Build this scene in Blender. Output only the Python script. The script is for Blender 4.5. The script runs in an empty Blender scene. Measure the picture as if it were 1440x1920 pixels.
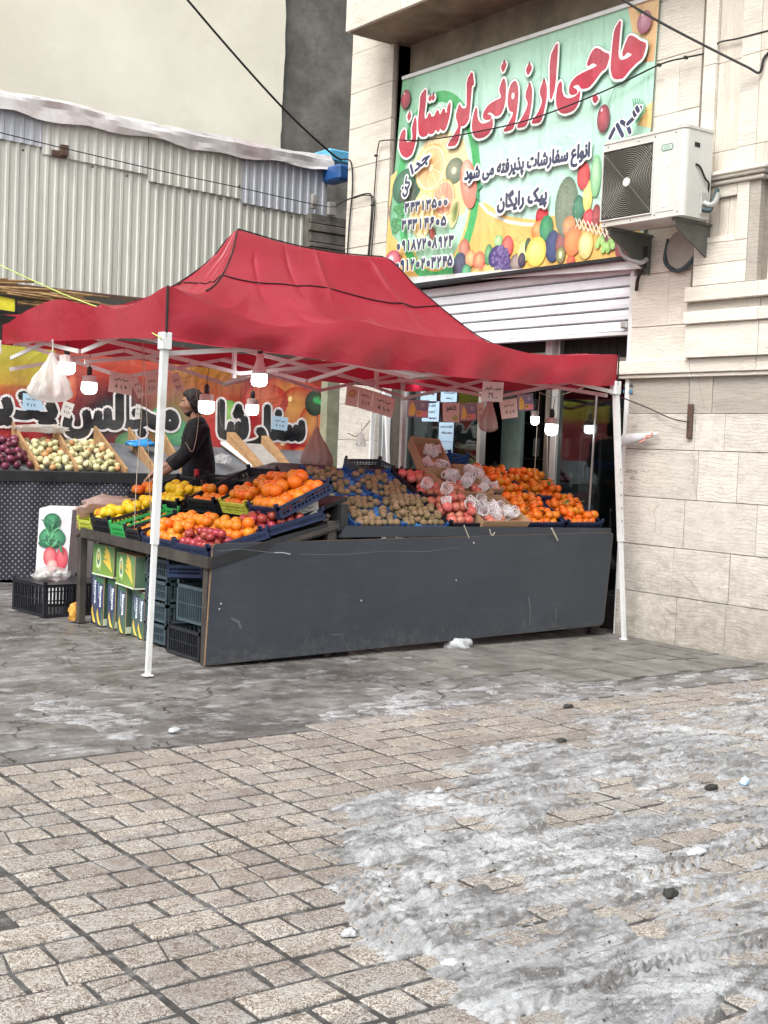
import bpy, bmesh, math, random
import numpy as np
from mathutils import Vector, Matrix, Euler
from mathutils.geometry import tessellate_polygon
random.seed(7); rng = np.random.default_rng(7)
sc = bpy.context.scene
COL = sc.collection
R = math.radians
# ------------------------------------------------------------------ camera
F_PX, YAW, PITCH, ROLL, EYE = 2429.0, R(53.6), R(2.72), R(2.26), 1.5
Fv = Vector((math.cos(YAW)*math.cos(PITCH), math.sin(YAW)*math.cos(PITCH), -math.sin(PITCH)))
r0 = Fv.cross(Vector((0, 0, 1))).normalized(); u0 = r0.cross(Fv)
Rv = math.cos(ROLL)*r0 + math.sin(ROLL)*u0
Uv = -math.sin(ROLL)*r0 + math.cos(ROLL)*u0
CAM = Vector((0, 0, EYE))
cd = bpy.data.cameras.new('camera'); cam = bpy.data.objects.new('camera', cd); COL.objects.link(cam)
cam.matrix_world = Matrix(((Rv.x, Uv.x, -Fv.x, 0), (Rv.y, Uv.y, -Fv.y, 0), (Rv.z, Uv.z, -Fv.z, EYE), (0, 0, 0, 1)))
cd.sensor_fit = 'VERTICAL'; cd.sensor_height = 36.0; cd.lens = 36.0*F_PX/1920.0
cd.clip_start = 0.05; cd.clip_end = 2000
sc.camera = cam
# ------------------------------------------------------------------ light
w = bpy.data.worlds.new('World'); sc.world = w; w.use_nodes = True
nt = w.node_tree; bg = nt.nodes['Background']
sky = nt.nodes.new('ShaderNodeTexSky'); sky.sky_type = 'NISHITA'; sky.sun_disc = False
SUN_EL, SUN_AZ = R(52), R(205)      # azimuth measured from +X, anticlockwise
sky.sun_elevation = SUN_EL; sky.sun_rotation = R(90) - SUN_AZ
sky.air_density = 1.2; sky.dust_density = 6.0; sky.ozone_density = 1.0
hs = nt.nodes.new('ShaderNodeHueSaturation'); hs.inputs['Saturation'].default_value = 0.22
nt.links.new(sky.outputs[0], hs.inputs['Color']); nt.links.new(hs.outputs[0], bg.inputs[0])
bg.inputs[1].default_value = 0.15
sd = bpy.data.lights.new('sun', 'SUN'); sd.energy = 1.0; sd.angle = R(22); sd.color = (1.0, 0.965, 0.92)
so = bpy.data.objects.new('sun', sd); COL.objects.link(so)
sdir = Vector((math.cos(SUN_AZ)*math.cos(SUN_EL), math.sin(SUN_AZ)*math.cos(SUN_EL), math.sin(SUN_EL)))
so.rotation_euler = sdir.to_track_quat('Z', 'Y').to_euler(); so.location = (0, 0, 20)
sc.view_settings.view_transform = 'Standard'; sc.view_settings.look = 'None'
sc.view_settings.gamma = 1.0; sc.view_settings.exposure = 0.82
sc.view_settings.use_curve_mapping = False
sc.cycles.max_bounces = 7; sc.cycles.use_denoising = True

# ------------------------------------------------------------------ measuring helpers (photo pixel -> point on a real plane)
def ray(px, py): return Fv*F_PX + Rv*(px-720) - Uv*(py-960)
def FX(px, py, x=8.2): d = ray(px, py); return CAM + d*(x/d.x)
def FY(px, py, y): d = ray(px, py); return CAM + d*(y/d.y)
def FZ(px, py, z=0.0): d = ray(px, py); return CAM + d*((z-EYE)/d.z)
def V(*a): return Vector(a)
def rnd(a, b): return random.uniform(a, b)

# ------------------------------------------------------------------ materials
MATS = {}
def nodes_of(name, rough=.7, spec=.4):
    m = bpy.data.materials.new(name); m.use_nodes = True
    b = m.node_tree.nodes['Principled BSDF']
    b.inputs['Roughness'].default_value = rough
    b.inputs['Specular IOR Level'].default_value = spec
    MATS[name] = m
    return m, m.node_tree, b
class G:
    """tiny node-graph helper"""
    def __init__(s, nt): s.nt = nt
    def n(s, t, **k):
        x = s.nt.nodes.new(t)
        for a, v in k.items():
            if a.startswith('i_'):
                key = a[2:].replace('_', ' ')
                x.inputs[key].default_value = v
            else: setattr(x, a, v)
        return x
    def l(s, a, b): s.nt.links.new(a, b)
    def coord(s, kind='pos', scale=(1, 1, 1), rot=(0, 0, 0), rand=0):
        if kind == 'pos': src = s.n('ShaderNodeNewGeometry').outputs['Position']
        else: src = s.n('ShaderNodeTexCoord').outputs[kind]
        mp = s.n('ShaderNodeMapping'); mp.inputs['Scale'].default_value = scale; mp.inputs['Rotation'].default_value = rot
        s.l(src, mp.inputs['Vector'])
        if rand:
            oi = s.n('ShaderNodeObjectInfo'); mu = s.n('ShaderNodeMath', operation='MULTIPLY'); mu.inputs[1].default_value = rand
            s.l(oi.outputs['Random'], mu.inputs[0]); cx = s.n('ShaderNodeCombineXYZ')
            for q in range(3): s.l(mu.outputs[0], cx.inputs[q])
            ad = s.n('ShaderNodeVectorMath', operation='ADD'); s.l(mp.outputs[0], ad.inputs[0]); s.l(cx.outputs[0], ad.inputs[1])
            return ad.outputs[0]
        return mp.outputs[0]
    def noise(s, vec, scale, detail=5, rough=.6, dist=0):
        x = s.n('ShaderNodeTexNoise'); x.inputs['Scale'].default_value = scale; x.inputs['Detail'].default_value = detail
        x.inputs['Roughness'].default_value = rough; x.inputs['Distortion'].default_value = dist
        s.l(vec, x.inputs['Vector']); return x.outputs['Fac']
    def ramp(s, fac, stops):
        x = s.n('ShaderNodeValToRGB'); e = x.color_ramp.elements
        while len(e) < len(stops): e.new(.5)
        for k, (p, c) in enumerate(stops):
            e[k].position = p; e[k].color = (c if len(c) == 4 else (*c, 1)) if not isinstance(c, (int, float)) else (c, c, c, 1)
        s.l(fac, x.inputs[0]); return x.outputs[0]
    def mix(s, fac, a, b, mode='MIX'):
        x = s.n('ShaderNodeMix', data_type='RGBA', blend_type=mode)
        for v, i in ((fac, 0), (a, 6), (b, 7)):
            if isinstance(v, (int, float)): x.inputs[i].default_value = v
            elif isinstance(v, tuple): x.inputs[i].default_value = (*v, 1) if len(v) == 3 else v
            else: s.l(v, x.inputs[i])
        return x.outputs[2]
    def math(s, op, a, b=None, clamp=False):
        x = s.n('ShaderNodeMath', operation=op); x.use_clamp = clamp
        for v, i in ((a, 0), (b, 1)):
            if v is None: continue
            if isinstance(v, (int, float)): x.inputs[i].default_value = v
            else: s.l(v, x.inputs[i])
        return x.outputs[0]
    def bump(s, h, b, strength=.3, dist=.01):
        x = s.n('ShaderNodeBump'); x.inputs['Strength'].default_value = strength; x.inputs['Distance'].default_value = dist
        s.l(h, x.inputs['Height']); s.l(x.outputs[0], b.inputs['Normal'])
def shade(c, k): return tuple(min(1, v*k) for v in c)
def simple(name, c, rough=.6, var=.15, scale=8, kind='Object', bump=.1, bscale=60, spec=.4, metal=0, randcol=0, dirt=None):
    m, nt, b = nodes_of(name, rough, spec); g = G(nt)
    vec = g.coord(kind, rand=7 if kind == 'Object' else 0)
    f = g.noise(vec, scale, 6)
    col = g.ramp(f, [(.3, shade(c, 1-var)), (.7, shade(c, 1+var))])
    if dirt:
        f2 = g.noise(vec, scale*.35, 7, .7)
        col = g.mix(g.ramp(f2, [(.5, 0.0), (.68, .8)]), col, dirt)
    if randcol:
        oi = g.n('ShaderNodeObjectInfo'); h = g.n('ShaderNodeHueSaturation')
        g.l(col, h.inputs['Color']); g.l(g.math('ADD', g.math('MULTIPLY', oi.outputs['Random'], randcol), 1-randcol/2), h.inputs['Value'])
        g.l(g.math('ADD', g.math('MULTIPLY', oi.outputs['Random'], -.025), .5125), h.inputs['Hue'])
        col = h.outputs[0]
    g.l(col, b.inputs['Base Color'])
    g.l(g.ramp(g.noise(vec, scale*3, 4), [(.3, rough*.8), (.7, min(1, rough*1.15))]), b.inputs['Roughness'])
    b.inputs['Metallic'].default_value = metal
    if bump: g.bump(g.noise(vec, bscale, 5), b, bump, .01)
    return m

def travertine(name, base, dark, vein=.6, rand=13, grime=0.0, horiz=True):
    m, nt, b = nodes_of(name, .62, .35); g = G(nt)
    sc_ = (1.0, .55, 3.2) if horiz else (1.0, 3.2, .6)
    v0 = g.coord('pos', scale=sc_, rand=rand)
    n1 = g.noise(v0, 2.6, 7, .62, 1.2)
    n2 = g.noise(v0, 9, 8, .7, 1.8)
    veins = g.ramp(n2, [(.455, 0.0), (.5, 1.0), (.545, 0.0)])
    col = g.ramp(n1, [(.25, shade(base, .84)), (.5, base), (.75, shade(base, 1.12))])
    col = g.mix(g.math('MULTIPLY', veins, vein*.4), col, dark)
    wv = g.n('ShaderNodeTexWave', wave_type='BANDS', bands_direction='Z' if horiz else 'Y'); wv.inputs['Scale'].default_value = 3.4; wv.inputs['Distortion'].default_value = 7.0; wv.inputs['Detail'].default_value = 3; wv.inputs['Detail Scale'].default_value = 1.0; wv.inputs['Detail Roughness'].default_value = .55
    g.l(g.coord('pos', scale=(1, .8, 1.6) if horiz else (1, 1.6, .7), rand=rand), wv.inputs['Vector'])
    flow = g.ramp(wv.outputs['Fac'], [(.0, 0.0), (.36, 0.0), (.5, 1.0), (.64, 0.0)])
    part_ = g.ramp(g.noise(g.coord('pos', rand=rand), 1.9, 4), [(.36, .15), (.55, 1.0)])
    col = g.mix(g.math('MULTIPLY', g.math('MULTIPLY', flow, part_), min(1, vein*1.05)), col, dark)
    fine = g.noise(g.coord('pos', rand=rand), 90, 4, .7)
    col = g.mix(g.ramp(fine, [(.58, 0.0), (.78, .3)]), col, dark)
    oi = g.n('ShaderNodeObjectInfo'); h = g.n('ShaderNodeHueSaturation'); g.l(col, h.inputs['Color'])
    g.l(g.math('ADD', g.math('MULTIPLY', oi.outputs['Random'], .2), .9), h.inputs['Value']); col = h.outputs[0]
    if grime:
        geo = g.n('ShaderNodeNewGeometry'); sx = g.n('ShaderNodeSeparateXYZ'); g.l(geo.outputs['Position'], sx.inputs[0])
        st = g.noise(g.coord('pos', scale=(1, 1.4, 2.2)), 5, 9, .78, .2)
        low = g.math('SUBTRACT', 1.0, g.math('DIVIDE', sx.outputs[2], .9), True)   # splash dirt worn in along the foot of the wall
        gr = g.math('MULTIPLY', g.ramp(g.math('ADD', st, g.math('MULTIPLY', low, .30)), [(.50, 0.0), (.85, 1.0)]), grime)
        col = g.mix(gr, col, (.12, .10, .075))
    g.l(col, b.inputs['Base Color'])
    g.bump(g.math('ADD', g.math('MULTIPLY', veins, -.6), fine), b, .35, .004)
    return m
TRAV = travertine('travertine', (.62, .595, .54), (.27, .225, .17), .8, grime=.55)
TRAVU = travertine('travertine_upper', (.72, .68, .605), (.34, .275, .20), .6)
TRAVV = travertine('travertine_upright', (.66, .61, .53), (.35, .29, .22), .5, horiz=False)
TRAVD = travertine('travertine_dark', (.42, .395, .345), (.20, .165, .13), .6)
MORTAR = simple('mortar', (.20, .175, .145), .9, .2, 20, 'pos')
CONC = simple('rough_concrete', (.14, .135, .12), .9, .45, 2.2, 'pos', .8, 14, dirt=(.075, .07, .062))
BEAMC = simple('brown_concrete', (.27, .225, .165), .9, .3, 3, 'pos', .6, 30, dirt=(.12, .1, .075))
PLAST = simple('cream_render', (.79, .76, .645), .85, .09, .9, 'pos', .35, 3, dirt=(.70, .66, .54))
METAL_W = simple('white_painted_metal', (.70, .72, .72), .35, .05, 6, 'Object', .03, dirt=(.5, .49, .46))
SHUT = simple('shutter_white', (.74, .78, .82), .4, .06, 4, 'Object', .03, dirt=(.56, .57, .57))
ALU = simple('aluminium', (.5, .5, .48), .35, .1, 6, 'Object', .05, metal=.5)
ACW = simple('ac_casing', (.56, .57, .54), .42, .05, 3, 'Object', .02, dirt=(.44, .42, .36))
BLACKP = simple('black_plastic', (.018, .02, .026), .42, .3, 10, 'Object', .05)
NAVYP = simple('navy_plastic', (.018, .03, .075), .45, .3, 10, 'Object', .05)
BLUEP = simple('blue_plastic', (.02, .085, .26), .42, .25, 10, 'Object', .05)
LBLUE = simple('blue_tray_liner', (.05, .22, .50), .3, .25, 10, 'Object', .2, 25, spec=.6)
GREENP = simple('green_plastic', (.04, .38, .10), .42, .15, 10, 'Object', .05)
YELP = simple('yellow_green_plastic', (.50, .56, .08), .42, .15, 10, 'Object', .05)
GREYP = simple('slate_plastic', (.05, .075, .09), .5, .2, 10, 'Object', .05)
CARD = simple('cardboard', (.40, .255, .15), .85, .1, 5, 'Object', .1, 40, dirt=(.33, .2, .12))
WOOD = simple('raw_wood', (.32, .19, .09), .75, .25, 9, 'Object', .3, 30)
GWOOD = simple('grey_wood', (.30, .29, .27), .8, .2, 9, 'Object', .3, 30)
DWOOD = simple('dark_wood', (.045, .038, .034), .75, .35, 7, 'Object', .3, 30, dirt=(.08, .07, .06))
DARKB = simple('dark_board', (.022, .023, .026), .6, .3, 5, 'Object', .1)
CHIP = simple('chipboard_edge', (.20, .13, .08), .9, .3, 40, 'Object', .3)
PAPER = simple('paper', (.68, .66, .62), .8, .05, 6, 'Object', .1)
PAPERB = simple('blue_paper', (.42, .60, .76), .8, .05, 6, 'Object', .05)
PAPERP = simple('pink_paper', (.62, .48, .43), .8, .07, 6, 'Object', .1)
CABLE = simple('cable_black', (.02, .02, .02), .5, .2, 20, 'Object', 0)
STRING = simple('string', (.45, .42, .33), .8, .2, 20, 'Object', 0)
ROPE = simple('yellow_green_cord', (.45, .60, .15), .7, .2, 20, 'Object', 0)
PIPING = simple('black_piping', (.012, .012, .014), .6, .2, 20, 'Object', 0)
LEAF = simple('leaf', (.03, .11, .02), .5, .3, 30, 'Object', .2)
RUST = simple('rusty_metal', (.09, .055, .04), .8, .4, 20, 'Object', .4)
SKIN = simple('skin', (.30, .165, .105), .55, .08, 10, 'Object', .05)
HAIR = simple('black_hair', (.012, .01, .009), .6, .3, 60, 'Object', .6, 90)
JACKET = simple('navy_jacket', (.008, .009, .014), .8, .3, 8, 'Object', .3, 20)
FOAM = simple('white_foam_net', (.78, .78, .80), .6, .05, 20, 'Object', 0)
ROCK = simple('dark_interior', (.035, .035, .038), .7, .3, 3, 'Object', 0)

def board_mat():
    m, nt, b = nodes_of('grey_board', .5, .4); g = G(nt)
    vec = g.coord('Object')
    c = g.ramp(g.noise(vec, 1.6, 6), [(.3, (.030, .037, .048)), (.7, (.043, .050, .062))])
    sp = g.noise(g.coord('Object', scale=(1, 1, 1)), 24, 8, .75)
    c = g.mix(g.ramp(sp, [(.67, 0.0), (.74, .55)]), c, (.22, .22, .22))
    sm = g.noise(g.coord('Object', scale=(.6, 1, 3)), 3.2, 6, .7, .6)
    c = g.mix(g.ramp(sm, [(.55, 0.0), (.8, .3)]), c, (.10, .11, .125))
    geo = g.n('ShaderNodeNewGeometry'); sx = g.n('ShaderNodeSeparateXYZ'); g.l(geo.outputs['Position'], sx.inputs[0])
    low = g.math('SUBTRACT', 1.0, g.math('DIVIDE', sx.outputs[2], .34), True)      # dried mud splashed up from the ground
    mud = g.ramp(g.math('ADD', g.noise(g.coord('pos', scale=(1.2, 1, 1.1)), 12, 9, .85), g.math('MULTIPLY', low, .20)), [(.62, 0.0), (.82, .6)])
    c = g.mix(mud, c, (.12, .115, .105))
    g.l(c, b.inputs['Base Color'])
    g.l(g.ramp(sm, [(.3, .38), (.7, .6)]), b.inputs['Roughness'])
    g.bump(g.math('ADD', g.noise(vec, 1.3, 3), g.math('MULTIPLY', g.noise(vec, 9, 6, .7), .15)), b, .35, .05); return m
BOARD = board_mat()

def fabric_red():
    m, nt, b = nodes_of('red_canopy_fabric', .40, .9); g = G(nt)
    vec = g.coord('pos')
    n = g.noise(vec, 3, 6, .6)
    c = g.ramp(n, [(.3, (.36, .010, .030)), (.7, (.46, .018, .048))])
    f2 = g.noise(g.coord('pos', scale=(1, 1, 2)), 5, 8, .75, .5)
    c = g.mix(g.ramp(f2, [(.56, 0.0), (.8, .18)]), c, (.50, .12, .14))     # dust and scuffing
    g.l(c, b.inputs['Base Color'])
    # fine creases
    h = g.noise(g.coord('pos', scale=(1, 1, 1.5)), 3.2, 3, .5, .6)
    h2 = g.noise(vec, 26, 5, .6, .8)
    g.bump(g.math('ADD', h, g.math('MULTIPLY', h2, .05)), b, .25, .06)
    b.inputs['Coat Weight'].default_value = .25; b.inputs['Coat Roughness'].default_value = .33
    tr = g.n('ShaderNodeBsdfTranslucent'); g.l(g.mix(.5, c, (.6, .03, .06)), tr.inputs[0])
    mx = g.n('ShaderNodeMixShader'); mx.inputs[0].default_value = .42
    out = nt.nodes['Material Output']; g.l(b.outputs[0], mx.inputs[1]); g.l(tr.outputs[0], mx.inputs[2]); g.l(mx.outputs[0], out.inputs[0])
    return m
FAB = fabric_red()

def vc_mat(name, rough=.45, fold=.0):
    m, nt, b = nodes_of(name, rough, .4); g = G(nt)
    a = g.n('ShaderNodeVertexColor', layer_name='Col')
    n = g.noise(g.coord('pos'), 2.2, 6, .6)
    c = g.mix(g.ramp(n, [(.35, 0.0), (.8, .12)]), a.outputs[0], (.75, .78, .74))
    g.l(c, b.inputs['Base Color'])
    if fold:
        h = g.noise(g.coord('pos', scale=(1, 2.3, .35)), 1.7, 3, .5, .8)
        h2 = g.noise(g.coord('pos', scale=(1, 1, 1)), 3.5, 3, .5, 1.5)
        g.bump(g.math('ADD', h, g.math('MULTIPLY', h2, .35)), b, .55, fold)
    return m
PRINT = vc_mat('printed_paper', .5)
VINYL = vc_mat('printed_vinyl', .38, .10)

def glass_dark():
    m, nt, b = nodes_of('shop_glass', .03, .5); g = G(nt)
    gl = g.n('ShaderNodeBsdfGlossy'); gl.inputs['Roughness'].default_value = .02; gl.inputs[0].default_value = (.9, .95, .95, 1)
    tr = g.n('ShaderNodeBsdfTransparent'); tr.inputs[0].default_value = (.62, .66, .66, 1)
    fr = g.n('ShaderNodeFresnel'); fr.inputs[0].default_value = 1.5
    mx = g.n('ShaderNodeMixShader'); g.l(g.math('ADD', g.math('MULTIPLY', fr.outputs[0], .8), .0), mx.inputs[0])
    g.l(tr.outputs[0], mx.inputs[1]); g.l(gl.outputs[0], mx.inputs[2]); g.l(mx.outputs[0], nt.nodes['Material Output'].inputs[0])
    return m
GLASS = glass_dark()

def bag_mat(name, c, alpha=.45, rough=.3):
    m, nt, b = nodes_of(name, rough, .5); g = G(nt)
    b.inputs['Base Color'].default_value = (*c, 1)
    g.bump(g.noise(g.coord('Object', scale=(1, 1, .5)), 22, 4, .6, 1.5), b, .8, .02)
    tr = g.n('ShaderNodeBsdfTransparent'); tl = g.n('ShaderNodeBsdfTranslucent'); tl.inputs[0].default_value = (*c, 1)
    m1 = g.n('ShaderNodeMixShader'); m1.inputs[0].default_value = .4; g.l(b.outputs[0], m1.inputs[1]); g.l(tl.outputs[0], m1.inputs[2])
    m2 = g.n('ShaderNodeMixShader'); m2.inputs[0].default_value = alpha; g.l(m1.outputs[0], m2.inputs[1]); g.l(tr.outputs[0], m2.inputs[2])
    g.l(m2.outputs[0], nt.nodes['Material Output'].inputs[0]); return m
BAGW = bag_mat('thin_white_plastic', (.78, .76, .73), .35)
BAGP = bag_mat('thin_pinkish_plastic', (.58, .45, .41), .22)
BAGC = bag_mat('thin_clear_plastic', (.75, .75, .75), .6)

def emit(name, c, s):
    m, nt, b = nodes_of(name); b.inputs['Base Color'].default_value = (*c, 1)
    b.inputs['Emission Color'].default_value = (*c, 1); b.inputs['Emission Strength'].default_value = s; return m
GLOW = emit('lit_bulb', (.95, .98, 1.0), 9.0)

def fruit(name, c1, c2, rough=.4, bscale=80, bump=.2, spot=None, randcol=.2):
    m, nt, b = nodes_of(name, rough, .45); g = G(nt)
    vec = g.coord('Object', rand=9)
    c = g.ramp(g.noise(vec, 14, 5), [(.35, c1), (.65, c2)])
    if spot: c = g.mix(g.ramp(g.noise(vec, 45, 5, .7), [(.6, 0.0), (.7, .7)]), c, spot)
    oi = g.n('ShaderNodeObjectInfo'); h = g.n('ShaderNodeHueSaturation'); g.l(c, h.inputs['Color'])
    g.l(g.math('ADD', g.math('MULTIPLY', oi.outputs['Random'], randcol*1.6), 1-randcol*.8), h.inputs['Value'])
    g.l(g.math('ADD', g.math('MULTIPLY', oi.outputs['Random'], -.03), .515), h.inputs['Hue'])
    g.l(h.outputs[0], b.inputs['Base Color'])
    g.bump(g.noise(vec, bscale, 3), b, bump, .003); 
    b.inputs['Subsurface Weight'].default_value = .05; b.inputs['Subsurface Scale'].default_value = .01
    return m
ORANGE = fruit('orange_peel', (.64, .16, .006), (.72, .215, .010), .4, 220, .35)
MANDA = fruit('mandarin_peel', (.60, .13, .005), (.70, .19, .008), .36, 200, .3)
LEMON = fruit('lemon_peel', (.66, .42, .01), (.72, .52, .015), .4, 160, .25)
KIWI = fruit('kiwi_skin', (.19, .135, .07), (.27, .195, .11), .9, 300, .6)
POMM = fruit('pomegranate_skin', (.46, .075, .07), (.58, .22, .15), .35, 30, .15, (.62, .38, .24))
APPLE = fruit('apple_skin', (.22, .014, .018), (.34, .05, .04), .3, 20, .1, (.50, .20, .15))
ONION = fruit('onion_skin', (.44, .42, .21), (.58, .53, .31), .4, 30, .2, (.40, .22, .09), .3)
BONION = fruit('brown_onion_skin', (.42, .20, .08), (.52, .28, .12), .4, 30, .2, None, .3)
RONION = fruit('red_onion_skin', (.085, .012, .03), (.16, .03, .055), .35, 30, .2, (.20, .08, .08), .4)
GARL = fruit('garlic_skin', (.66, .64, .58), (.75, .73, .68), .6, 40, .2)
# ------------------------------------------------------------------ object helpers
def tag(o, label=None, cat=None, group=None, kind=None):
    if label: o['label'] = label
    if cat: o['category'] = cat
    if group: o['group'] = group
    if kind: o['kind'] = kind
    return o
def empty(name, loc=(0, 0, 0), mat=None):
    o = bpy.data.objects.new(name, None); COL.objects.link(o); o.empty_display_size = .1
    if mat is not None: o.matrix_world = mat
    else: o.location = loc
    return o
def thing(name, label, cat, loc=(0, 0, 0), group=None, mat=None): return tag(empty(name, loc, mat), label, cat, group)
class MB:
    """collects geometry (in the parent's space) for ONE mesh object"""
    def __init__(s): s.v = []; s.f = []; s.c = []
    def add(s, vs, fs):
        b = len(s.v); s.v += [tuple(v) for v in vs]; s.f += [tuple(b+i for i in f) for f in fs]; return s
    def hexa(s, p):   # 8 corners: bottom 4 ccw, top 4 ccw
        return s.add(p, [(3, 2, 1, 0), (4, 5, 6, 7), (0, 1, 5, 4), (1, 2, 6, 5), (2, 3, 7, 6), (3, 0, 4, 7)])
    def box(s, x0, x1, y0, y1, z0, z1):
        return s.hexa([(x0, y0, z0), (x1, y0, z0), (x1, y1, z0), (x0, y1, z0), (x0, y0, z1), (x1, y0, z1), (x1, y1, z1), (x0, y1, z1)])
    def cbox(s, x0, x1, y0, y1, z0, z1, b=.004):
        """box with chamfered edges"""
        bm = bmesh.new(); bmesh.ops.create_cube(bm, size=1)
        for v in bm.verts: v.co = Vector(((x0+x1)/2+v.co.x*(x1-x0), (y0+y1)/2+v.co.y*(y1-y0), (z0+z1)/2+v.co.z*(z1-z0)))
        bmesh.ops.bevel(bm, geom=bm.edges[:], offset=min(b, (x1-x0)*.45, (y1-y0)*.45, (z1-z0)*.45), segments=1, affect='EDGES')
        s.bm(bm); return s
    def bm(s, bm):
        bm.verts.index_update(); s.add([v.co[:] for v in bm.verts], [[v.index for v in f.verts] for f in bm.faces]); bm.free()
    def bar(s, a, b, wd, ht=None, up=(0, 0, 1)):
        a = Vector(a); b = Vector(b); ht = ht or wd; d = (b-a).normalized(); up = Vector(up)
        if abs(d.dot(up)) > .98: up = Vector((0, 1, 0))
        sx = d.cross(up).normalized()*wd/2; sy = sx.cross(d).normalized()*ht/2
        return s.hexa([a-sx-sy, a+sx-sy, b+sx-sy, b-sx-sy, a-sx+sy, a+sx+sy, b+sx+sy, b-sx+sy])
    def tube(s, pts, r, n=6, cap=True):
        pts = [Vector(p) for p in pts]; rs = r if isinstance(r, (list, tuple)) else [r]*len(pts); vs = []; fs = []
        prev = None
        for i, p in enumerate(pts):
            d = (pts[min(i+1, len(pts)-1)]-pts[max(i-1, 0)])
            d = d.normalized() if d.length > 1e-9 else Vector((0, 0, 1))
            up = prev if prev is not None else (Vector((0, 0, 1)) if abs(d.z) < .95 else Vector((1, 0, 0)))
            sx = d.cross(up).normalized(); sy = sx.cross(d).normalized(); prev = sy
            for k in range(n):
                a = 2*math.pi*k/n; vs.append(p+(sx*math.cos(a)+sy*math.sin(a))*rs[i])
        for i in range(len(pts)-1):
            for k in range(n): fs.append((i*n+k, i*n+(k+1) % n, (i+1)*n+(k+1) % n, (i+1)*n+k))
        if cap: fs += [tuple(range(n))[::-1], tuple((len(pts)-1)*n+k for k in range(n))]
        return s.add(vs, fs)
    def lathe(s, prof, n=16, o=(0, 0, 0), ax=None):
        """prof: list of (r, z)"""
        o = Vector(o); M = Matrix.Identity(3) if ax is None else Vector(ax).to_track_quat('Z', 'Y').to_matrix(); vs = []; fs = []
        for (r, z) in prof:
            for k in range(n):
                a = 2*math.pi*k/n; vs.append(o+M@Vector((r*math.cos(a), r*math.sin(a), z)))
        for i in range(len(prof)-1):
            for k in range(n): fs.append((i*n+k, i*n+(k+1) % n, (i+1)*n+(k+1) % n, (i+1)*n+k))
        fs += [tuple(range(n))[::-1], tuple((len(prof)-1)*n+k for k in range(n))]
        return s.add(vs, fs)
    def grid(s, fn, nu, nv):
        vs = [fn(i/nu, j/nv) for j in range(nv+1) for i in range(nu+1)]
        fs = [(j*(nu+1)+i, j*(nu+1)+i+1, (j+1)*(nu+1)+i+1, (j+1)*(nu+1)+i) for j in range(nv) for i in range(nu)]
        return s.add(vs, fs)
    def mesh(s, name, mat, smooth=False):
        me = bpy.data.meshes.new(name); me.from_pydata(s.v, [], s.f); me.materials.append(mat)
        if smooth: me.shade_smooth()
        me.update(); return me
    def build(s, name, mat, parent=None, smooth=False, loc=None):
        me = s.mesh(name, mat, smooth); o = bpy.data.objects.new(name, me); COL.objects.link(o)
        if parent is not None: o.parent = parent
        if loc is not None: o.location = loc
        return o
def rebase(o):
    """moves the origin of a top-level mesh to the foot of its geometry"""
    me = o.data; co = np.empty(len(me.vertices)*3, 'f'); me.vertices.foreach_get('co', co); co = co.reshape(-1, 3)
    c = (co.min(0)+co.max(0))/2; c[2] = co[:, 2].min(); co -= c; me.vertices.foreach_set('co', co.ravel()); me.update()
    o.location = Vector(o.location)+Vector([float(q) for q in c]); return o
def copy_tree(o, parent=None):
    c = o.copy(); COL.objects.link(c)
    if parent is not None: c.parent = parent
    for ch in list(o.children): copy_tree(ch, c)
    return c
def inst(src_mesh, name, loc, rot=(0, 0, 0), scale=1, parent=None):
    o = bpy.data.objects.new(name, src_mesh); COL.objects.link(o); o.location = loc; o.rotation_euler = rot
    o.scale = (scale,)*3 if isinstance(scale, (int, float)) else scale
    if parent is not None: o.parent = parent
    return o
def catmull(pts, n=8):
    P = [Vector(p) for p in pts]; P = [P[0]*2-P[1]]+P+[P[-1]*2-P[-2]]; out = []
    for i in range(1, len(P)-2):
        for k in range(n):
            t = k/n; a, b, c, d = P[i-1:i+3]
            out.append(.5*((2*b)+(c-a)*t+(2*a-5*b+4*c-d)*t*t+(3*b-a-3*c+d)*t**3))
    out.append(P[-2]); return out
def interp(x, tab):
    xs = [t[0] for t in tab]; ys = [t[1] for t in tab]; return float(np.interp(x, xs, ys))

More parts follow.
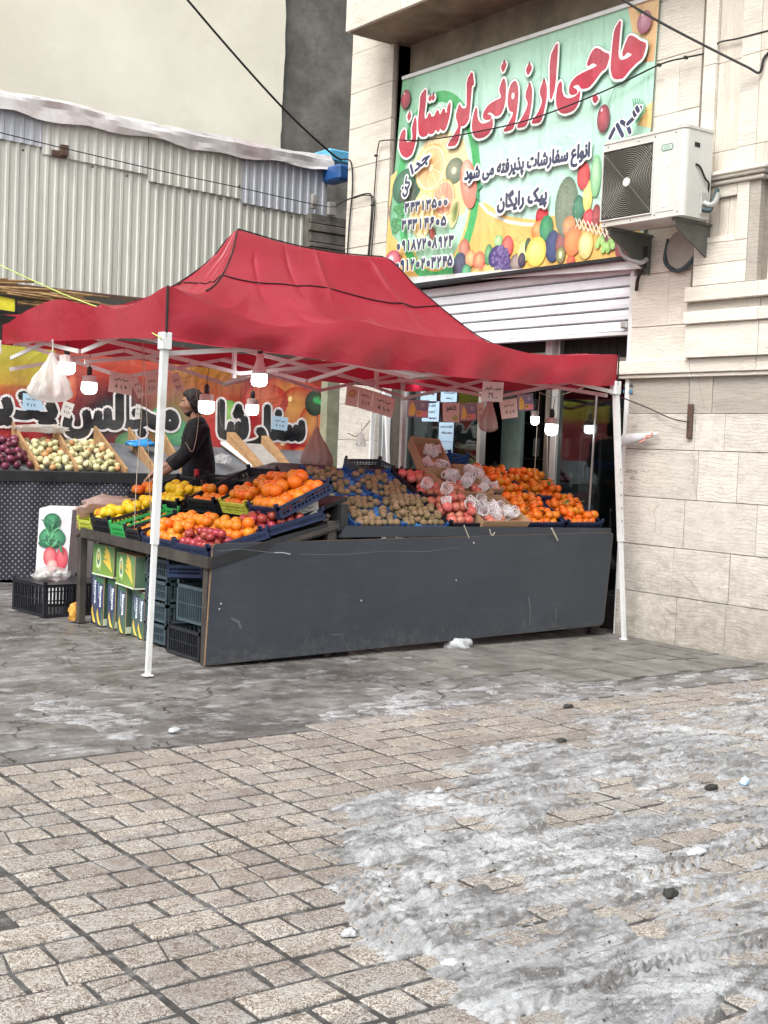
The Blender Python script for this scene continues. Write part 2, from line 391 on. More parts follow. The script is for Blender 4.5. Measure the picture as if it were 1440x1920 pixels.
# ------------------------------------------------------------------ flat print on real surfaces
FORMS = {'ا': ('FE8D', 'FE8E', None, None), 'ب': ('FE8F', 'FE90', 'FE91', 'FE92'), 'پ': ('FB56', 'FB57', 'FB58', 'FB59'), 'ت': ('FE95', 'FE96', 'FE97', 'FE98'),
 'ث': ('FE99', 'FE9A', 'FE9B', 'FE9C'), 'ج': ('FE9D', 'FE9E', 'FE9F', 'FEA0'), 'ح': ('FEA1', 'FEA2', 'FEA3', 'FEA4'), 'خ': ('FEA5', 'FEA6', 'FEA7', 'FEA8'),
 'د': ('FEA9', 'FEAA', None, None), 'ذ': ('FEAB', 'FEAC', None, None), 'ر': ('FEAD', 'FEAE', None, None), 'ز': ('FEAF', 'FEB0', None, None),
 'س': ('FEB1', 'FEB2', 'FEB3', 'FEB4'), 'ش': ('FEB5', 'FEB6', 'FEB7', 'FEB8'), 'ع': ('FEC9', 'FECA', 'FECB', 'FECC'), 'ف': ('FED1', 'FED2', 'FED3', 'FED4'),
 'ق': ('FED5', 'FED6', 'FED7', 'FED8'), 'ک': ('FB8E', 'FB8F', 'FB90', 'FB91'), 'گ': ('FB92', 'FB93', 'FB94', 'FB95'), 'ل': ('FEDD', 'FEDE', 'FEDF', 'FEE0'),
 'م': ('FEE1', 'FEE2', 'FEE3', 'FEE4'), 'ن': ('FEE5', 'FEE6', 'FEE7', 'FEE8'), 'و': ('FEED', 'FEEE', None, None), 'ه': ('FEE9', 'FEEA', 'FEEB', 'FEEC'),
 'ی': ('FBFC', 'FBFD', 'FBFE', 'FBFF'), 'ظ': ('FEC5', 'FEC6', 'FEC7', 'FEC8'), 'ط': ('FEC1', 'FEC2', 'FEC3', 'FEC4'), 'ص': ('FEB9', 'FEBA', 'FEBB', 'FEBC')}
def shape_fa(t):
    out = []
    for i, ch in enumerate(t):
        if ch not in FORMS: out.append(ch); continue
        f = FORMS[ch]; prev = i > 0 and t[i-1] in FORMS and FORMS[t[i-1]][2] is not None
        nxt = i+1 < len(t) and t[i+1] in FORMS and f[2] is not None
        k = (3 if prev else 2) if nxt else (1 if prev else 0)
        out.append(chr(int(f[k], 16)))
    return ''.join(out[::-1])
_tc = {}
def text_geo(s, persian=True, off=0.0):
    """flat letters of a word as triangles; every letter island gets its own tiny height so none share a plane"""
    key = (s, round(off, 4))
    if key in _tc: return _tc[key]
    c = bpy.data.curves.new('t', 'FONT'); c.body = shape_fa(s) if persian else s; c.resolution_u = 3; c.offset = off
    o = bpy.data.objects.new('t', c); COL.objects.link(o)
    dg = bpy.context.evaluated_depsgraph_get(); me = bpy.data.meshes.new_from_object(o.evaluated_get(dg))
    vs = [(v.co.x, v.co.y) for v in me.vertices]; fs = [tuple(p.vertices) for p in me.polygons]
    bpy.data.objects.remove(o); bpy.data.curves.remove(c); bpy.data.meshes.remove(me)
    par = list(range(len(vs)))
    def find(a):
        while par[a] != a: par[a] = par[par[a]]; a = par[a]
        return a
    for f in fs:
        for q in f[1:]: par[find(f[0])] = find(q)
    ids = {}; hts = [ids.setdefault(find(k), len(ids)) % 9 for k in range(len(vs))]
    if (s, 0.0) not in _tc and off != 0: text_geo(s, persian, 0.0)
    if off == 0: x0 = min(v[0] for v in vs); wd = max(v[0] for v in vs)-x0
    else: x0, wd = _tc[(s, 0.0)][3], _tc[(s, 0.0)][2]
    vs = [(x-x0, y) for x, y in vs]; _tc[key] = (vs, fs, wd, x0, hts); return _tc[key]
DIG = {'۰': [[(.5+.2*math.cos(a), .45+.22*math.sin(a)) for a in np.linspace(0, 6.2832, 13)]], '۱': [[(.42, 1), (.52, .5), (.55, 0)]],
 '۲': [[(.25, 1), (.38, .5), (.42, 0)], [(.25, 1), (.33, .72), (.6, .68), (.7, .8), (.7, 1)]],
 '۳': [[(.15, 1), (.28, .5), (.32, 0)], [(.15, 1), (.22, .74), (.42, .74), (.46, .98)], [(.46, .9), (.52, .74), (.72, .74), (.78, 1)]],
 '۴': [[(.25, 1), (.38, .5), (.42, 0)], [(.8, .95), (.55, .98), (.5, .78), (.62, .66), (.85, .66)], [(.6, .67), (.35, .62)]],
 '۵': [[(.5, 1), (.25, .65), (.15, .3), (.28, .08), (.5, .25), (.72, .08), (.85, .3), (.75, .65), (.5, 1)]],
 '۶': [[(.75, .95), (.45, 1), (.3, .82), (.45, .62), (.75, .62)], [(.6, .62), (.35, .3), (.25, 0)]],
 '۷': [[(.15, 1), (.38, .55), (.5, 0), (.62, .55), (.85, 1)]], '۸': [[(.15, 0), (.38, .45), (.5, 1), (.62, .45), (.85, 0)]],
 '۹': [[(.65, .85), (.5, 1), (.3, .9), (.3, .68), (.5, .6), (.66, .68), (.65, .9)], [(.66, .8), (.68, .4), (.74, 0)]]}
class Print:
    """flat ink on a surface: frame O + u*U + v*W, every new shape lies a hair above the last"""
    def __init__(s, O, U, W, step=.0005):
        s.O = Vector(O); s.U = Vector(U); s.W = Vector(W); s.N = s.U.cross(s.W).normalized(); s.v = []; s.f = []; s.c = []; s.h = .0015; s.step = step
    def put(s, vs, fs, cols):
        b = len(s.v); s.v += [tuple(s.O+s.U*x+s.W*y+s.N*s.h) for x, y in vs]; s.f += [tuple(b+i for i in f) for f in fs]
        s.c += cols if isinstance(cols, list) else [cols]*len(vs)
    def up(s): s.h += s.step
    def micro(s, i): s.h += (1 if i >= 0 else -1)*(abs(i) % 7)*2.5e-5
    def poly(s, pts, col, holes=None, col2=None):
        loops = [[Vector((x, y, 0)) for x, y in pts]]+[[Vector((x, y, 0)) for x, y in h] for h in (holes or [])]
        allp = [p for l in loops for p in l]; tr = tessellate_polygon(loops)
        cs = col
        if col2 is not None:
            ys = [p.y for p in allp]; a, b = min(ys), max(ys)
            cs = [tuple(col[k]+(col2[k]-col[k])*((p.y-a)/(b-a+1e-9)) for k in range(3)) for p in allp]
        s.put([(p.x, p.y) for p in allp], tr, cs); s.up()
    def stroke(s, pts, wd, col, closed=False):
        pts = [Vector(p) for p in pts]
        n = len(pts); seg = n if closed else n-1
        for i in range(seg):
            a, b = pts[i], pts[(i+1) % n]; d = b-a
            if d.length < 1e-9: continue
            q = Vector((-d.y, d.x)).normalized()*wd/2
            s.micro(i); s.put([a-q, b-q, b+q, a+q], [(0, 1, 2, 3)], col); s.micro(-i)
        s.h += 1.8e-4
        for i, a in enumerate(pts):
            s.micro(i); s.put([(a.x+wd/2*math.cos(t), a.y+wd/2*math.sin(t)) for t in [k*math.pi/4 for k in range(8)]], [tuple(range(8))], col); s.micro(-i)
        s.h += 1.8e-4; s.up()
    def ell(s, cx, cy, rx, ry, c_in, c_out=None, rot=0, hx=-.25, hy=.3, n=26, rings=4):
        """ellipse with a printed colour gradient around an off-centre highlight"""
        c_out = c_out or c_in; vs = [(hx, hy)]; cs = [c_in]; fs = []
        for r in range(1, rings+1):
            t = r/rings
            for k in range(n):
                a = 2*math.pi*k/n; vs.append((hx*(1-t)+t*math.cos(a), hy*(1-t)+t*math.sin(a)))
                cs.append(tuple(c_in[q]+(c_out[q]-c_in[q])*t**1.3 for q in range(3)))
        for k in range(n): fs.append((0, 1+k, 1+(k+1) % n))
        for r in range(rings-1):
            for k in range(n): fs.append((1+r*n+k, 1+(r+1)*n+k, 1+(r+1)*n+(k+1) % n, 1+r*n+(k+1) % n))
        co, si = math.cos(rot), math.sin(rot)
        s.put([(cx+x*rx*co-y*ry*si, cy+x*rx*si+y*ry*co) for x, y in vs], fs, cs); s.up()
    def text(s, t, x, y, wd, ht, col, persian=True, rot=0, bold=0, outline=0, ocol=(.9, .9, .9), slant=0):
        """word in a box: left end x, baseline y, width wd, letter height ht"""
        tw = text_geo(t, persian)[2]; kx = wd/tw; ky = ht/.75; co, si = math.cos(rot), math.sin(rot); km = (kx+ky)/2
        vs, fs, _, _, hts = text_geo(t, persian)
        base = [(x+(a*kx+slant*b*ky)*co-(b*ky)*si, y+(a*kx+slant*b*ky)*si+(b*ky)*co) for a, b in vs]
        def layer(dx, dy, cc):
            b_ = len(s.v); s.v += [tuple(s.O+s.U*(X+dx)+s.W*(Y+dy)+s.N*(s.h+(hh % 3)*2.5e-5)) for (X, Y), hh in zip(base, hts)]; s.c += [cc]*len(base)
            s.f += [tuple(b_+i for i in f) for f in fs]; s.h += 8e-5
        if outline:
            for k in range(14): a = k*math.pi/7; layer((bold+outline)*math.cos(a), (bold+outline)*math.sin(a), ocol)
        layer(0, 0, col)
        if bold:
            for k in range(8): a = k*math.pi/4; layer(bold*math.cos(a), bold*math.sin(a), col)
    def digits(s, t, x, y, wd, ht, th, col, outline=0, ocol=(.9, .9, .9), rot=0):
        n = len(t); cw = wd/n; co, si = math.cos(rot), math.sin(rot); lines = []
        for i, ch in enumerate(t):
            for ln in DIG.get(ch, []):
                p = [((i+a)*cw, b*ht) for a, b in ln]; lines.append([(x+a*co-b*si, y+a*si+b*co) for a, b in p])
        if outline:
            for l in lines: s.stroke(l, th+2*outline, ocol)
        for l in lines: s.stroke(l, th, col)
    def build(s, name, mat, parent=None):
        me = bpy.data.meshes.new(name); me.from_pydata(s.v, [], s.f); me.materials.append(mat)
        ca = me.color_attributes.new('Col', 'FLOAT_COLOR', 'POINT')
        ca.data.foreach_set('color', [q for c in s.c for q in (c[0], c[1], c[2], 1.0)])
        me.update(); o = bpy.data.objects.new(name, me); COL.objects.link(o)
        if parent is not None: o.parent = parent
        return o
# ------------------------------------------------------------------ height noise
def vnoise(x, y, seed):
    xi = np.floor(x).astype(np.int64); yi = np.floor(y).astype(np.int64); xf = x-xi; yf = y-yi
    def h(a, b):
        n = (a*374761393+b*668265263+seed*1442695041) & 0xffffffff
        n = ((n ^ (n >> 13))*1274126177) & 0xffffffff
        return ((n ^ (n >> 16)) & 0xffff)/65535.0
    u = xf*xf*(3-2*xf); v = yf*yf*(3-2*yf)
    return (h(xi, yi)*(1-u)+h(xi+1, yi)*u)*(1-v)+(h(xi, yi+1)*(1-u)+h(xi+1, yi+1)*u)*v
def fbm(x, y, s, octv=5, seed=1, g=.5):
    t = 0; a = 1; n = 0
    for k in range(octv): t = t+a*vnoise(x*s+17.3*k, y*s-9.1*k, seed+k); n += a; a *= g; s *= 2.03
    return t/n*2-1
def sdf_poly(x, y, poly):
    """signed distance, positive inside"""
    d = np.full(x.shape, 1e9); inside = np.zeros(x.shape, bool); n = len(poly)
    for i in range(n):
        ax, ay = poly[i]; bx, by = poly[(i+1) % n]; ex, ey = bx-ax, by-ay
        t = np.clip(((x-ax)*ex+(y-ay)*ey)/(ex*ex+ey*ey), 0, 1)
        d = np.minimum(d, np.hypot(x-ax-t*ex, y-ay-t*ey))
        c = ((ay > y) != (by > y)) & (x < (bx-ax)*(y-ay)/(by-ay+1e-12)+ax); inside ^= c
    return np.where(inside, d, -d)
def gp(*pts): return [tuple(FZ(*p)[:2]) for p in pts]

# ------------------------------------------------------------------ ground
def ground_mat():
    m, nt, b = nodes_of('wet_concrete_ground', .5, .5); g = G(nt)
    v = g.coord('pos')
    big = g.noise(v, .9, 8, .66); mid = g.noise(v, 6, 9, .72); fine = g.noise(v, 60, 5, .75)
    c = g.ramp(big, [(.3, (.095, .093, .09)), (.5, (.17, .168, .162)), (.7, (.25, .248, .243))])
    c = g.mix(g.ramp(mid, [(.38, .8), (.56, 0.0)]), c, (.065, .058, .05))
    vo = g.n('ShaderNodeTexVoronoi', feature='DISTANCE_TO_EDGE'); vo.inputs['Scale'].default_value = 2.1
    ds = g.n('ShaderNodeVectorMath', operation='ADD'); ns = g.n('ShaderNodeTexNoise'); ns.inputs['Scale'].default_value = 3.5; ns.inputs['Detail'].default_value = 5
    g.l(v, ns.inputs['Vector']); sm = g.n('ShaderNodeVectorMath', operation='SCALE'); sm.inputs['Scale'].default_value = .55; g.l(ns.outputs['Color'], sm.inputs[0])
    g.l(v, ds.inputs[0]); g.l(sm.outputs[0], ds.inputs[1]); g.l(ds.outputs[0], vo.inputs['Vector'])
    crack = g.ramp(vo.outputs['Distance'], [(0.0, 1.0), (.035, 0.0)])
    cm = g.math('MULTIPLY', crack, g.ramp(g.noise(v, 1.1, 3), [(.45, 0.0), (.6, .9)]))
    c = g.mix(cm, c, (.035, .032, .028))
    ice = g.ramp(g.noise(g.coord('pos', scale=(1, 1.6, 1)), 3.5, 9, .78), [(.52, 0.0), (.64, .8)])   # thin melting ice film
    c = g.mix(ice, c, (.42, .43, .44))
    c = g.mix(g.ramp(fine, [(.6, 0.0), (.8, .3)]), c, (.4, .38, .35))
    g.l(c, b.inputs['Base Color'])
    g.l(g.ramp(big, [(.38, .10), (.60, .65)]), b.inputs['Roughness'])
    h = g.math('ADD', g.math('MULTIPLY', mid, .7), g.math('MULTIPLY', fine, .25)); h = g.math('SUBTRACT', h, g.math('MULTIPLY', cm, .6))
    g.bump(h, b, 1.0, .03); return m
GROUND = ground_mat()
def joint_mat():
    m, nt, b = nodes_of('dirty_joint', .6, .5); g = G(nt); v = g.coord('pos')
    c = g.ramp(g.noise(v, 12, 8, .7), [(.3, (.018, .018, .018)), (.5, (.045, .044, .043)), (.66, (.16, .162, .16))])
    g.l(c, b.inputs['Base Color']); g.bump(g.noise(v, 70, 5), b, .8, .01); return m
JOINT = joint_mat()
def tile_mat():
    m, nt, b = nodes_of('terrazzo_paver', .55, .4); g = G(nt); v = g.coord('pos')
    # short wriggling dark flecks in a cream and tan field
    n1 = g.noise(v, 48, 2, .5, 2.0)
    fl = g.ramp(n1, [(.42, 0.0), (.455, 1.0), (.525, 1.0), (.56, 0.0)])
    n2 = g.noise(v, 130, 3, .6, 1.0)
    big = g.noise(v, 1.7, 6, .6)
    base = g.ramp(big, [(.3, (.29, .26, .22)), (.5, (.34, .32, .285)), (.7, (.395, .385, .355))])
    base = g.mix(g.ramp(n2, [(.5, 0.0), (.62, .75)]), base, (.50, .48, .44))
    geo = g.n('ShaderNodeNewGeometry'); oi = g.n('ShaderNodeObjectInfo')
    rr = g.math('FRACT', g.math('ADD', geo.outputs['Random Per Island'], oi.outputs['Random']))
    h = g.n('ShaderNodeHueSaturation'); g.l(base, h.inputs['Color'])
    g.l(g.math('ADD', g.math('MULTIPLY', rr, .34), .80), h.inputs['Value']); g.l(g.math('ADD', g.math('MULTIPLY', rr, .5), .62), h.inputs['Saturation'])
    c = g.mix(g.math('MULTIPLY', fl, .92), h.outputs[0], (.085, .058, .042))
    wet = g.noise(g.coord('pos', scale=(1, 1.3, 1)), 1.5, 8, .7, .6)
    c = g.mix(g.ramp(wet, [(.54, 0.0), (.72, .75)]), c, (.15, .125, .10))         # damp dirt
    gm = g.noise(v, 4.5, 8, .75, .8)
    c = g.mix(g.ramp(gm, [(.53, 0.0), (.70, .75)]), c, (.33, .335, .33))        # dried slush film
    g.l(c, b.inputs['Base Color']); g.l(g.ramp(wet, [(.4, .6), (.65, .3)]), b.inputs['Roughness'])
    g.bump(g.math('ADD', n1, g.math('MULTIPLY', gm, .8)), b, .35, .004); return m
TILE = tile_mat()
FLAG = simple('grey_flagstone', (.155, .152, .14), .6, .35, 5, 'pos', .5, 40, dirt=(.10, .095, .085), randcol=.3)

def ground_z(x, y): return .012*fbm(x, y, .8, 3, 5)+.006*fbm(x, y, 6, 4, 8)
gx = np.concatenate([np.linspace(-400, -2, 12), np.linspace(0, 12, 240), np.linspace(14, 400, 12)])
gy = np.concatenate([np.linspace(-400, 0, 12), np.linspace(1, 15, 280), np.linspace(17, 400, 12)])
XX, YY = np.meshgrid(gx, gy)
ZZ = ground_z(XX, YY)-.004
under = YY < 5.74
ZZ = np.where(under, -.0045+.002*fbm(XX, YY, 5, 3, 2), ZZ)
far = (np.abs(XX) > 12) | (YY > 15) | (YY < 1); ZZ = np.where(far, -.03, ZZ)
nx, ny = len(gx), len(gy)
gv = np.stack([XX.ravel(), YY.ravel(), ZZ.ravel()], 1)
I = (np.arange(ny-1)[:, None]*nx+np.arange(nx-1)[None, :]).ravel(); gf = np.stack([I, I+1, I+nx+1, I+nx], 1)
gme = bpy.data.meshes.new('ground'); gme.from_pydata(gv.tolist(), [], gf.tolist()); gme.materials.append(GROUND); gme.materials.append(JOINT); gme.shade_smooth()
fy = gv[gf[:, 2], 1]; gme.polygons.foreach_set('material_index', (fy < 5.75).astype(np.int32)); gme.update()
gob = bpy.data.objects.new('ground', gme); COL.objects.link(gob); tag(gob, kind='structure')

# paving: columns 0.44 wide along X, rows 0.158 along Y, every cell a long and a short stone
pav = empty('pavement', (4, 3.9, 0)); tag(pav, 'speckled tan paving stones laid in front of the stall', None, None, 'structure'); POFF = Vector((-4, -3.9, 0))
def in_view(x, y, z=0, m=60):
    d = Vector((x, y, z))-CAM; zz = d.dot(Fv)
    if zz <= .1: return False
    px = 720+F_PX*d.dot(Rv)/zz; py = 960-F_PX*d.dot(Uv)/zz
    return -m < px < 1440+m and -m < py < 1920+m*2
stones = []
PX, PY, GAP = .4405, .1585, .0095
GAPY = .0105
for i in range(-1, 16):
    x0 = 1.162+PX*i
    for j in range(0, 27):
        y0 = 1.55+PY*j+(.012 if i % 2 else 0)
        if y0+PY > 5.80+.10*math.sin(x0*1.7) - (.0 if x0 < 2.6 else -.02): continue
        sp = .148 if (j+i) % 2 else .293
        for a, b_ in ((.001, sp+.001), (sp-.001, PX-.003)):
            xa, xb = x0+a+GAP, x0+b_-GAP; ya, yb = y0+GAPY, y0+PY-GAPY
            if not in_view((xa+xb)/2, (ya+yb)/2): continue
            crk = random.random()
            if crk < .42 and xb-xa > .2:
                c = xa+(xb-xa)*rnd(.38, .62); s = rnd(-.02, .02)
                stones.append([(xa, ya), (c+s-.0035, ya), (c-s-.0035, yb), (xa, yb)]); stones.append([(c+s+.003, ya), (xb, ya), (xb, yb), (c-s+.003, yb)])
            elif crk < .50:
                k = rnd(.3, .7)*(yb-ya)
                stones.append([(xa, ya), (xb, ya), (xb, ya+k-.002), (xa, ya+k*.7-.002)]); stones.append([(xa, ya+k*.7+.002), (xb, ya+k+.002), (xb, yb), (xa, yb)])
            else: stones.append([(xa, ya), (xb, ya), (xb, yb), (xa, yb)])
stones.sort(key=lambda q: sum(p[0] for p in q)**2/16+sum(p[1] for p in q)**2/16)
def stone_geo(q, mb):
    cx = sum(p[0] for p in q)/4; cy = sum(p[1] for p in q)/4; tl = (rnd(-.008, .008), rnd(-.008, .008)); z = rnd(-.0015, .003)
    q = [(x+rnd(-.004, .004), y+rnd(-.003, .003)) for x, y in q]
    low = [(x, y, -.05) for x, y in q]; mid = [(x, y, z-.004+(x-cx)*tl[0]+(y-cy)*tl[1]) for x, y in q]
    inn = []
    for x, y in q:
        dx, dy = cx-x, cy-y; l = math.hypot(dx, dy); inn.append((x+dx/l*.006, y+dy/l*.006, z+(x-cx)*tl[0]+(y-cy)*tl[1]))
    vs = low+mid+inn; fs = [(8, 9, 10, 11)]
    for a in (0, 4):
        for k in range(4): fs.append((a+k, a+(k+1) % 4, a+4+(k+1) % 4, a+4+k))
    mb.add([tuple(Vector(v)+POFF) for v in vs], fs)
rest = MB()
for k, q in enumerate(stones):
    if k < 298:
        mb = MB(); stone_geo(q, mb); mb.build('paving_stone', TILE, pav)
    else: stone_geo(q, rest)
tag(rest.build('paving_stones', TILE, pav), kind='stuff')
# grey slabs laid between the stall board and the wall
for k in range(17):
    xa = 5.5+k*.168; xb = xa+.155; L = 0
    y = 6.05+rnd(0, .1)+(0 if k > 3 else .5)
    while y < 7.55 + (.5 if k > 9 else .2):
        ln = rnd(.35, .6); z = .004+rnd(0, .006)
        mb = MB(); sk = rnd(-.004, .004)
        mb.hexa([tuple(Vector(p)+POFF) for p in [(xa, y, -.03), (xb, y, -.03), (xb, y+ln-.012, -.03), (xa, y+ln-.012, -.03), (xa, y, z+sk), (xb, y, z), (xb, y+ln-.012, z), (xa, y+ln-.012, z-sk)]])
        if xb < 8.19 and in_view(xa, y): mb.build('paving_slab', FLAG, pav)
        y += ln

# ------------------------------------------------------------------ slush, with tyre marks pressed into it
def slush_mat():
    m, nt, b = nodes_of('dirty_slush', .35, .5); g = G(nt); v = g.coord('pos')
    a = g.noise(v, 1.6, 8, .65); f = g.noise(v, 34, 6, .75); s = g.noise(g.coord('pos', scale=(.28, 1, 1)), 13, 8, .72, .3)
    c = g.ramp(a, [(.3, (.19, .197, .204)), (.5, (.33, .34, .352)), (.72, (.49, .505, .52))])
    c = g.mix(g.ramp(s, [(.40, .9), (.54, 0.0)]), c, (.085, .082, .078))
    c = g.mix(g.ramp(f, [(.36, .6), (.47, 0.0)]), c, (.10, .098, .095)); c = g.mix(g.ramp(f, [(.55, 0.0), (.66, .7)]), c, (.54, .56, .58))
    g.l(c, b.inputs['Base Color']); g.l(g.ramp(s, [(.3, .25), (.7, .6)]), b.inputs['Roughness'])
    g.bump(g.math('ADD', f, g.noise(v, 90, 4, .7)), b, .9, .008)
    
    return m
SLUSH = slush_mat()
step = .0092
sx = np.arange(1.1, 8.18, step); sy = np.arange(1.8, 8.2, step); SX, SY = np.meshgrid(sx, sy)
wx = SX+.10*fbm(SX, SY, 2.2, 4, 31); wy = SY+.10*fbm(SX, SY, 2.2, 4, 47)
main = gp((850, 1390), (1045, 1392), (1110, 1340), (1440, 1290), (1700, 1290), (1700, 2050), (1010, 2050), (930, 1925), (850, 1850), (760, 1800), (700, 1770), (640, 1720), (600, 1640), (560, 1580), (575, 1530), (700, 1495), (800, 1470), (930, 1500), (900, 1465), (800, 1440))
sd = sdf_poly(wx, wy, main)
mask = np.clip((sd+.16*fbm(SX, SY, 3.2, 5, 131, .6)+.03)/.34+.5, 0, 1)
def blob(pts, soft=.10, amp=1.0):
    return np.clip(sdf_poly(wx, wy, gp(*pts))/soft+.5, 0, 1)*amp
thin = np.zeros_like(mask)
for pts, amp in (([(0, 1300), (120, 1295), (240, 1330), (310, 1375), (200, 1395), (130, 1360), (0, 1345)], .7), ([(330, 1345), (250, 1330), (350, 1320), (470, 1345), (380, 1365)], .35),
                 ([(540, 1340), (700, 1300), (1000, 1275), (1440, 1225), (1440, 1330), (1100, 1335), (860, 1370), (640, 1365)], .62),
                 ([(750, 1232), (900, 1222), (960, 1240), (860, 1262), (760, 1250)], .7), ([(1170, 1195), (1440, 1240), (1440, 1275), (1180, 1225)], .55),
                 ([(350, 1255), (520, 1240), (640, 1225), (600, 1260), (420, 1290)], .45), ([(140, 1175), (260, 1180), (330, 1225), (180, 1215)], .4),
                 ([(0, 1405), (110, 1390), (200, 1410), (80, 1425), (0, 1432)], .45), ([(150, 1760), (240, 1770), (260, 1800), (130, 1840)], .35),
                 ([(470, 1390), (560, 1400), (700, 1480), (620, 1490), (480, 1440)], .42), ([(330, 1520), (560, 1560), (560, 1600), (430, 1580)], .33)):
    thin = np.maximum(thin, blob(pts, .16, amp))
n1 = fbm(SX, SY, 1.7, 5, 3, .55); n2 = fbm(SX, SY, 7, 5, 11, .6); n3 = fbm(SX, SY, 26, 3, 23, .6)
rid = 1-np.abs(fbm(SX, SY, 5, 4, 77, .55))*2.2
n4 = fbm(SX, SY, 13, 4, 41, .65)
stk = fbm(SX*.16+.05*fbm(SX, SY, 1.5, 3, 61), SY+.05*fbm(SX, SY, 1.2, 3, 66), 26, 3, 71, .6)
stk2 = fbm(SX*.10, SY+SX*.05, 40, 2, 73, .6)
zone = np.clip(.5+3.2*fbm(SX*.6, SY, 1.3, 3, 97), 0, 1)
base = -.024+mask*(.0265+.024*n1+.010*n2+(.016*n4+.012*n2)*(1-zone)+(.042*stk+.016*stk2)*zone)+mask*np.clip(rid, 0, 1)*.008*(1-zone)
base = np.maximum(base, -.024+thin*(.030+.024*n2+.010*n1))
lump = np.clip(sdf_poly(wx, wy, gp((640, 1575), (760, 1560), (900, 1575), (1010, 1560), (1040, 1600), (900, 1625), (700, 1625)))/.08+.5, 0, 1)
base += lump*(.016+.022*np.clip(fbm(SX, SY, 9, 4, 91), 0, 1))
edge = np.clip(sdf_poly(wx, wy, gp((1250, 1760), (1440, 1700), (1440, 1740), (1290, 1800)))/.08+.5, 0, 1); base += edge*.015*np.clip(.5+n2, 0, 1.5)
# bare patches where stones show through
for pts in ([(890, 1650), (990, 1645), (990, 1665), (890, 1672)], [(1010, 1705), (1090, 1700), (1080, 1725), (1015, 1728)], [(1190, 1720), (1260, 1715), (1250, 1775), (1200, 1770)],
            [(1320, 1840), (1390, 1870), (1360, 1900), (1310, 1880)], [(1270, 1890), (1350, 1895), (1340, 1925), (1260, 1925)], [(1150, 1465), (1210, 1462), (1205, 1485), (1155, 1485)],
            [(1190, 1505), (1250, 1500), (1245, 1530), (1200, 1530)], [(1400, 1580), (1440, 1575), (1440, 1605), (1405, 1600)], [(930, 1880), (1000, 1875), (1010, 1915), (940, 1915)], [(1040, 1520), (1150, 1515), (1150, 1545), (1060, 1550)],
            [(860, 1665), (800, 1655), (880, 1690), (850, 1700)], [(740, 1790), (770, 1770), (790, 1800), (760, 1815)]):
    base -= np.clip(sdf_poly(wx, wy, gp(*pts))/.05+.5, 0, 1)*.06
base += np.clip(mask+thin, 0, 1)*(n3*.010+.018*(1-.8*zone)*np.clip(np.abs(fbm(SX, SY, 11, 4, 55, .6))-.12, 0, .5)-.004)
def track(pts, wd, kind, depth=.012):
    """presses a tyre path: lengthwise ribs plus slanting tread blocks"""
    global base
    P = [Vector(p) for p in pts]; acc = 0
    for a, b in zip(P[:-1], P[1:]):
        d = b-a; L = d.length; d = d/L; nx_, ny_ = -d.y, d.x
        s = (SX-a.x)*d.x+(SY-a.y)*d.y; t = (SX-a.x)*nx_+(SY-a.y)*ny_
        t = t+.012*fbm(SX, SY, 3, 2, 61)
        wdw = np.clip((wd/2-np.abs(t))/.02+.5, 0, 1)*np.clip(s/.05+.5, 0, 1)*np.clip((L-s)/.05+.5, 0, 1)
        wdw = wdw*np.clip(.95+1.6*fbm(SX, SY, 2.5, 3, 19), 0, 1)*(mask > .35)
        S = s+acc+.01*fbm(SX, SY, 6, 2, 88)
        if kind == 'chev': pat = np.sin((S+np.abs(t)*1.1)*2*np.pi/.062)
        elif kind == 'rib': pat = np.sin(t*2*np.pi/.043+.8*fbm(SX, SY, 2, 2, 13))*.9
        else: pat = np.sin((S*.8+t*1.4)*2*np.pi/.06)*.8
        base = base*(1-wdw*.9)+wdw*(.006+depth*.8*pat)
        ridge = np.exp(-((np.abs(t)-wd/2-.02)/.02)**2)*np.clip(s/.05+.5, 0, 1)*np.clip((L-s)/.05+.5, 0, 1)*(mask > .35)
        base = base+ridge*.010*np.clip(.6+n2, 0, 1.4); acc += L
def tr(pix, wd, kind, depth=.012): track(gp(*pix), wd, kind, depth)
tr([(890, 1860), (1150, 1760), (1450, 1650)], .20, 'rib', .014)
tr([(900, 1905), (1200, 1810), (1450, 1745)], .16, 'chev', .013)
tr([(780, 1760), (960, 1700), (1200, 1640), (1440, 1560)], .17, 'chev', .013)
tr([(860, 1475), (980, 1455), (1170, 1420)], .20, 'rib', .012)
tr([(830, 1440), (1000, 1410), (1060, 1400)], .14, 'rib', .010)
tr([(1020, 1570), (1160, 1555), (1320, 1540)], .17, 'diag', .014)
tr([(930, 1620), (1100, 1600), (1250, 1600)], .16, 'diag', .013)
tr([(710, 1630), (760, 1700), (800, 1790)], .15, 'chev', .014)
tr([(600, 1560), (800, 1530), (960, 1520)], .12, 'rib', .008)
tr([(1150, 1900), (1300, 1850), (1450, 1830)], .18, 'diag', .012)
tr([(870, 1890), (1100, 1815), (1300, 1745), (1450, 1700)], .16, 'rib', .012)
tr([(900, 1850), (1160, 1740), (1450, 1625)], .12, 'rib', .012)
tr([(760, 1600), (900, 1590), (1050, 1610)], .2, 'diag', .012)
tr([(1000, 1440), (1200, 1400), (1440, 1370)], .2, 'rib', .010)
tr([(880, 1500), (1100, 1460), (1440, 1420)], .2, 'chev', .009)
tr([(1000, 1690), (1200, 1680), (1450, 1640)], .2, 'chev', .012)
tr([(640, 1640), (700, 1710), (760, 1790)], .13, 'diag', .012)
tr([(1080, 1830), (1300, 1770), (1450, 1730)], .1, 'rib', .010)
H = base+ground_z(SX, SY)*.4
keep = H > -.013
nX, nY = len(sx), len(sy)
kq = keep[:-1, :-1] | keep[1:, :-1] | keep[:-1, 1:] | keep[1:, 1:]
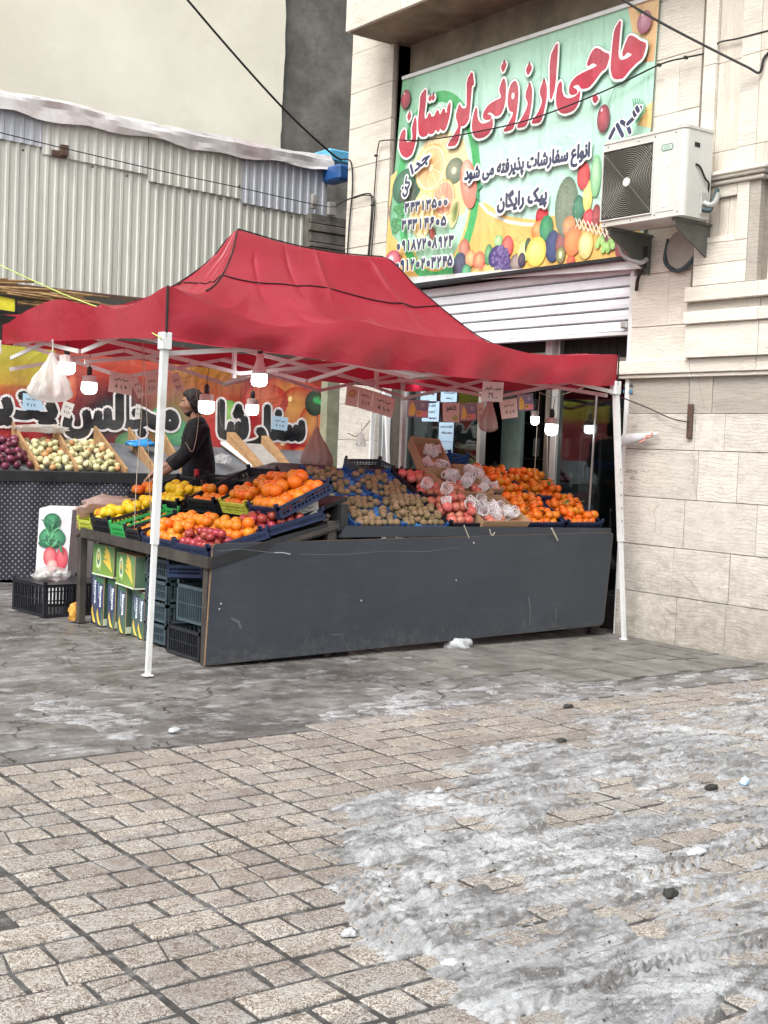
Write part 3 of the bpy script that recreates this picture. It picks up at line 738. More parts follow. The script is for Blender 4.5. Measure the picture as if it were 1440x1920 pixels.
kq &= ((SX-.0)**2 > 0)[:-1, :-1]
qi = np.argwhere(kq); A0 = qi[:, 0]*nX+qi[:, 1]; F4 = np.stack([A0, A0+1, A0+nX+1, A0+nX], 1)
used = np.unique(F4); remap = -np.ones(nX*nY, np.int64); remap[used] = np.arange(len(used))
vv = np.stack([SX.ravel(), SY.ravel(), np.maximum(H, -.03).ravel()], 1)[used]; F4 = remap[F4]
sme = bpy.data.meshes.new('slush'); sme.vertices.add(len(vv)); sme.vertices.foreach_set('co', vv.astype('f').ravel())
sme.loops.add(F4.size); sme.loops.foreach_set('vertex_index', F4.astype(np.int32).ravel()); sme.polygons.add(len(F4))
sme.polygons.foreach_set('loop_start', np.arange(0, F4.size, 4, dtype=np.int32)); sme.update(calc_edges=True); sme.shade_smooth(); sme.materials.append(SLUSH)
slo = bpy.data.objects.new('slush', sme); COL.objects.link(slo); tag(slo, 'dirty grey slush with tyre marks on the paving', 'slush', None, 'stuff')
print('slush quads', len(F4), 'stones', len(stones))
# crumbs of ice and grit strewn over the slush
cm = MB(); ck = np.argwhere((mask+thin > .35) & (H > -.012)); pick = rng.choice(len(ck), 9000)
gm_ = MB()
for n_, k in enumerate(pick):
    j_, i_ = ck[k]; x, y, z = SX[j_, i_], SY[j_, i_], H[j_, i_]; r_ = random.choice((.002, .003, .003, .004, .005, .007)); a_ = rnd(0, 6.28)
    q = [(x+r_*rnd(.6, 1.3)*math.cos(a_+t), y+r_*rnd(.6, 1.3)*math.sin(a_+t), z-.001+rnd(-.001, .002)) for t in (0, 2.1, 4.2)]+[(x+rnd(-.3, .3)*r_, y+rnd(-.3, .3)*r_, z+r_*rnd(.6, 1.3))]
    (cm if n_ % 4 else gm_).add(q, [(0, 1, 3), (1, 2, 3), (2, 0, 3), (2, 1, 0)])
ICE = simple('ice_lump', (.42, .44, .46), .25, .1, 20, 'Object', .5, 40)
o = cm.build('ice_crumbs', SLUSH); tag(o, 'crumbs of ice strewn over the slush', 'ice', None, 'stuff')
o = gm_.build('grit', simple('dark_grit', (.05, .045, .04), .9), None); tag(o, 'dark grit scattered in the slush', 'grit', None, 'stuff')
def lump(name, label, cat, px, py, sx_, sy_, sz_, mat=None, z=0.0, kind=None):
    bm = bmesh.new(); bmesh.ops.create_icosphere(bm, subdivisions=3, radius=1)
    for v in bm.verts:
        n = 1+.35*float(fbm(np.array(v.co.x+px), np.array(v.co.y+v.co.z), 1.6, 3, int(px)))
        n += .5*float(fbm(np.array(v.co.x*1.7+py), np.array(v.co.y*1.7-v.co.z), 2.6, 3, int(py))); v.co = Vector((v.co.x*sx_*n, v.co.y*sy_*n, max(-.2, v.co.z)*sz_*n))
    mb = MB(); mb.bm(bm); o = mb.build(name, mat or ICE, smooth=True); p = FZ(px, py, z); o.location = (p.x, p.y, z+.01); tag(o, label, cat); return o
lump('snow_lump', 'rounded white lump of icy snow under the lower edge of the grey board', 'snow', 860, 1214, .12, .09, .07)
lump('snow_lump', 'small bright snow lump lying on the concrete left of centre', 'snow', 328, 1373, .035, .018, .015)
lump('snow_lump', 'small white ice lump between two paving stones below the tyre tracks', 'snow', 655, 1757, .022, .02, .015)
lump('ice_piece', 'clear flat ice piece at the lower left end of the tyre tracks', 'ice', 848, 1812, .035, .022, .012)
lump('snow_lump', 'round white pebble of ice on a paving stone left of the slush', 'ice', 823, 1487, .022, .02, .014)
lump('snow_lump', 'long loaf of grey slush right of the ribbed tyre marks', 'snow', 1308, 1602, .05, .025, .02)
DIRTL = simple('dark_clod', (.03, .03, .028), .8, .3, 20, 'Object', .5, 40)
lump('dirt_clod', 'dark clod standing on the slush right of the bare stones', 'clod', 1255, 1683, .03, .02, .02, DIRTL)
lump('dirt_clod', 'black scrap lying at the top edge of the slush', 'scrap', 1052, 1392, .03, .02, .012, DIRTL)
lump('dirt_clod', 'small black scrap on the stones in front of the wall', 'scrap', 1066, 1327, .035, .02, .012, DIRTL)
lump('dirt_clod', 'black lump in the slush left of the blue wrapper', 'clod', 1335, 1482, .035, .02, .018, DIRTL)
lump('blue_wrapper', 'crumpled pale blue wrapper lying in the slush at right', 'wrapper', 1395, 1472, .022, .02, .03, PAPERB)
# ------------------------------------------------------------------ stone building on the right
XF = 8.2
bld = thing('stone_building', 'cream travertine clad building with the shop opening, the pilaster and the projecting balcony at right', 'building', (8.2, 8, 0))
BO = Vector((-8.2, -8, 0))
def bbox(mb, x0, x1, y0, y1, z0, z1, b=.003):
    mb.cbox(x0-8.2, x1-8.2, y0-8, y1-8, z0, z1, b); return mb
def bpart(name, mat, x0, x1, y0, y1, z0, z1, b=.003): return bbox(MB(), x0, x1, y0, y1, z0, z1, b).build(name, mat, bld)
# core masses (mortar behind the cladding)
bpart('wall_core', MORTAR, 8.235, 8.8, 2.0, 7.72, -.1, 9.0)
bpart('wall_core', MORTAR, 8.235, 8.8, 11.25, 12.03, -.1, 9.0)
bpart('wall_core', MORTAR, 8.235, 12.0, 12.03, 12.05, -.1, 9.0)
def slab(y0, y1, z0, z1, mat=TRAV, x=XF, th=.05, jit=.003, g=.0025):
    d = rnd(-jit, jit); return bpart('stone_slab', mat, x+d, x+th, y0+g, y1-g, z0+g, z1-g, .0025)
rows = [(0, .397), (.397, .797), (.797, 1.195), (1.195, 1.596), (1.596, 1.895)]
cuts = [[7.72, 7.05, 6.55, 5.95, 5.4, 4.8, 4.2, 3.6], [7.72, 7.11, 6.535, 6.0, 5.45, 4.9, 4.3, 3.7], [7.72, 7.015, 6.3, 5.75, 5.2, 4.6, 4.0], [7.72, 6.9, 6.505, 6.0, 5.45, 4.9, 4.3, 3.7], [7.72, 6.95, 6.65, 6.1, 5.5, 4.9, 4.3, 3.7]]
for (z0, z1), cs in zip(rows, cuts):
    for a, b in zip(cs[:-1], cs[1:]): slab(b, a, z0-(.1 if z0 == 0 else 0), z1)
for a, b in zip([7.72, 7.04, 6.8, 6.2, 5.6, 5.0, 4.4], [7.04, 6.8, 6.2, 5.6, 5.0, 4.4, 3.8]): slab(b, a, 1.895, 2.222, TRAVD, XF+.012)
for a, b in zip([7.80, 7.0, 6.35, 5.7, 5.0, 4.3], [7.0, 6.35, 5.7, 5.0, 4.3, 3.6]):
    bpart('stone_band', TRAVU, XF-.05, XF+.03, b+.002, a-.002, 2.222, 2.335, .006)
    bpart('stone_band', TRAVU, XF-.03, XF+.03, b+.002, a-.002, 2.19, 2.2195, .004)
# pier beside the shop opening
zs = [2.335, 2.62, 3.06, 3.43, 3.9, 4.36, 4.82, 5.3, 5.85]
for k, (a, b) in enumerate(zip(zs[:-1], zs[1:])):
    if k % 2 == 0: slab(7.04, 7.72 if b < 3.2 else 7.56, a, b, TRAVU)
    else: slab(7.3, 7.72 if b < 3.2 else 7.56, a, b, TRAVU); slab(7.04, 7.3, a, b, TRAVU)
bpart('pier_jamb', TRAVU, 8.205, 8.5, 7.56, 7.72, 3.2, 9.0)
bpart('stone_slab', TRAVU, XF, XF+.05, 7.04, 7.56, 5.85, 9.0)
# pilaster: base blocks, mouldings, recessed panel, capital line
XP = XF-.09
bpart('pilaster_core', MORTAR, XP+.04, XF+.05, 2.0, 7.03, 2.335, 9.0)
for a, b in ((7.03, 6.31), (6.31, 5.6), (5.6, 4.9), (4.9, 4.2)):
    bpart('pilaster_block', TRAVU, XP, XP+.05, b+.003, a-.003, 2.337, 2.60)
    bpart('stone_band', TRAVU, XP-.03, XP+.05, b+.002, a-.002, 2.603, 2.70, .006)
    bpart('pilaster_block', TRAVD, XP+.01, XP+.05, b+.003, a-.003, 2.70, 2.775)
    bpart('stone_band', TRAVU, XP-.035, XP+.05, b+.002, a-.002, 2.778, 2.895, .006)
YL, YR = 6.95, 6.34           # pilaster edges
for z0, z1 in ((2.90, 3.06), (3.063, 3.22)): bpart('pilaster_block', TRAVU, XP-.03, XP+.05, YR+.10, YL+.0, z0, z1)
# framed panel
bpart('panel_frame', TRAVU, XP-.03, XP+.05, YL-.11, YL, 3.223, 3.66); bpart('panel_frame', TRAVU, XP-.03, XP+.05, YR+.10, YR+.21, 3.223, 3.66)
bpart('panel_frame', TRAVU, XP-.03, XP+.05, YR+.215, YL-.115, 3.57, 3.66); bpart('panel_frame', TRAVU, XP-.03, XP+.05, YR+.215, YL-.115, 3.223, 3.27)
for k in range(3):
    w0 = (YL-.115-YR-.215)/3; bpart('panel_stone', TRAVV, XP, XP+.05, YR+.215+k*w0+.002, YR+.215+(k+1)*w0-.002, 3.272, 3.567)
bpart('pilaster_side', TRAVD, XP-.02, XP+.06, YR, YR+.097, 2.90, 3.66)
for k, (dz, dx) in enumerate(((3.663, .03), (3.70, .055), (3.725, .075))): bpart('moulding', TRAVU, XP-.03-dx, XP+.05, YR-.02-dx, YL+.02+dx*.6, dz, dz+.032, .008)
# upper shaft
for (a, b, m_, d) in ((YL, YL-.13, TRAVU, -.03), (YL-.13, YR+.24, TRAVV, 0), (YR+.24, YR+.06, TRAVU, -.03), (YR+.06, YR-.06, TRAVV, -.03)):
    for z0, z1 in ((3.76, 3.93), (3.933, 4.62), (4.623, 5.4), (5.403, 6.4)): bpart('shaft_stone', m_, XP+d, XP+.05, b+.002, a-.002, z0, z1)
bpart('wall_core', TRAVU, XP+.03, 8.2, 2.0, YR-.06, 2.9, 9.0)
for k in range(4): bpart('dark_window', DARKB, XP-.0, XP+.04, YR-.75, YR-.10, 2.92+k*1.4, 3.9+k*1.4) if k == 0 else None
# left pier
zs = [-.05, .4, .8, 1.2, 1.6, 2.0, 2.45, 2.9, 3.3, 3.72, 4.15, 4.6, 5.03, 5.42, 5.85, 6.3, 6.9, 8.0]
for k, (a, b) in enumerate(zip(zs[:-1], zs[1:])):
    slab(11.27, 12.05, a, b, TRAVU if a > 2 else TRAV)
bpart('reveal_stone', TRAVD, 8.252, 8.6, 11.25, 11.268, 2.6, 5.8)
# recess above the banner, beam and balcony
bpart('beam', BEAMC, 8.40, 8.75, 7.72, 11.25, 5.42, 6.1, .01)
bpart('lintel', DARKB, 8.45, 8.8, 7.72, 11.25, 3.1, 5.42)
bpart('recess_roof', BEAMC, 8.2, 8.8, 7.56, 11.27, 5.82, 6.2, .01)
bpart('balcony_soffit', BEAMC, 7.66, 8.2, 2.0, 11.32, 5.80, 5.90, .01)
for a, b in zip([11.34, 10.4, 9.3, 8.2, 7.0, 5.8], [10.4, 9.3, 8.2, 7.0, 5.8, 4.6]): bpart('balcony_fascia', TRAVU, 7.62, 7.66, b+.003, a-.003, 5.81, 7.2)
bpart('balcony_fascia', TRAVU, 7.66, 8.2, 11.32, 11.345, 5.81, 7.2)

# ------------------------------------------------------------------ printed shop banner
UB = (0, -1, 0); WB = (0, 0, 1)
def vinyl_sheet(o_name, parent, fn, nu, nv, mat): pass
ban = thing('shop_banner', 'large green vinyl banner with red Persian lettering and printed fruit above the rolled shutter', 'banner', (8.17, 9.4, 3.2))
XB = 8.165
P = Print((XB-8.17, -9.4, -3.2), UB, WB, .00003)
def b2(px, py): p = FX(px, py, XB); return (-p.y, p.z)
MINT = (.36, .66, .49)
bq = [b2(722, 523), b2(1203, 488), b2(1237, -8), b2(755, 150)]
mbb = MB(); bu0, bu1 = min(q[0] for q in bq), max(q[0] for q in bq)
# the sheet itself, with a colour wash
def blend(a, b, t): t = max(0, min(1, t)); return tuple(a[k]+(b[k]-a[k])*t for k in range(3))
nu, nv = 60, 40; vs = []; cs = []
for j in range(nv+1):
    for i in range(nu+1):
        s, t = i/nu, j/nv
        x = (bq[0][0]*(1-s)+bq[1][0]*s)*(1-t)+(bq[3][0]*(1-s)+bq[2][0]*s)*t; y = (bq[0][1]*(1-s)+bq[1][1]*s)*(1-t)+(bq[3][1]*(1-s)+bq[2][1]*s)*t
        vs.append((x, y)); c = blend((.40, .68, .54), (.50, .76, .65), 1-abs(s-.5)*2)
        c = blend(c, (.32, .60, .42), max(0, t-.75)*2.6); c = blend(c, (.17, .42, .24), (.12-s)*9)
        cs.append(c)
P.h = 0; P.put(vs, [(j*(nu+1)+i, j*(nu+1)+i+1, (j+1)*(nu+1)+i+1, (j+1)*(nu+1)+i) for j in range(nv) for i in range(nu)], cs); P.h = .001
def pp(pts): return [b2(*q) for q in pts]
def L1(s, ox, oy, pts): return pp([(ox+x/s, oy+y/s) for x, y in pts])
AMB = (.80, .58, .22); AMB2 = (.72, .42, .10)
# amber ground along the bottom and the sides
P.poly(pp([(722, 523), (1203, 488), (1210, 440), (1150, 400), (1060, 400), (1000, 412), (950, 405), (910, 380), (880, 385), (860, 410), (790, 430), (760, 470), (735, 440), (728, 400), (745, 320), (733, 330), (722, 500)]), AMB2, col2=AMB)
P.poly(pp([(1177, 12), (1237, -6), (1227, 115), (1200, 118), (1188, 70)]), (.62, .34, .15), col2=(.74, .50, .26))
P.poly(pp([(1211, 200), (1224, 190), (1221, 240), (1195, 235)]), (.75, .5, .2))
for a, b in (((880, 385), (912, 382)), ): pass
P.stroke(pp([(895, 375), (915, 398), (950, 415), (985, 421), (1012, 421)]), .03, (.72, .84, .72))
# green ring
ring = []
for k in range(40):
    a = 2*math.pi*k/40; ring.append((822+72*math.cos(a)+8*math.sin(a), 350-170*math.sin(a)))
P.stroke(pp(ring), .11, (.06, .42, .13), closed=True)
P.poly(pp([(822+62*math.cos(a)+8*math.sin(a), 350-155*math.sin(a)) for a in [2*math.pi*k/30 for k in range(30)]]), (.42, .70, .53), col2=(.55, .78, .62))
def pel(px, py, rx, ry, c1, c2, rot=0, hx=-.25, hy=.3):
    """ellipse given in photo pixels, laid on the banner plane"""
    c = b2(px, py); ex = b2(px+rx, py-rx*.17); ey = b2(px, py-ry)
    P.ell(c[0], c[1], abs(ex[0]-c[0]), abs(ey[1]-c[1]), c1, c2, rot, hx, hy)
# warm glow behind the cut fruit (printed)
P.poly(pp([(800, 262), (830, 240), (870, 262), (885, 330), (872, 400), (820, 420), (770, 410), (760, 330)]), (.80, .58, .30), col2=(.84, .72, .42))
def slice_(px, py, rx, ry, rind, pith, flesh, rot=0):
    pel(px, py, rx, ry, rind, rind, rot); pel(px, py, rx*.93, ry*.93, pith, pith, rot); pel(px, py, rx*.82, ry*.82, flesh, blend(flesh, (1, .9, .6), .25), rot, 0, 0)
    c = b2(px, py)
    for k in range(8):
        a = k*math.pi/4+.3; e = b2(px+rx*.8*math.cos(a), py+ry*.8*math.sin(a)); P.stroke([c, e], .008, pith)
    pel(px, py, rx*.14, ry*.14, pith, pith)
pel(763, 350, 28, 34, (.08, .22, .13), (.04, .12, .08)); pel(765, 365, 17, 26, (.16, .19, .14), (.05, .08, .06))
for k in range(9): pel(745+rnd(-8, 10), 385+k*6, 6, 6, (.12, .35, .14), (.05, .2, .08))
slice_(808, 315, 30, 45, (.85, .60, .18), (.90, .80, .52), (.80, .42, .18))
pel(853, 320, 17, 24, (.33, .32, .22), (.10, .17, .11)); pel(852, 320, 5, 7, (.8, .78, .6), (.5, .55, .4), 0, 0, 0)
slice_(832, 372, 22, 36, (.80, .42, .12), (.85, .6, .35), (.72, .22, .14))
slice_(793, 405, 21, 42, (.82, .66, .22), (.88, .80, .55), (.82, .58, .22))
pel(880, 345, 15, 48, (.74, .34, .26), (.66, .20, .14), .25); pel(878, 330, 10, 32, (.82, .52, .42), (.72, .34, .26), .25)
pel(853, 400, 8, 28, (.26, .32, .08), (.72, .66, .38), -.2); pel(856, 398, 4, 20, (.10, .14, .04), (.3, .36, .1), -.2)
P.poly(pp([(897, 345), (908, 348), (898, 358), (902, 380), (893, 370)]), (.05, .28, .14))
pel(812, 438, 6, 13, (.5, .1, .08), (.2, .05, .03), .4)
# fruit heap along the lower edge
HP = [(872, 468, 10, 20, (.62, .3, .22), (.4, .1, .07)), (864, 500, 14, 26, (.12, .12, .2), (.04, .05, .1)), (884, 485, 10, 16, (.75, .55, .28), (.6, .25, .1)), (876, 510, 9, 14, (.2, .5, .3), (.05, .25, .12)),
      (900, 490, 12, 18, (.78, .45, .22), (.55, .06, .05)), (895, 512, 12, 10, (.6, .5, .2), (.4, .2, .05)), (918, 505, 12, 12, (.8, .55, .2), (.6, .3, .1)), (918, 478, 8, 20, (.2, .45, .2), (.04, .2, .08)),
      (936, 452, 8, 12, (.5, .72, .4), (.2, .45, .15)), (953, 462, 11, 20, (.8, .25, .2), (.5, .04, .06)), (935, 482, 18, 22, (.10, .06, .22), (.04, .03, .12)), (950, 500, 14, 16, (.12, .08, .25), (.04, .03, .12)),
      (928, 510, 14, 9, (.75, .68, .3), (.6, .5, .15)), (970, 492, 12, 16, (.45, .38, .35), (.15, .1, .1)), (984, 472, 12, 20, (.72, .78, .42), (.45, .55, .15)), (992, 462, 6, 16, (.08, .14, .09), (.02, .05, .03)),
      (980, 488, 7, 14, (.12, .1, .14), (.04, .03, .06)), (1018, 405, 12, 18, (.7, .06, .07), (.35, .02, .03)), (1012, 432, 14, 18, (.85, .42, .18), (.6, .2, .06)), (1026, 428, 13, 24, (.10, .36, .18), (.03, .2, .1)),
      (1038, 462, 14, 30, (.06, .09, .22), (.02, .04, .12)), (1007, 472, 19, 28, (.82, .74, .28), (.66, .52, .08)), (1054, 460, 11, 26, (.35, .14, .14), (.16, .05, .06)), (1064, 388, 22, 56, (.24, .30, .22), (.12, .17, .12)),
      (1086, 392, 11, 26, (.06, .25, .15), (.02, .13, .08)), (1104, 368, 9, 30, (.78, .74, .32), (.6, .55, .12)), (1096, 330, 12, 26, (.7, .12, .12), (.45, .04, .05)), (1119, 330, 10, 40, (.45, .68, .45), (.16, .42, .2)),
      (1069, 425, 12, 20, (.82, .4, .18), (.62, .18, .06)), (1076, 452, 16, 28, (.82, .34, .12), (.62, .16, .05)), (1106, 408, 11, 16, (.74, .1, .12), (.45, .02, .04)), (1100, 460, 14, 26, (.80, .70, .38), (.6, .48, .15)),
      (1120, 405, 8, 22, (.45, .1, .1), (.2, .03, .04)), (1053, 478, 9, 16, (.34, .42, .16), (.18, .12, .06)), (1053, 478, 3, 7, (.8, .82, .6), (.5, .6, .3)), (1072, 488, 8, 8, (.75, .2, .1), (.5, .05, .04)),
      (1150, 440, 22, 30, (.25, .12, .12), (.12, .05, .06)), (1175, 470, 20, 18, (.4, .06, .08), (.25, .03, .05))]
for h in HP: pel(*h)
for k in range(46):
    a = rnd(0, 6.28); r = math.sqrt(random.random()); pel(940+16*r*math.cos(a), 484+22*r*math.sin(a), 3.4, 4.5, (.26, .2, .42), (.08, .05, .2))
for k in range(14): pel(1122+rnd(0, 32), 455+rnd(-8, 14), 4.5, 7.5, (.5, .72, .3), (.22, .5, .1))
for k in range(60):
    P.h -= 3.5e-4; a = rnd(0, 6.28); r = math.sqrt(random.random()); q0 = (1064+19*r*math.cos(a), 388+50*r*math.sin(a)); P.stroke(pp([q0, (q0[0]+rnd(-4, 4), q0[1]+rnd(-5, 5))]), .005, (.36, .42, .34))
for k in range(9):
    x = 1082+k*8; P.stroke(pp([(x, 410+k*2.5), (x+7, 428+k*2.5)]), .012, (.74, .66, .54)); P.stroke(pp([(x+7, 410+k*2.5), (x, 428+k*2.5)]), .012, (.66, .58, .46))
for q in ((764, 187, 9, 18), (1135, 223, 12, 26), (1212, 42, 14, 21)):
    c1, c2 = ((.46, .06, .09), (.14, .01, .03)) if q[0] != 1212 else ((.5, .26, .33), (.26, .06, .11))
    pel(*q, c1, c2); pel(q[0]-q[2]*.25, q[1]-q[3]*.6, q[2]*.16, q[3]*.14, (.8, .7, .7), (.6, .3, .35))
P.stroke(pp([(771, 168), (779, 146)]), .006, (.05, .2, .08)); P.stroke(pp([(1143, 200), (1158, 162)]), .006, (.05, .2, .08)); P.stroke(pp([(1206, 25), (1198, 18)]), .02, (.1, .3, .12))
pel(740, 488, 15, 18, (.72, .25, .3), (.4, .03, .07)); pel(737, 486, 5, 7, (.9, .75, .78), (.8, .4, .45))
for k in range(9): a = -1.9+k*.22; P.stroke(pp([(1197, 232), (1197+10*math.cos(a), 218+14*math.sin(a)), (1197+20*math.cos(a), 212+26*math.sin(a))]), .010, (.05, .25, .13))
# title lettering, traced letter by letter
WHT = (.86, .86, .85); RED = (.44, .035, .065)
T3 = (7.2, 1040, 20); T2 = (7.2, 880, 70); T1 = (9, 740, 120)
LET = [(T3, [(930, 130), (845, 270), (820, 480), (800, 700), (795, 800), (815, 890), (850, 930), (950, 920), (990, 880), (1050, 800), (1140, 710), (1225, 640), (1275, 455), (1190, 430), (1120, 375), (1060, 350), (1030, 370), (990, 470), (955, 570), (960, 625), (985, 600), (1020, 560), (1100, 600), (1010, 665), (930, 690), (895, 650), (890, 560), (910, 330)]),
 (T3, [(590, 520), (640, 535), (700, 580), (780, 605), (730, 780), (660, 830), (570, 960), (500, 1040), (420, 1060), (390, 1050), (370, 1010), (330, 1000), (260, 1040), (300, 1060), (340, 1090), (335, 1125), (270, 1145), (235, 1120), (235, 1050), (260, 980), (320, 910), (420, 850), (540, 800), (630, 745), (550, 705), (490, 755), (475, 730), (505, 650), (545, 560)]),
 (T3, [(115, 965), (130, 1000), (130, 1100), (160, 1180), (220, 1205), (300, 1180), (345, 1145), (375, 1090), (370, 1180), (345, 1280), (280, 1360), (170, 1395), (100, 1370), (60, 1290), (60, 1150), (80, 1020)]),
 (T3, [(585, 1150), (625, 1190), (580, 1260), (545, 1190)]),
 (T2, [(1225, 75), (1225, 200), (1190, 700), (1140, 850), (1125, 820), (1125, 280)]),
 (T2, [(1045, 570), (1080, 680), (1075, 830), (1040, 1010), (1010, 1110), (980, 1155), (865, 1170), (960, 1040), (1010, 930), (1025, 850), (985, 740)]),
 (T2, [(850, 620), (880, 720), (870, 900), (845, 1050), (815, 1160), (780, 1210), (670, 1225), (770, 1060), (820, 950), (830, 890), (790, 790)]), (T2, [(845, 365), (880, 420), (830, 520), (800, 450)]),
 (T2, [(650, 600), (680, 640), (695, 750), (680, 950), (650, 1150), (620, 1250), (490, 1280), (560, 1190), (620, 1070), (630, 1010), (580, 1000), (555, 900), (565, 750), (600, 640)]),
 (T2, [(500, 560), (525, 640), (520, 850), (490, 980), (450, 1050), (390, 1070), (350, 1030), (310, 1010), (260, 1045), (330, 1070), (325, 1110), (260, 1120), (220, 1090), (230, 1020), (290, 930), (380, 870), (460, 835), (470, 810), (440, 715), (470, 620)]), (T2, [(505, 335), (535, 380), (490, 480), (465, 410)]),
 (T2, [(125, 950), (140, 1000), (140, 1080), (165, 1160), (220, 1185), (310, 1150), (345, 1100), (350, 1200), (310, 1290), (240, 1350), (150, 1370), (95, 1330), (70, 1230), (85, 1080)]),
 (T1, [(1350, 130), (1380, 360), (1340, 370), (1325, 600), (1300, 850), (1290, 950), (1230, 1040), (1150, 1050), (1140, 1190), (1100, 1330), (1060, 1380), (940, 1395), (960, 1340), (1050, 1200), (1110, 1090), (1120, 1030), (1075, 890), (1110, 760), (1135, 690), (1170, 760), (1220, 775), (1260, 740), (1265, 560), (1265, 290)]),
 (T1, [(575, 420), (565, 640), (540, 870), (545, 950), (590, 930), (620, 840), (640, 850), (660, 910), (710, 900), (760, 790), (780, 800), (800, 880), (840, 830), (860, 770), (885, 780), (900, 850), (930, 830), (935, 740), (975, 650), (985, 720), (970, 850), (930, 1030), (890, 1120), (850, 1130), (810, 1080), (790, 1150), (760, 1140), (735, 1100), (700, 1170), (640, 1190), (610, 1160), (580, 1220), (500, 1235), (450, 1180), (440, 1000), (470, 700), (480, 540)]),
 (T1, [(645, 545), (668, 585), (640, 640), (610, 595)]), (T1, [(693, 520), (720, 575), (690, 625), (666, 572)]),
 (T1, [(385, 900), (410, 980), (405, 1200), (390, 1330), (360, 1450), (320, 1540), (240, 1590), (160, 1540), (115, 1420), (125, 1280), (160, 1160), (210, 1110), (225, 1180), (215, 1280), (245, 1340), (310, 1330), (350, 1260), (345, 1180), (335, 1090)]), (T1, [(295, 810), (320, 890), (280, 970), (255, 900)])]
def smooth_loop(pts):
    """rounds a traced outline a little (Chaikin)"""
    out = []
    n = len(pts)
    for i in range(n):
        a, b = Vector(pts[i]), Vector(pts[(i+1) % n]); out += [tuple(a.lerp(b, .2)), tuple(a.lerp(b, .8))]
    return out
h0 = P.h
for wd_, cl_ in ((.066, (.16, .33, .24)), (.052, WHT)):
    for k_, ((s, ox, oy), pts) in enumerate(LET): P.h = h0+(k_ % 3)*4e-4; P.stroke(smooth_loop(L1(s, ox, oy, pts)), wd_, cl_, closed=True)
    h0 += .0013
P.h = h0+.0004; h1 = P.h
for (s, ox, oy), pts in LET: P.h = h1; P.poly(smooth_loop(L1(s, ox, oy, pts)), RED, col2=(.40, .055, .085)); P.h = h1+3e-4; P.stroke(smooth_loop(L1(s, ox, oy, pts)), .012, RED, closed=True)
c = b2(880+625/7.2, 70+800/7.2); P.ell(c[0], c[1], .022, .03, WHT)
# navy lines of text
NAV = (.035, .045, .10)
def fa_line(t, pxl, pyl, pxr, pyr, hpx, bold=.006, outline=.016, parts=None):
    a = b2(pxl, pyl); b = b2(pxr, pyr); d = Vector(b)-Vector(a); rot = math.atan2(d.y, d.x)
    P.text(t, a[0], a[1], d.length, abs(b2(pxl, pyl-hpx)[1]-a[1]), NAV, True, rot, bold, outline, WHT)
fa_line('انواع سفارشات پذیرفته می شود', 876, 338, 1110, 294, 24, .009, .022)
fa_line('پیک رایگان', 938, 392, 1030, 376, 26, .010, .022)
fa_line('جدا', 778, 328, 812, 298, 20, .009, .02); fa_line('کن', 762, 368, 776, 345, 22, .009, .018)
for t, a, b, h in (('۳۴۳۱۳۵۰۰', (764, 399), (848, 387), 15), ('۳۴۳۱۴۶۰۵', (760, 432), (846, 424), 16), ('۰۹۱۸۷۲۰۸۹۲۳', (752, 472), (862, 462), 17), ('۰۹۱۲۰۲۰۳۲۴۵', (752, 509), (862, 500), 17)):
    A = b2(*a); B = b2(*b); d = Vector(B)-Vector(A); hh = abs(b2(a[0], a[1]-h)[1]-A[1])
    P.digits(t, A[0], A[1], d.length, hh, .024, NAV, .013, WHT, math.atan2(d.y, d.x))
for pts in ([(1158, 262), (1166, 246)], [(1172, 238), (1182, 258)], [(1180, 232), (1192, 240), (1196, 252)], [(1192, 236), (1206, 222), (1216, 206)], [(1206, 220), (1204, 214)], [(1212, 212), (1209, 206)]):
    P.stroke(pp(pts), .06, WHT); P.stroke(pp(pts), .04, NAV)
o = P.build('printed_sheet', VINYL, ban)
mb = MB(); a = FX(722, 524, XB-.01); b = FX(1204, 489, XB-.01); mb.bar(a-ban.location-V(0, 0, .03), b-ban.location-V(0, 0, .03), .02, .07); mb.build('hem', METAL_W, ban)
mb = MB(); a = FX(755, 147, XB-.01); b = FX(1237, -10, XB-.01); mb.bar(a-ban.location, b-ban.location, .02, .035); mb.build('hem', METAL_W, ban)

# ------------------------------------------------------------------ roller shutter and shop front
sh = thing('roller_shutter', 'white rolling shutter raised to just below the banner', 'shutter', (8.25, 9.4, 2.6))
zz = 2.60
for k in range(6):
    mb = MB(); z1 = zz+.092
    mb.add([(x-8.25, y-9.4, z-2.6) for y in (7.72, 11.24) for x, z in ((8.27, zz), (8.235, zz+.008), (8.232, zz+.04), (8.238, zz+.082), (8.27, z1), (8.285, z1), (8.285, zz))], [(0, 1, 8, 7), (1, 2, 9, 8), (2, 3, 10, 9), (3, 4, 11, 10), (4, 5, 12, 11), (5, 6, 13, 12), (6, 0, 7, 13), (6, 5, 4, 3, 2, 1, 0), (7, 8, 9, 10, 11, 12, 13)])
    mb.build('shutter_slat', SHUT, sh); zz += .097
MB().cbox(8.21-8.25, 8.29-8.25, 7.72-9.4, 11.24-9.4, -.035, -.003).build('bottom_rail', SHUT, sh)
MB().cbox(8.20-8.25, 8.30-8.25, 7.69-9.4, 7.735-9.4, -2.6, .6).build('guide_rail', METAL_W, sh)
MB().cbox(8.20-8.25, 8.30-8.25, 11.2-9.4, 11.25-9.4, -2.6, .6).build('guide_rail', METAL_W, sh)
MB().cbox(8.17-8.25, 8.24-8.25, 7.73-9.4, 7.80-9.4, .02, .08, .01).build('lock', ALU, sh)
MB().cbox(8.10-8.25, 8.35-8.25, 7.62-9.4, 11.3-9.4, .585, .62).build('cover_strip', DARKB, sh)
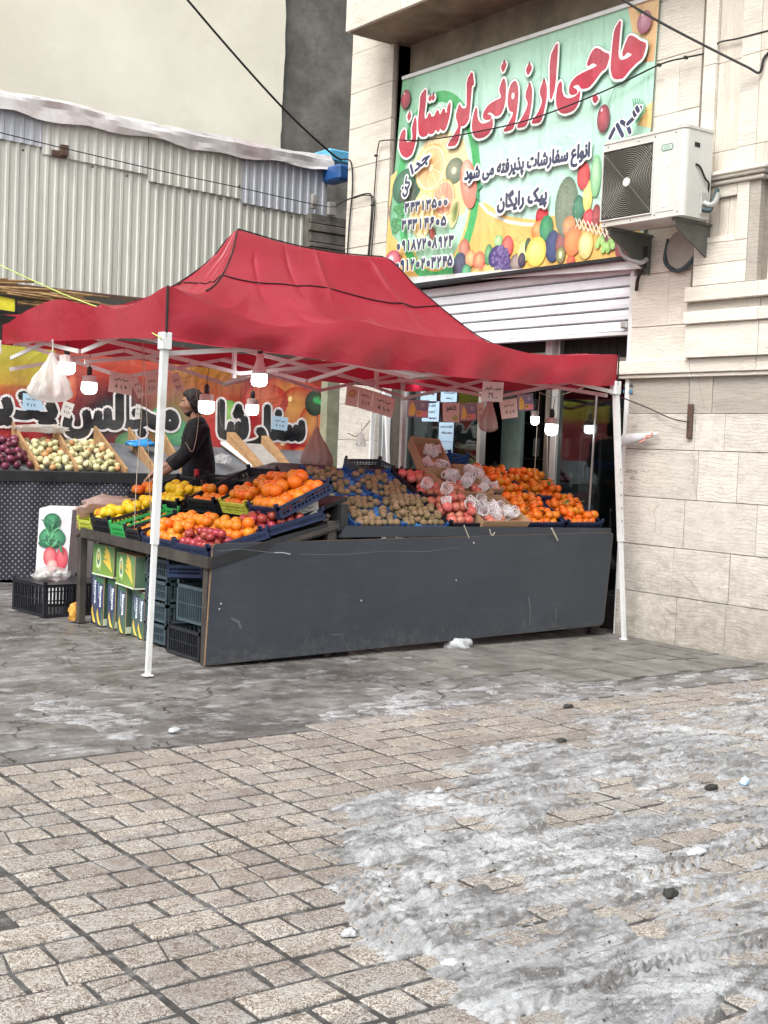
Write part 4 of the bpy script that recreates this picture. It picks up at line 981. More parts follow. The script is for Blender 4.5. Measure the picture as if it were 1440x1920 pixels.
shop = thing('glazed_shop', 'glazed shop front in aluminium frames behind the fruit, dark interior with shelves', 'shop front', (8.5, 9.4, 0))
def sp(name, mat, x0, x1, y0, y1, z0, z1, b=.004, par=None): return MB().cbox(x0-8.5, x1-8.5, y0-9.4, y1-9.4, z0, z1, b).build(name, mat, par or shop)
INT0 = simple('brown_frame', (.10, .085, .07), .5)
sp('frame_post', ALU, 8.42, 8.5, 8.78, 8.86, 0, 2.60); sp('frame_post', METAL_W, 8.38, 8.46, 8.84, 8.93, 2.33, 3.0); sp('frame_post', INT0, 8.40, 8.46, 8.865, 8.92, 0, 2.33)
sp('frame_post', ALU, 8.42, 8.5, 9.86, 9.91, 0, 2.5); sp('frame_post', ALU, 8.42, 8.5, 7.72, 7.77, 0, 2.60); sp('frame_post', ALU, 8.42, 8.5, 11.1, 11.2, 0, 2.5)
sp('transom', ALU, 8.42, 8.5, 7.77, 8.78, 2.36, 2.40); sp('transom', ALU, 8.42, 8.5, 8.93, 11.1, 2.42, 2.48)
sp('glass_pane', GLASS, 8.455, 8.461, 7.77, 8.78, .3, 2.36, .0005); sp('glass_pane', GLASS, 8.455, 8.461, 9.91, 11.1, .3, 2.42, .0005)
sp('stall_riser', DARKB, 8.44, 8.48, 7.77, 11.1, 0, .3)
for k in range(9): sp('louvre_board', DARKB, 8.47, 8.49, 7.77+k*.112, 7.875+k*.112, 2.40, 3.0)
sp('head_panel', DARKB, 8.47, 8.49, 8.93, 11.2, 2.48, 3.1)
# interior room
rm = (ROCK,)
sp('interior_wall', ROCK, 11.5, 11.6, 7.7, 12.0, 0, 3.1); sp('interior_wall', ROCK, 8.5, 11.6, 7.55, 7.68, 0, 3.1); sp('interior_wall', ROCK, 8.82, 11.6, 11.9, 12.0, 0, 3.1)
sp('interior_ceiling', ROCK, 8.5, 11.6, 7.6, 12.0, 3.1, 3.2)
INT = simple('interior_grey', (.30, .30, .30), .6, .2, 4, 'Object', .05)
for k in range(5): sp('shelf_post', DWOOD, 9.6, 9.64, 9.3+k*.32, 9.33+k*.32, .3, 2.2)
for k in range(4): sp('shelf', DWOOD, 9.5, 9.8, 9.3, 10.6, .7+k*.38, .72+k*.38)
for k in range(10): 
    y = 9.35+rnd(0, 1.1); z = .74+.38*random.randrange(4); sp('goods', INT, 9.52, 9.56, y, y+rnd(.04, .09), z, z+rnd(.12, .3))
for k in range(12): sp('price_rail', PAPER, 9.48, 9.485, 9.62 if k < 6 else 9.86, 9.66 if k < 6 else 9.90, .8+(k % 6)*.1, .845+(k % 6)*.1, .001)
sp('cabinet', INT, 9.2, 9.6, 8.95, 9.25, 0, 1.75); sp('cabinet_opening', DARKB, 9.18, 9.2, 8.99, 9.21, 1.25, 1.7)
for k in range(3): sp('bottle', PAPER, 9.165, 9.178, 9.03+k*.06, 9.045+k*.06, 1.3, 1.45, .001)
sp('red_box', simple('red_box', (.35, .03, .04), .5), 9.1, 9.2, 9.0, 9.2, 1.05, 1.15)
sp('curtain', simple('grey_curtain', (.16, .18, .18), .8, .3, 5), 8.55, 8.6, 10.75, 11.1, .2, 2.4)
sp('curtain', simple('green_sheet', (.12, .16, .14), .8, .3, 5), 9.0, 9.05, 9.9, 10.2, .8, 2.4)
# ------------------------------------------------------------------ background: tall rendered wall, concrete pier, corrugated hoarding
YB = 17.0
tall = thing('tall_building', 'tall blank building wall in cream render rising behind the corrugated hoarding', 'building', (4, YB, 0))
xr = FY(532, 130, YB).x
mb = MB(); n = 300; pts = []
for k in range(n+1):
    z = 3+15*k/n; pts.append((xr-4+.04*float(fbm(np.array(z), np.array(0.0), 1.2, 5, 3, .7)), z))
vs = []
for x, z in pts: vs += [(-14, 0, z), (x, 0, z), (x, .05, z)]
mb.add(vs, [q for k in range(n) for q in ((3*k, 3*k+1, 3*k+4, 3*k+3), (3*k+1, 3*k+2, 3*k+5, 3*k+4))])
mb.build('rendered_wall', PLAST, tall)
MB().box(-14, 12, .06, .6, 0, 18).build('concrete_wall', CONC, tall)
YC = 14.0
def corr_mat(name, c):
    m, nt, b = nodes_of(name, .45, .4); g = G(nt)
    v = g.coord('pos', scale=(1, 1, .25), rand=5); n = g.noise(v, 3, 7, .65)
    col = g.ramp(n, [(.3, shade(c, .88)), (.7, shade(c, 1.08))])
    col = g.mix(g.ramp(g.noise(g.coord('pos', scale=(3, 1, .5), rand=9), 3.5, 8, .7), [(.56, 0.0), (.75, .45)]), col, (.25, .24, .20))
    g.l(col, b.inputs['Base Color']); b.inputs['Metallic'].default_value = .15; return m
CG = corr_mat('corrugated_greenish', (.55, .57, .52)); CB = corr_mat('corrugated_bluish', (.46, .49, .54)); CW = corr_mat('corrugated_pale', (.58, .59, .56))
hoard = thing('corrugated_hoarding', 'corrugated sheet metal hoarding in pale green and blue grey sheets above the stall', 'hoarding', (7, YC, 0))
def sheet(x0, x1, ztop0, ztop1, zb0, zb1, y, mat):
    mb = MB(); pitch = .112; pr = [(0, 0), (.045, 0), (.057, -.014), (.085, -.014), (.097, 0)]; xs = []
    x = x0
    while x < x1:
        for a, d in pr:
            if x+a < x1: xs.append((x+a, d))
        x += pitch
    xs.append((x1, 0)); vs = []
    for (q, d) in xs:
        t = (q-x0)/(x1-x0); vs += [(q-7, y-YC+d, zb0+(zb1-zb0)*t), (q-7, y-YC+d, ztop0+(ztop1-ztop0)*t)]
    mb.add(vs, [(2*k, 2*k+2, 2*k+3, 2*k+1) for k in range(len(xs)-1)]); mb.build('metal_sheet', mat, hoard)
for k, (a, b) in enumerate(((1.2, 2.1), (2.1, 3.2), (3.2, 4.3), (4.3, 6.32), (6.32, 9.02))): sheet(a, b+.04, 4.95, 4.95, 3.16, 3.16, YC-.008*(k % 2), CG)
def zx(px, py): return FY(px, py, YC)
for (pa, pb, zt, zb_, m) in ((0, 76, 5.12, 4.72, CB), (76, 274, 5.12, 4.62, CW), (276, 452, 5.12, 4.52, CG), (453, 612, 5.12, 4.45, CB)):
    x0, x1 = zx(pa, 300).x, zx(pb, 320).x
    if pa == 0: x0 = 4.0
    sheet(x0, x1, zt, zt, zb_, zb_-.03, YC-.03, m)
sheet(1.2, 4.0, 5.12, 5.12, 4.7, 4.7, YC-.03, CG)
SCREW = RUST
for (px, py) in ((40, 283), (170, 314), (235, 331), (288, 344), (351, 360), (410, 374), (455, 385), (491, 395), (543, 408), (574, 415), (605, 422), (445, 350)):
    p = zx(px, py); MB().lathe([(.012, 0), (.014, .012), (.004, .02)], 8, p-V(7, YC, 0)+V(0, -.04, 0), (0, -1, 0)).build('screw', SCREW, hoard)
# crumpled metal capping
cap = []
def capf(u, v):
    x = 1.0+u*8.25; a = v*3.0
    d = .030*float(fbm(np.array(x*1.0), np.array(v*2.2), 2.2, 4, 9))+.03*abs(float(fbm(np.array(x), np.array(v), 1.1, 3, 29)))
    prof = [(.16, 5.22), (.02, 5.27), (-.06, 5.20), (-.075, 5.04)]
    i = min(2, int(a)); t = a-i; y = prof[i][0]*(1-t)+prof[i+1][0]*t; z = prof[i][1]*(1-t)+prof[i+1][1]*t
    if v > .98: z += .015*math.sin(x*3.1)+.012*math.sin(x*7.7)
    sag = .03*math.sin(x*1.3+.8)
    return (x-7, y-d*1.5-.02, z+d*.8+sag*(v < .9)-.06)
CAPM = simple('crumpled_flashing', (.60, .59, .59), .35, .1, 3, 'Object', .4, 5, metal=.25, dirt=(.46, .36, .36))
mb = MB(); mb.grid(capf, 230, 9); mb.build('metal_capping', CAPM, hoard, smooth=False)
MB().box(1.0-7, 9.1-7, .02, .3, 0, 5.1).build('backing_wall', DARKB, hoard)
MB().cbox(1.0-7, 9.1-7, -.10, .02, 3.06, 3.16, .01).build('bottom_ledge', RUST, hoard)
p = zx(112, 290); MB().cbox(p.x-7-.11, p.x-7+.06, -.07, -.03, p.z-.04, p.z+.03, .005).cbox(p.x-7-.02, p.x-7+.07, -.09, -.03, p.z-.02, p.z+.10, .005).build('rusty_bracket', RUST, hoard)
# reeds on the ledge at far left + yellow sign corner
reed = thing('reed_screen', 'bundle of dry reeds lying along the ledge above the canopy at far left', 'reeds', (5, 13.75, 2.85))
REED = simple('dry_reed', (.36, .23, .11), .8, .35, 12, 'pos', .3, 30)
mb = MB()
for k in range(60):
    x = rnd(-1.6, .6); z = rnd(.05, .27); y = rnd(-.10, .08); mb.tube([(x, y, z), (x+rnd(.5, .9), y+rnd(-.03, .03), z+rnd(-.06, .06))], rnd(.008, .016), 5)
mb.build('reeds', REED, reed, smooth=True)
a = FY(-20, 560, 13.5); b = FY(29, 560, 13.5); c = FY(27, 586, 13.5)
YS = simple('yellow_sign_paint', (.75, .68, .05), .5)
mb = MB(); mb.add([(-.5, 0, c.z+.03), (.0, 0, c.z), (.0, 0, b.z), (-.5, 0, b.z+.05), (-.5, .03, c.z+.03), (0, .03, c.z), (0, .03, b.z), (-.5, .03, b.z+.05)], [(0, 1, 2, 3), (7, 6, 5, 4), (0, 4, 5, 1), (1, 5, 6, 2), (2, 6, 7, 3), (3, 7, 4, 0)])
ys = mb.build('yellow_sign', YS, loc=(b.x, 13.5, 0)); tag(ys, 'corner of a black rimmed yellow sign at the far left above the canopy', 'sign')
MB().bar((-.5, -.01, b.z+.055), (.01, -.01, b.z+.005), .02, .02).bar((.005, -.01, b.z+.01), (.005, -.01, c.z-.01), .02, .02).bar((-.5, -.01, c.z+.025), (.01, -.01, c.z-.005), .02, .02).build('rim', PIPING, ys)
# blue plastic sheets, wooden post and pipes in the gap between hoarding and stone pier
o = MB().cbox(9.30, 9.7, 14.1, 14.5, 5.2, 5.36, .02).build('blue_tank', simple('sky_blue_plastic', (.12, .42, .66), .5, .2, 6)); rebase(o); tag(o, 'sky blue plastic tank peeping over the end of the metal capping', 'tank')
o = MB().cbox(9.12, 9.32, 13.6, 14.0, 4.86, 5.06, .03).build('blue_sack', BLUEP); rebase(o); tag(o, 'dark blue sack tucked below the end of the capping', 'sack')
gap = thing('gap_wall', 'old dark masonry pier between the hoarding and the stone building', 'wall', (9.3, 13.9, 0))
OLD = simple('old_masonry', (.13, .12, .105), .9, .4, 6, 'pos', .8, 20, dirt=(.22, .20, .17))
MB().cbox(-.42, .35, .0, .4, 0, 4.45, .02).build('masonry', OLD, gap)
MB().cbox(-.40, -.33, -.06, .0, 4.5, 4.68, .01).build('wood_block', GWOOD, gap); MB().cbox(-.15, -.04, -.06, .0, 4.45, 4.62, .01).build('wood_block', GWOOD, gap)
mb = MB()
zq = 2.6
while zq < 4.4: hq = rnd(.06, .16); mb.cbox(-.40+rnd(-.03, .02), .3, -.03-rnd(0, .03), .0, zq, zq+hq-.01, .008); zq += hq
mb.build('courses', OLD, gap)
# alley end: rendered wall and pipes seen left of the stone pier
al = thing('alley_wall', 'pale plastered alley wall with a rusty pipe left of the stone pier', 'wall', (9.6, 13.7, 0))
LP = simple('pale_plaster', (.44, .44, .41), .85, .12, 3, 'pos', .3, 20, dirt=(.30, .30, .27))
xa, xb = FY(632, 800, 13.7).x, FY(660, 800, 13.7).x
MB().box(xa-9.6, xb-9.6+.6, 0, .2, 0, 3.0).build('plaster', LP, al)
MB().tube([(FX(655, 860, 8.3).x-9.6-.0, 12.13-13.7, 0), (8.3-9.6, 12.13-13.7, 2.9)], .035, 8).build('pipe', RUST, al, smooth=True)
GP = simple('greenish_post', (.27, .28, .20), .7, .25, 6, 'pos', .3)
xg = FY(615, 800, 13.75).x
MB().box(xg-.09-9.6, xg+.09-9.6, -.05, .12, 0, 3.0).build('green_post', GP, al)
# ------------------------------------------------------------------ vegetable banner on the back wall
vb = thing('vegetable_banner', 'wide red and yellow vegetable banner with black Persian lettering behind the onion counter', 'banner', (7, 13.8, 1.3))
P = Print((-7, 0, -1.3), (1, 0, 0), (0, 0, 1), .0001)
YV = 13.8
def v2(px, py): p = FY(px, py, YV); return (p.x, p.z)
def vp_(l): return [v2(*q) for q in l]
x0, x1, z0, z1 = 2.6, v2(607, 800)[0], 1.33, 2.5
nu, nv = 90, 30; vs = []; cs = []
for j in range(nv+1):
    for i in range(nu+1):
        x = x0+(x1-x0)*i/nu; z = z0+(z1-z0)*j/nv; t = (z-z0)/(z1-z0)
        n = float(fbm(np.array(x), np.array(z*1.5), 1.1, 3, 5)); s = (x-4.9)/(x1-4.9)
        c = blend((.30, .012, .02), (.56, .025, .03), .5+n)
        yel = max(0, t*1.6-.75+.35*n)+(.25 if t > .6 and s < .2 else 0)
        c = blend(c, (.60, .56, .04), yel*1.1 if s < .16 else yel*(.5 if .5 < s < .72 else .08))
        dk = math.exp(-((s-.33)/.10)**2-((t-.42)/.3)**2)*1.1+math.exp(-((s-.22)/.08)**2-((t-.1)/.3)**2); c = blend(c, (.012, .012, .018), dk)
        gr = math.exp(-((s-.50)/.07)**2-((t-.25)/.35)**2)*1.1; c = blend(c, (.08, .22, .08), gr)
        vs.append((x, z)); cs.append(c)
P.h = 0; P.put(vs, [(j*(nu+1)+i, j*(nu+1)+i+1, (j+1)*(nu+1)+i+1, (j+1)*(nu+1)+i) for j in range(nv) for i in range(nu)], cs); P.h = .001
def vel(px, py, rx, ry, c1, c2, rot=0):
    a = v2(px, py); b_ = v2(px+rx, py+rx*.2); c_ = v2(px, py-ry); P.ell(a[0], a[1], abs(b_[0]-a[0]), abs(c_[1]-a[1]), c1, c2, rot)
for q in ((545, 745, 60, 40, (.66, .26, .08), (.48, .04, .03)), (560, 775, 42, 50, (.70, .34, .09), (.46, .03, .025)), (500, 752, 40, 34, (.62, .16, .08), (.48, .04, .03)), (585, 800, 26, 42, (.66, .30, .08), (.46, .03, .02)),
          (515, 845, 32, 22, (.78, .25, .1), (.5, .03, .02)), (568, 855, 24, 18, (.8, .28, .1), (.5, .03, .02)), (428, 778, 24, 28, (.35, .60, .16), (.12, .36, .07)), (440, 845, 26, 20, (.25, .32, .12), (.05, .1, .04)),
          (295, 790, 14, 26, (.2, .5, .2), (.05, .28, .12)), (325, 810, 30, 26, (.15, .45, .2), (.05, .26, .12)), (250, 830, 34, 22, (.16, .36, .16), (.05, .2, .08)), (135, 725, 10, 30, (.75, .2, .1), (.45, .04, .03)),
          (590, 756, 18, 24, (.05, .10, .06), (.015, .03, .02)), (594, 750, 8, 8, (.1, .4, .15), (.03, .2, .06))): vel(*q)
P.stroke(vp_([(590, 750), (600, 755), (607, 754)]), .05, (.06, .5, .16))
vel(544, 748, 4, 6, (.95, .85, .4), (.85, .5, .2)); vel(530, 833, 5, 3, (.9, .8, .4), (.8, .4, .15)); vel(564, 848, 4, 3, (.95, .85, .4), (.8, .4, .15))
BK = (.012, .012, .016)
def word(t, pl, pr, ybase, h, bold=.036):
    a = v2(pl, ybase); b_ = v2(pr, ybase+(pr-pl)*.04); hh = abs(v2(pl, ybase-h)[1]-a[1])
    P.text(t, a[0], a[1], b_[0]-a[0], hh, BK, True, 0, bold, .026, (.80, .76, .76))
word('سفا', 497, 568, 820, 60); word('ر', 464, 496, 824, 44); word('شا', 410, 461, 818, 68)
word('مجا', 228, 330, 798, 62); word('لس', 122, 226, 796, 66); word('پذ', 22, 102, 780, 48); word('یر', -44, 18, 776, 56)
P.build('printed_sheet', VINYL, vb)
MB().box(x0-7, x1-7, .004, .05, z0-1.3, z1-1.3).build('backing_board', DARKB, vb)
for x in (x1-7+.01,): MB().cbox(x-.012, x+.015, -.012, .05, 0, 1.2).build('edge_strip', METAL_W, vb)
o = MB().box(1.0, 9.3, 13.86, 13.95, 0, 3.1).build('back_wall', simple('dark_back_wall', (.06, .06, .055), .9)); rebase(o); tag(o, 'dark wall behind the vegetable banner', 'wall')
# ------------------------------------------------------------------ onion counter
oc = thing('vegetable_counter', 'long counter with a dotted dark skirt, black rim and sloping plank bays for onions', 'counter', (6.5, 12.9, 0))
def dot_mat():
    m, nt, b = nodes_of('dotted_cloth', .7, .3); g = G(nt)
    geo = g.n('ShaderNodeNewGeometry'); sx_ = g.n('ShaderNodeSeparateXYZ'); g.l(geo.outputs['Position'], sx_.inputs[0])
    per = .062
    def cell(off):
        fx = g.math('SUBTRACT', g.math('FRACT', g.math('ADD', g.math('DIVIDE', sx_.outputs[0], per), off+50)), .5); fz = g.math('SUBTRACT', g.math('FRACT', g.math('ADD', g.math('DIVIDE', sx_.outputs[2], per), off+50)), .5)
        return g.math('LESS_THAN', g.math('ADD', g.math('MULTIPLY', fx, fx), g.math('MULTIPLY', fz, fz)), .020)
    d = g.math('MAXIMUM', cell(0.0), cell(.5))
    n = g.noise(g.coord('pos'), 2.5, 6); base = g.ramp(n, [(.3, (.035, .037, .05)), (.7, (.055, .057, .07))])
    g.l(g.mix(d, base, (.32, .32, .36)), b.inputs['Base Color'])
    g.bump(g.noise(g.coord('pos', scale=(2.5, 1, .4)), 2.2, 4, .5), b, .5, .05); return m
DOT = dot_mat()
MB().grid(lambda u, v: (-5.0+u*5.95, .02*math.sin(u*31)*(1-v)-.0+.012*math.sin(u*83), .03+v*1.01), 120, 4).build('dotted_skirt', DOT, oc, smooth=True)
MB().cbox(-5.0, 2.55, -.02, .08, 1.03, 1.15, .008).build('front_rim', DARKB, oc)
MB().cbox(.95, 2.55, .0, .05, 0, 1.03, .005).build('front_board', DARKB, oc)
z_s = lambda y: 1.13+(y-12.95)*.42
SL = simple('sheet_metal_tray', (.11, .12, .135), .45, .3, 4, 'Object', .2, 12, dirt=(.2, .2, .2))
MB().hexa([(-5, .06, 1.09), (2.5, .06, 1.09), (2.5, .9, 1.43), (-5, .9, 1.43), (-5, .06, 1.12), (2.5, .06, 1.12), (2.5, .9, 1.46), (-5, .9, 1.46)]).build('sloping_tray', SL, oc)
def plank(pf, pb, mat=WOOD, wd=.03, h=.16):
    """divider from the front rim point to the back"""
    a = FY(pf[0], pf[1], 12.97); b_ = FY(pb[0], pb[1], 13.75)
    xf, xb = a.x-6.5, b_.x-6.5
    MB().hexa([(xf, .06, 1.11), (xf+wd, .06, 1.11), (xb+wd, .86, 1.44), (xb, .86, 1.44), (xf, .06, 1.11+h*.5), (xf+wd, .06, 1.11+h*.5), (xb+wd, .86, 1.44+h*1.3), (xb, .86, 1.44+h*1.3)]).build('divider_plank', mat, oc)
    return xf, xb
PA = plank((70, 868), (22, 805)); PB = plank((142, 873), (100, 808)); PC = plank((235, 882), (176, 815)); plank((290, 885), (240, 820)); plank((345, 890), (300, 838))
plank((490, 897), (425, 838), WOOD, .12, .16); plank((545, 895), (490, 838), WOOD, .10, .14)
MB().hexa([(1.30, .08, 1.15), (1.46, .08, 1.15), (1.30, .86, 1.50), (1.16, .86, 1.50), (1.30, .08, 1.18), (1.46, .08, 1.18), (1.30, .86, 1.53), (1.16, .86, 1.53)]).build('white_board', METAL_W, oc)
MB().hexa([(1.50, .08, 1.15), (1.95, .08, 1.15), (1.72, .86, 1.50), (1.32, .86, 1.50), (1.50, .08, 1.17), (1.95, .08, 1.17), (1.72, .86, 1.52), (1.32, .86, 1.52)]).build('grey_plank', GWOOD, oc)

# ------------------------------------------------------------------ produce shapes
def produce(name, mat, prof, n=12, bumpy=0, sc_=(1, 1, 1)):
    mb = MB(); mb.lathe(prof, n); vs = []
    for v in mb.v:
        k = 1+bumpy*rnd(-1, 1); vs.append((v[0]*k*sc_[0], v[1]*k*sc_[1], v[2]*k*sc_[2]))
    mb.v = vs; return mb.mesh(name, mat, True)
def ball(r, flat=.95, dimple=.05, m=8, top=0, neck=0):
    pr = []
    for k in range(m+1):
        a = -math.pi/2+math.pi*k/m; rr = r*math.cos(a); z = r*flat*math.sin(a)
        if k == 0: rr = r*.05
        if k == m: rr = r*.05; z -= r*dimple
        if k == m-1: z -= r*dimple*.3
        pr.append((max(rr, r*.05), z))
    if neck: pr = pr[:-1]+[(r*.16, r*flat*1.05), (r*.07, r*flat*(1+neck))]
    return pr
M_OR = [produce('orange', ORANGE, ball(.043, .95, .06), 14, .01) for _ in range(2)]
M_MA = [produce('mandarin', MANDA, ball(.036, .82, .1), 14, .02) for _ in range(3)]
M_LE = [produce('lemon', LEMON, ball(.034, 1.15, -.15, neck=.18), 12, .01)]
M_KI = [produce('kiwi', KIWI, ball(.0255, 1.3, .05), 12, .012) for _ in range(2)]
def crown(mb, r):
    for k in range(6):
        a = k*math.pi/3; mb.add([(r*.18*math.cos(a-.4), r*.18*math.sin(a-.4), r*.9), (r*.18*math.cos(a+.4), r*.18*math.sin(a+.4), r*.9), (r*.34*math.cos(a), r*.34*math.sin(a), r*1.3)], [(0, 1, 2)])
mb = MB(); mb.lathe(ball(.042, .94, .0), 12); crown(mb, .042); M_PO = [mb.mesh('pomegranate', POMM, True)]
M_AP = [produce('apple', APPLE, ball(.037, .9, .16), 12, .01)]
M_ON = [produce('onion', ONION, ball(.042, .9, 0, neck=.4), 10, .02), produce('onion', ONION, ball(.038, 1.0, 0, neck=.5), 10, .02)]
M_BO = [produce('onion', BONION, ball(.040, .92, 0, neck=.45), 10, .02)]
M_RO = [produce('red_onion', RONION, ball(.048, .85, 0, neck=.35), 10, .03)]
def rot(): return (rnd(0, 6.28), rnd(0, 6.28), rnd(0, 6.28))
def rot2(t=.6): return (rnd(-t, t), rnd(-t, t), rnd(0, 6.28))
# onions in the bays
def bay(name, meshes, xf0, xf1, xb0, xb1, n, label, group, cat, r=.042, z0=0, ymax=.8):
    pts = []; tries = 0
    while len(pts) < n and tries < 9000:
        tries += 1; v = random.random(); u = random.random(); y = .10+v*(ymax-.1)
        x = (xf0*(1-u)+xf1*u)*(1-v)+(xb0*(1-u)+xb1*u)*v; lay = random.choice((0, 0, 1, 1)) if v < .8 else 0
        z = 1.12+(y-.06)*.405+r+lay*r*1.15
        if all((x-a)**2+(y-b_)**2+(z-c_)**2 > (1.72*r)**2 for a, b_, c_ in pts): pts.append((x, y, z))
    for p in pts:
        o = inst(random.choice(meshes), name, (6.5+p[0], 12.9+p[1], p[2]), rot2(1.2), rnd(.85, 1.12)); tag(o, label, cat, group)
bay('onion', M_ON+M_ON+M_ON+M_BO, PA[0]+.05, PB[0]-.02, PA[1]+.05, PB[1]-.02, 74, 'round yellow white onion heaped between the first two planks of the left counter', 'onions in the middle bay', 'onion')
bay('onion', M_ON+M_ON+M_ON+M_BO, PB[0]+.05, PC[0]-.02, PB[1]+.05, PC[1]-.02, 74, 'round yellow white onion heaped in the bay right of the middle plank', 'onions in the right bay', 'onion')
bay('red_onion', M_RO, -2.4, PA[0]-.02, -2.4, PA[1]-.02, 70, 'dark red onion heaped at the far left end of the counter', 'red onions in the left bay', 'onion', .048)
def crumple(name, label, cat, loc, s, mat, seed=1, amp=.45, sub=3, group=None):
    bm = bmesh.new(); bmesh.ops.create_icosphere(bm, subdivisions=sub, radius=1)
    for v in bm.verts:
        n = 1+amp*float(fbm(np.array(v.co.x*1.0+seed), np.array(v.co.y+v.co.z*1.3), 2.6, 4, seed)); v.co = Vector((v.co.x*s[0]*n, v.co.y*s[1]*n, max(-.5, v.co.z)*s[2]*n))
    mb = MB(); mb.bm(bm); o = mb.build(name, mat, loc=loc); tag(o, label, cat, group); return o
def at13(px, py, y): p = FY(px, py, y); return (p.x, p.y, p.z)
crumple('plastic_bag', 'crumpled white plastic bag behind the yellow onions', 'bag', at13(78, 805, 13.6), (.30, .10, .06), BAGW, 3)
crumple('plastic_bag', 'bright blue crumpled plastic bag on the empty bay of the left counter', 'bag', at13(265, 832, 13.5), (.2, .1, .05), simple('blue_film', (.03, .25, .6), .4), 5)
crumple('plastic_bag', 'clear crumpled plastic bag at the right end of the empty bays', 'bag', at13(418, 862, 13.2), (.10, .1, .07), BAGC, 8)
# ------------------------------------------------------------------ red pop-up canopy
gz = thing('pop_up_canopy', 'red pop-up canopy on white legs over the whole fruit stall', 'canopy', (5.8, 8.95, 0)); GO = V(-5.8, -8.95, 0)
A_, B_, C_, D_ = (3.735, 7.45), (7.785, 7.44), (7.86, 10.42), (3.75, 10.42); PK, QK = (5.08, 8.95), (6.465, 8.95)
hipL = [(0, 2.482), (.2, 2.50), (.43, 2.541), (.7, 2.706), (.9, 2.963), (1, 3.178)]; hipR = [(0, 2.352), (.2, 2.335), (.38, 2.35), (.55, 2.452), (.70, 2.655), (.84, 2.874), (1, 3.13)]
eaveF = [(3.73, 2.482), (3.964, 2.406), (4.569, 2.30), (4.887, 2.343), (5.174, 2.392), (5.43, 2.364), (5.81, 2.342), (6.35, 2.345), (6.81, 2.293), (7.3, 2.31), (7.78, 2.353)]
botF = [(3.716, 2.158), (4.228, 2.131), (4.639, 2.117), (5.121, 2.08), (5.633, 2.077), (6.338, 2.058), (6.881, 2.063), (7.807, 2.099)]
eaveL = [(7.43, 2.482), (7.8, 2.42), (8.2, 2.385), (8.8, 2.46), (9.29, 2.525), (9.82, 2.483), (10.42, 2.40)]; botL = [(7.45, 2.158), (8.4, 2.19), (9.474, 2.221), (10.42, 2.24)]
def lp(a, b, t): return (a[0]+(b[0]-a[0])*t, a[1]+(b[1]-a[1])*t)
def wr(x, y, z, t):
    n = float(fbm(np.array(x), np.array(y), 1.1, 3, 4))*.085+float(fbm(np.array(x*1.0+z), np.array(y), 4, 3, 14))*.010
    return n*min(1, (1-t)*4)*min(1, t*6+.15)
def smoothtab(x, tab):
    """monotone-ish smooth interpolation"""
    xs = [q[0] for q in tab]; ys = [q[1] for q in tab]
    if x <= xs[0]: return ys[0]
    if x >= xs[-1]: return ys[-1]
    i = max(k for k in range(len(xs)) if xs[k] <= x); i = min(i, len(xs)-2)
    def m(k): return 0 if k <= 0 or k >= len(xs)-1 else .5*((ys[k+1]-ys[k])/(xs[k+1]-xs[k])+(ys[k]-ys[k-1])/(xs[k]-xs[k-1]))
    h = xs[i+1]-xs[i]; t = (x-xs[i])/h; t2 = t*t; t3 = t2*t
    return (2*t3-3*t2+1)*ys[i]+(t3-2*t2+t)*h*m(i)+(-2*t3+3*t2)*ys[i+1]+(t3-t2)*h*m(i+1)
def frontz(s, t):
    ex = 3.735+4.05*s; hz = smoothtab(t, hipL)*(1-s)+smoothtab(t, hipR)*s; base = 2.482*(1-s)+2.352*s
    ez = smoothtab(ex, eaveF)-base; z = hz+ez*(1-t)**1.4
    # cloth pulled tight between the corner posts and the mid truss, hollow between them
    z -= .05*math.sin(math.pi*min(1, t*1.3))*math.sin(math.pi*s)*(1-t)
    z -= .045*math.sin(math.pi*s)*t**3
    return z
CR = [(.62, 0, .50, .42), (.38, .0, .46, .36), (.36, .02, .27, .55), (.36, .02, .62, .34), (.0, .0, .20, .34), (.02, .0, .10, .62), (.0, .06, .26, .14), (.70, .02, .60, .40), (.72, .02, .88, .30), (1.0, .0, .86, .28), (1.0, .02, .70, .12), (.5, .98, .44, .6), (.12, .9, .2, .55), (.86, .95, .78, .6), (.3, .95, .34, .62), (.2, .3, .45, .22), (.55, .25, .8, .2)]
def crease(s, t, seed=0, amp=.028):
    h = 0
    for i, (a, b, c, d) in enumerate(CR):
        if seed: a, c = 1-a, 1-c
        ex, ey = c-a, d-b; L2 = ex*ex+ey*ey; u = max(0, min(1, ((s-a)*ex+(t-b)*ey)/L2)); dx, dy = s-a-u*ex, t-b-u*ey
        dist = math.hypot(dx*1.3, dy); side = (s-a)*ey-(t-b)*ex
        h += (1 if i % 2 else -1)*amp*math.exp(-dist/(.011+.020*u))*(1-u*.8)*(1.2 if side > 0 else .8)
    return h*min(1, t*12+.1)*min(1, (1-t)*12)*min(1, s*14)*min(1, (1-s)*14)
def front(s, t):
    e = lp(A_, B_, s); r = lp(PK, QK, s); x, y = lp(e, r, t); z = frontz(s, t)
    w_ = wr(x, y, z, t)*min(1, s*8)*min(1, (1-s)*8)
    f = .020*math.sin(9*math.atan2(t+.05, s+.02))*math.exp(-(s*s+t*t)*3)*min(1, t*5)*min(1, s*5)
    return Vector((x, y, z+w_+f+crease(s, t)))+GO
def left(s, t):   # eave from D to A
    e = lp(D_, A_, s); x, y = lp(e, PK, t); hz = smoothtab(t, hipL); ez = (smoothtab(e[1], eaveL)-2.482)*(1-t)**1.4
    z = hz+ez-.04*math.sin(math.pi*min(1, t*1.4))*math.sin(math.pi*s)*(1-t)
    return Vector((x, y, z+wr(x, y, z, t)*min(1, s*8)*min(1, (1-s)*8)+crease(s, t, 1)))+GO
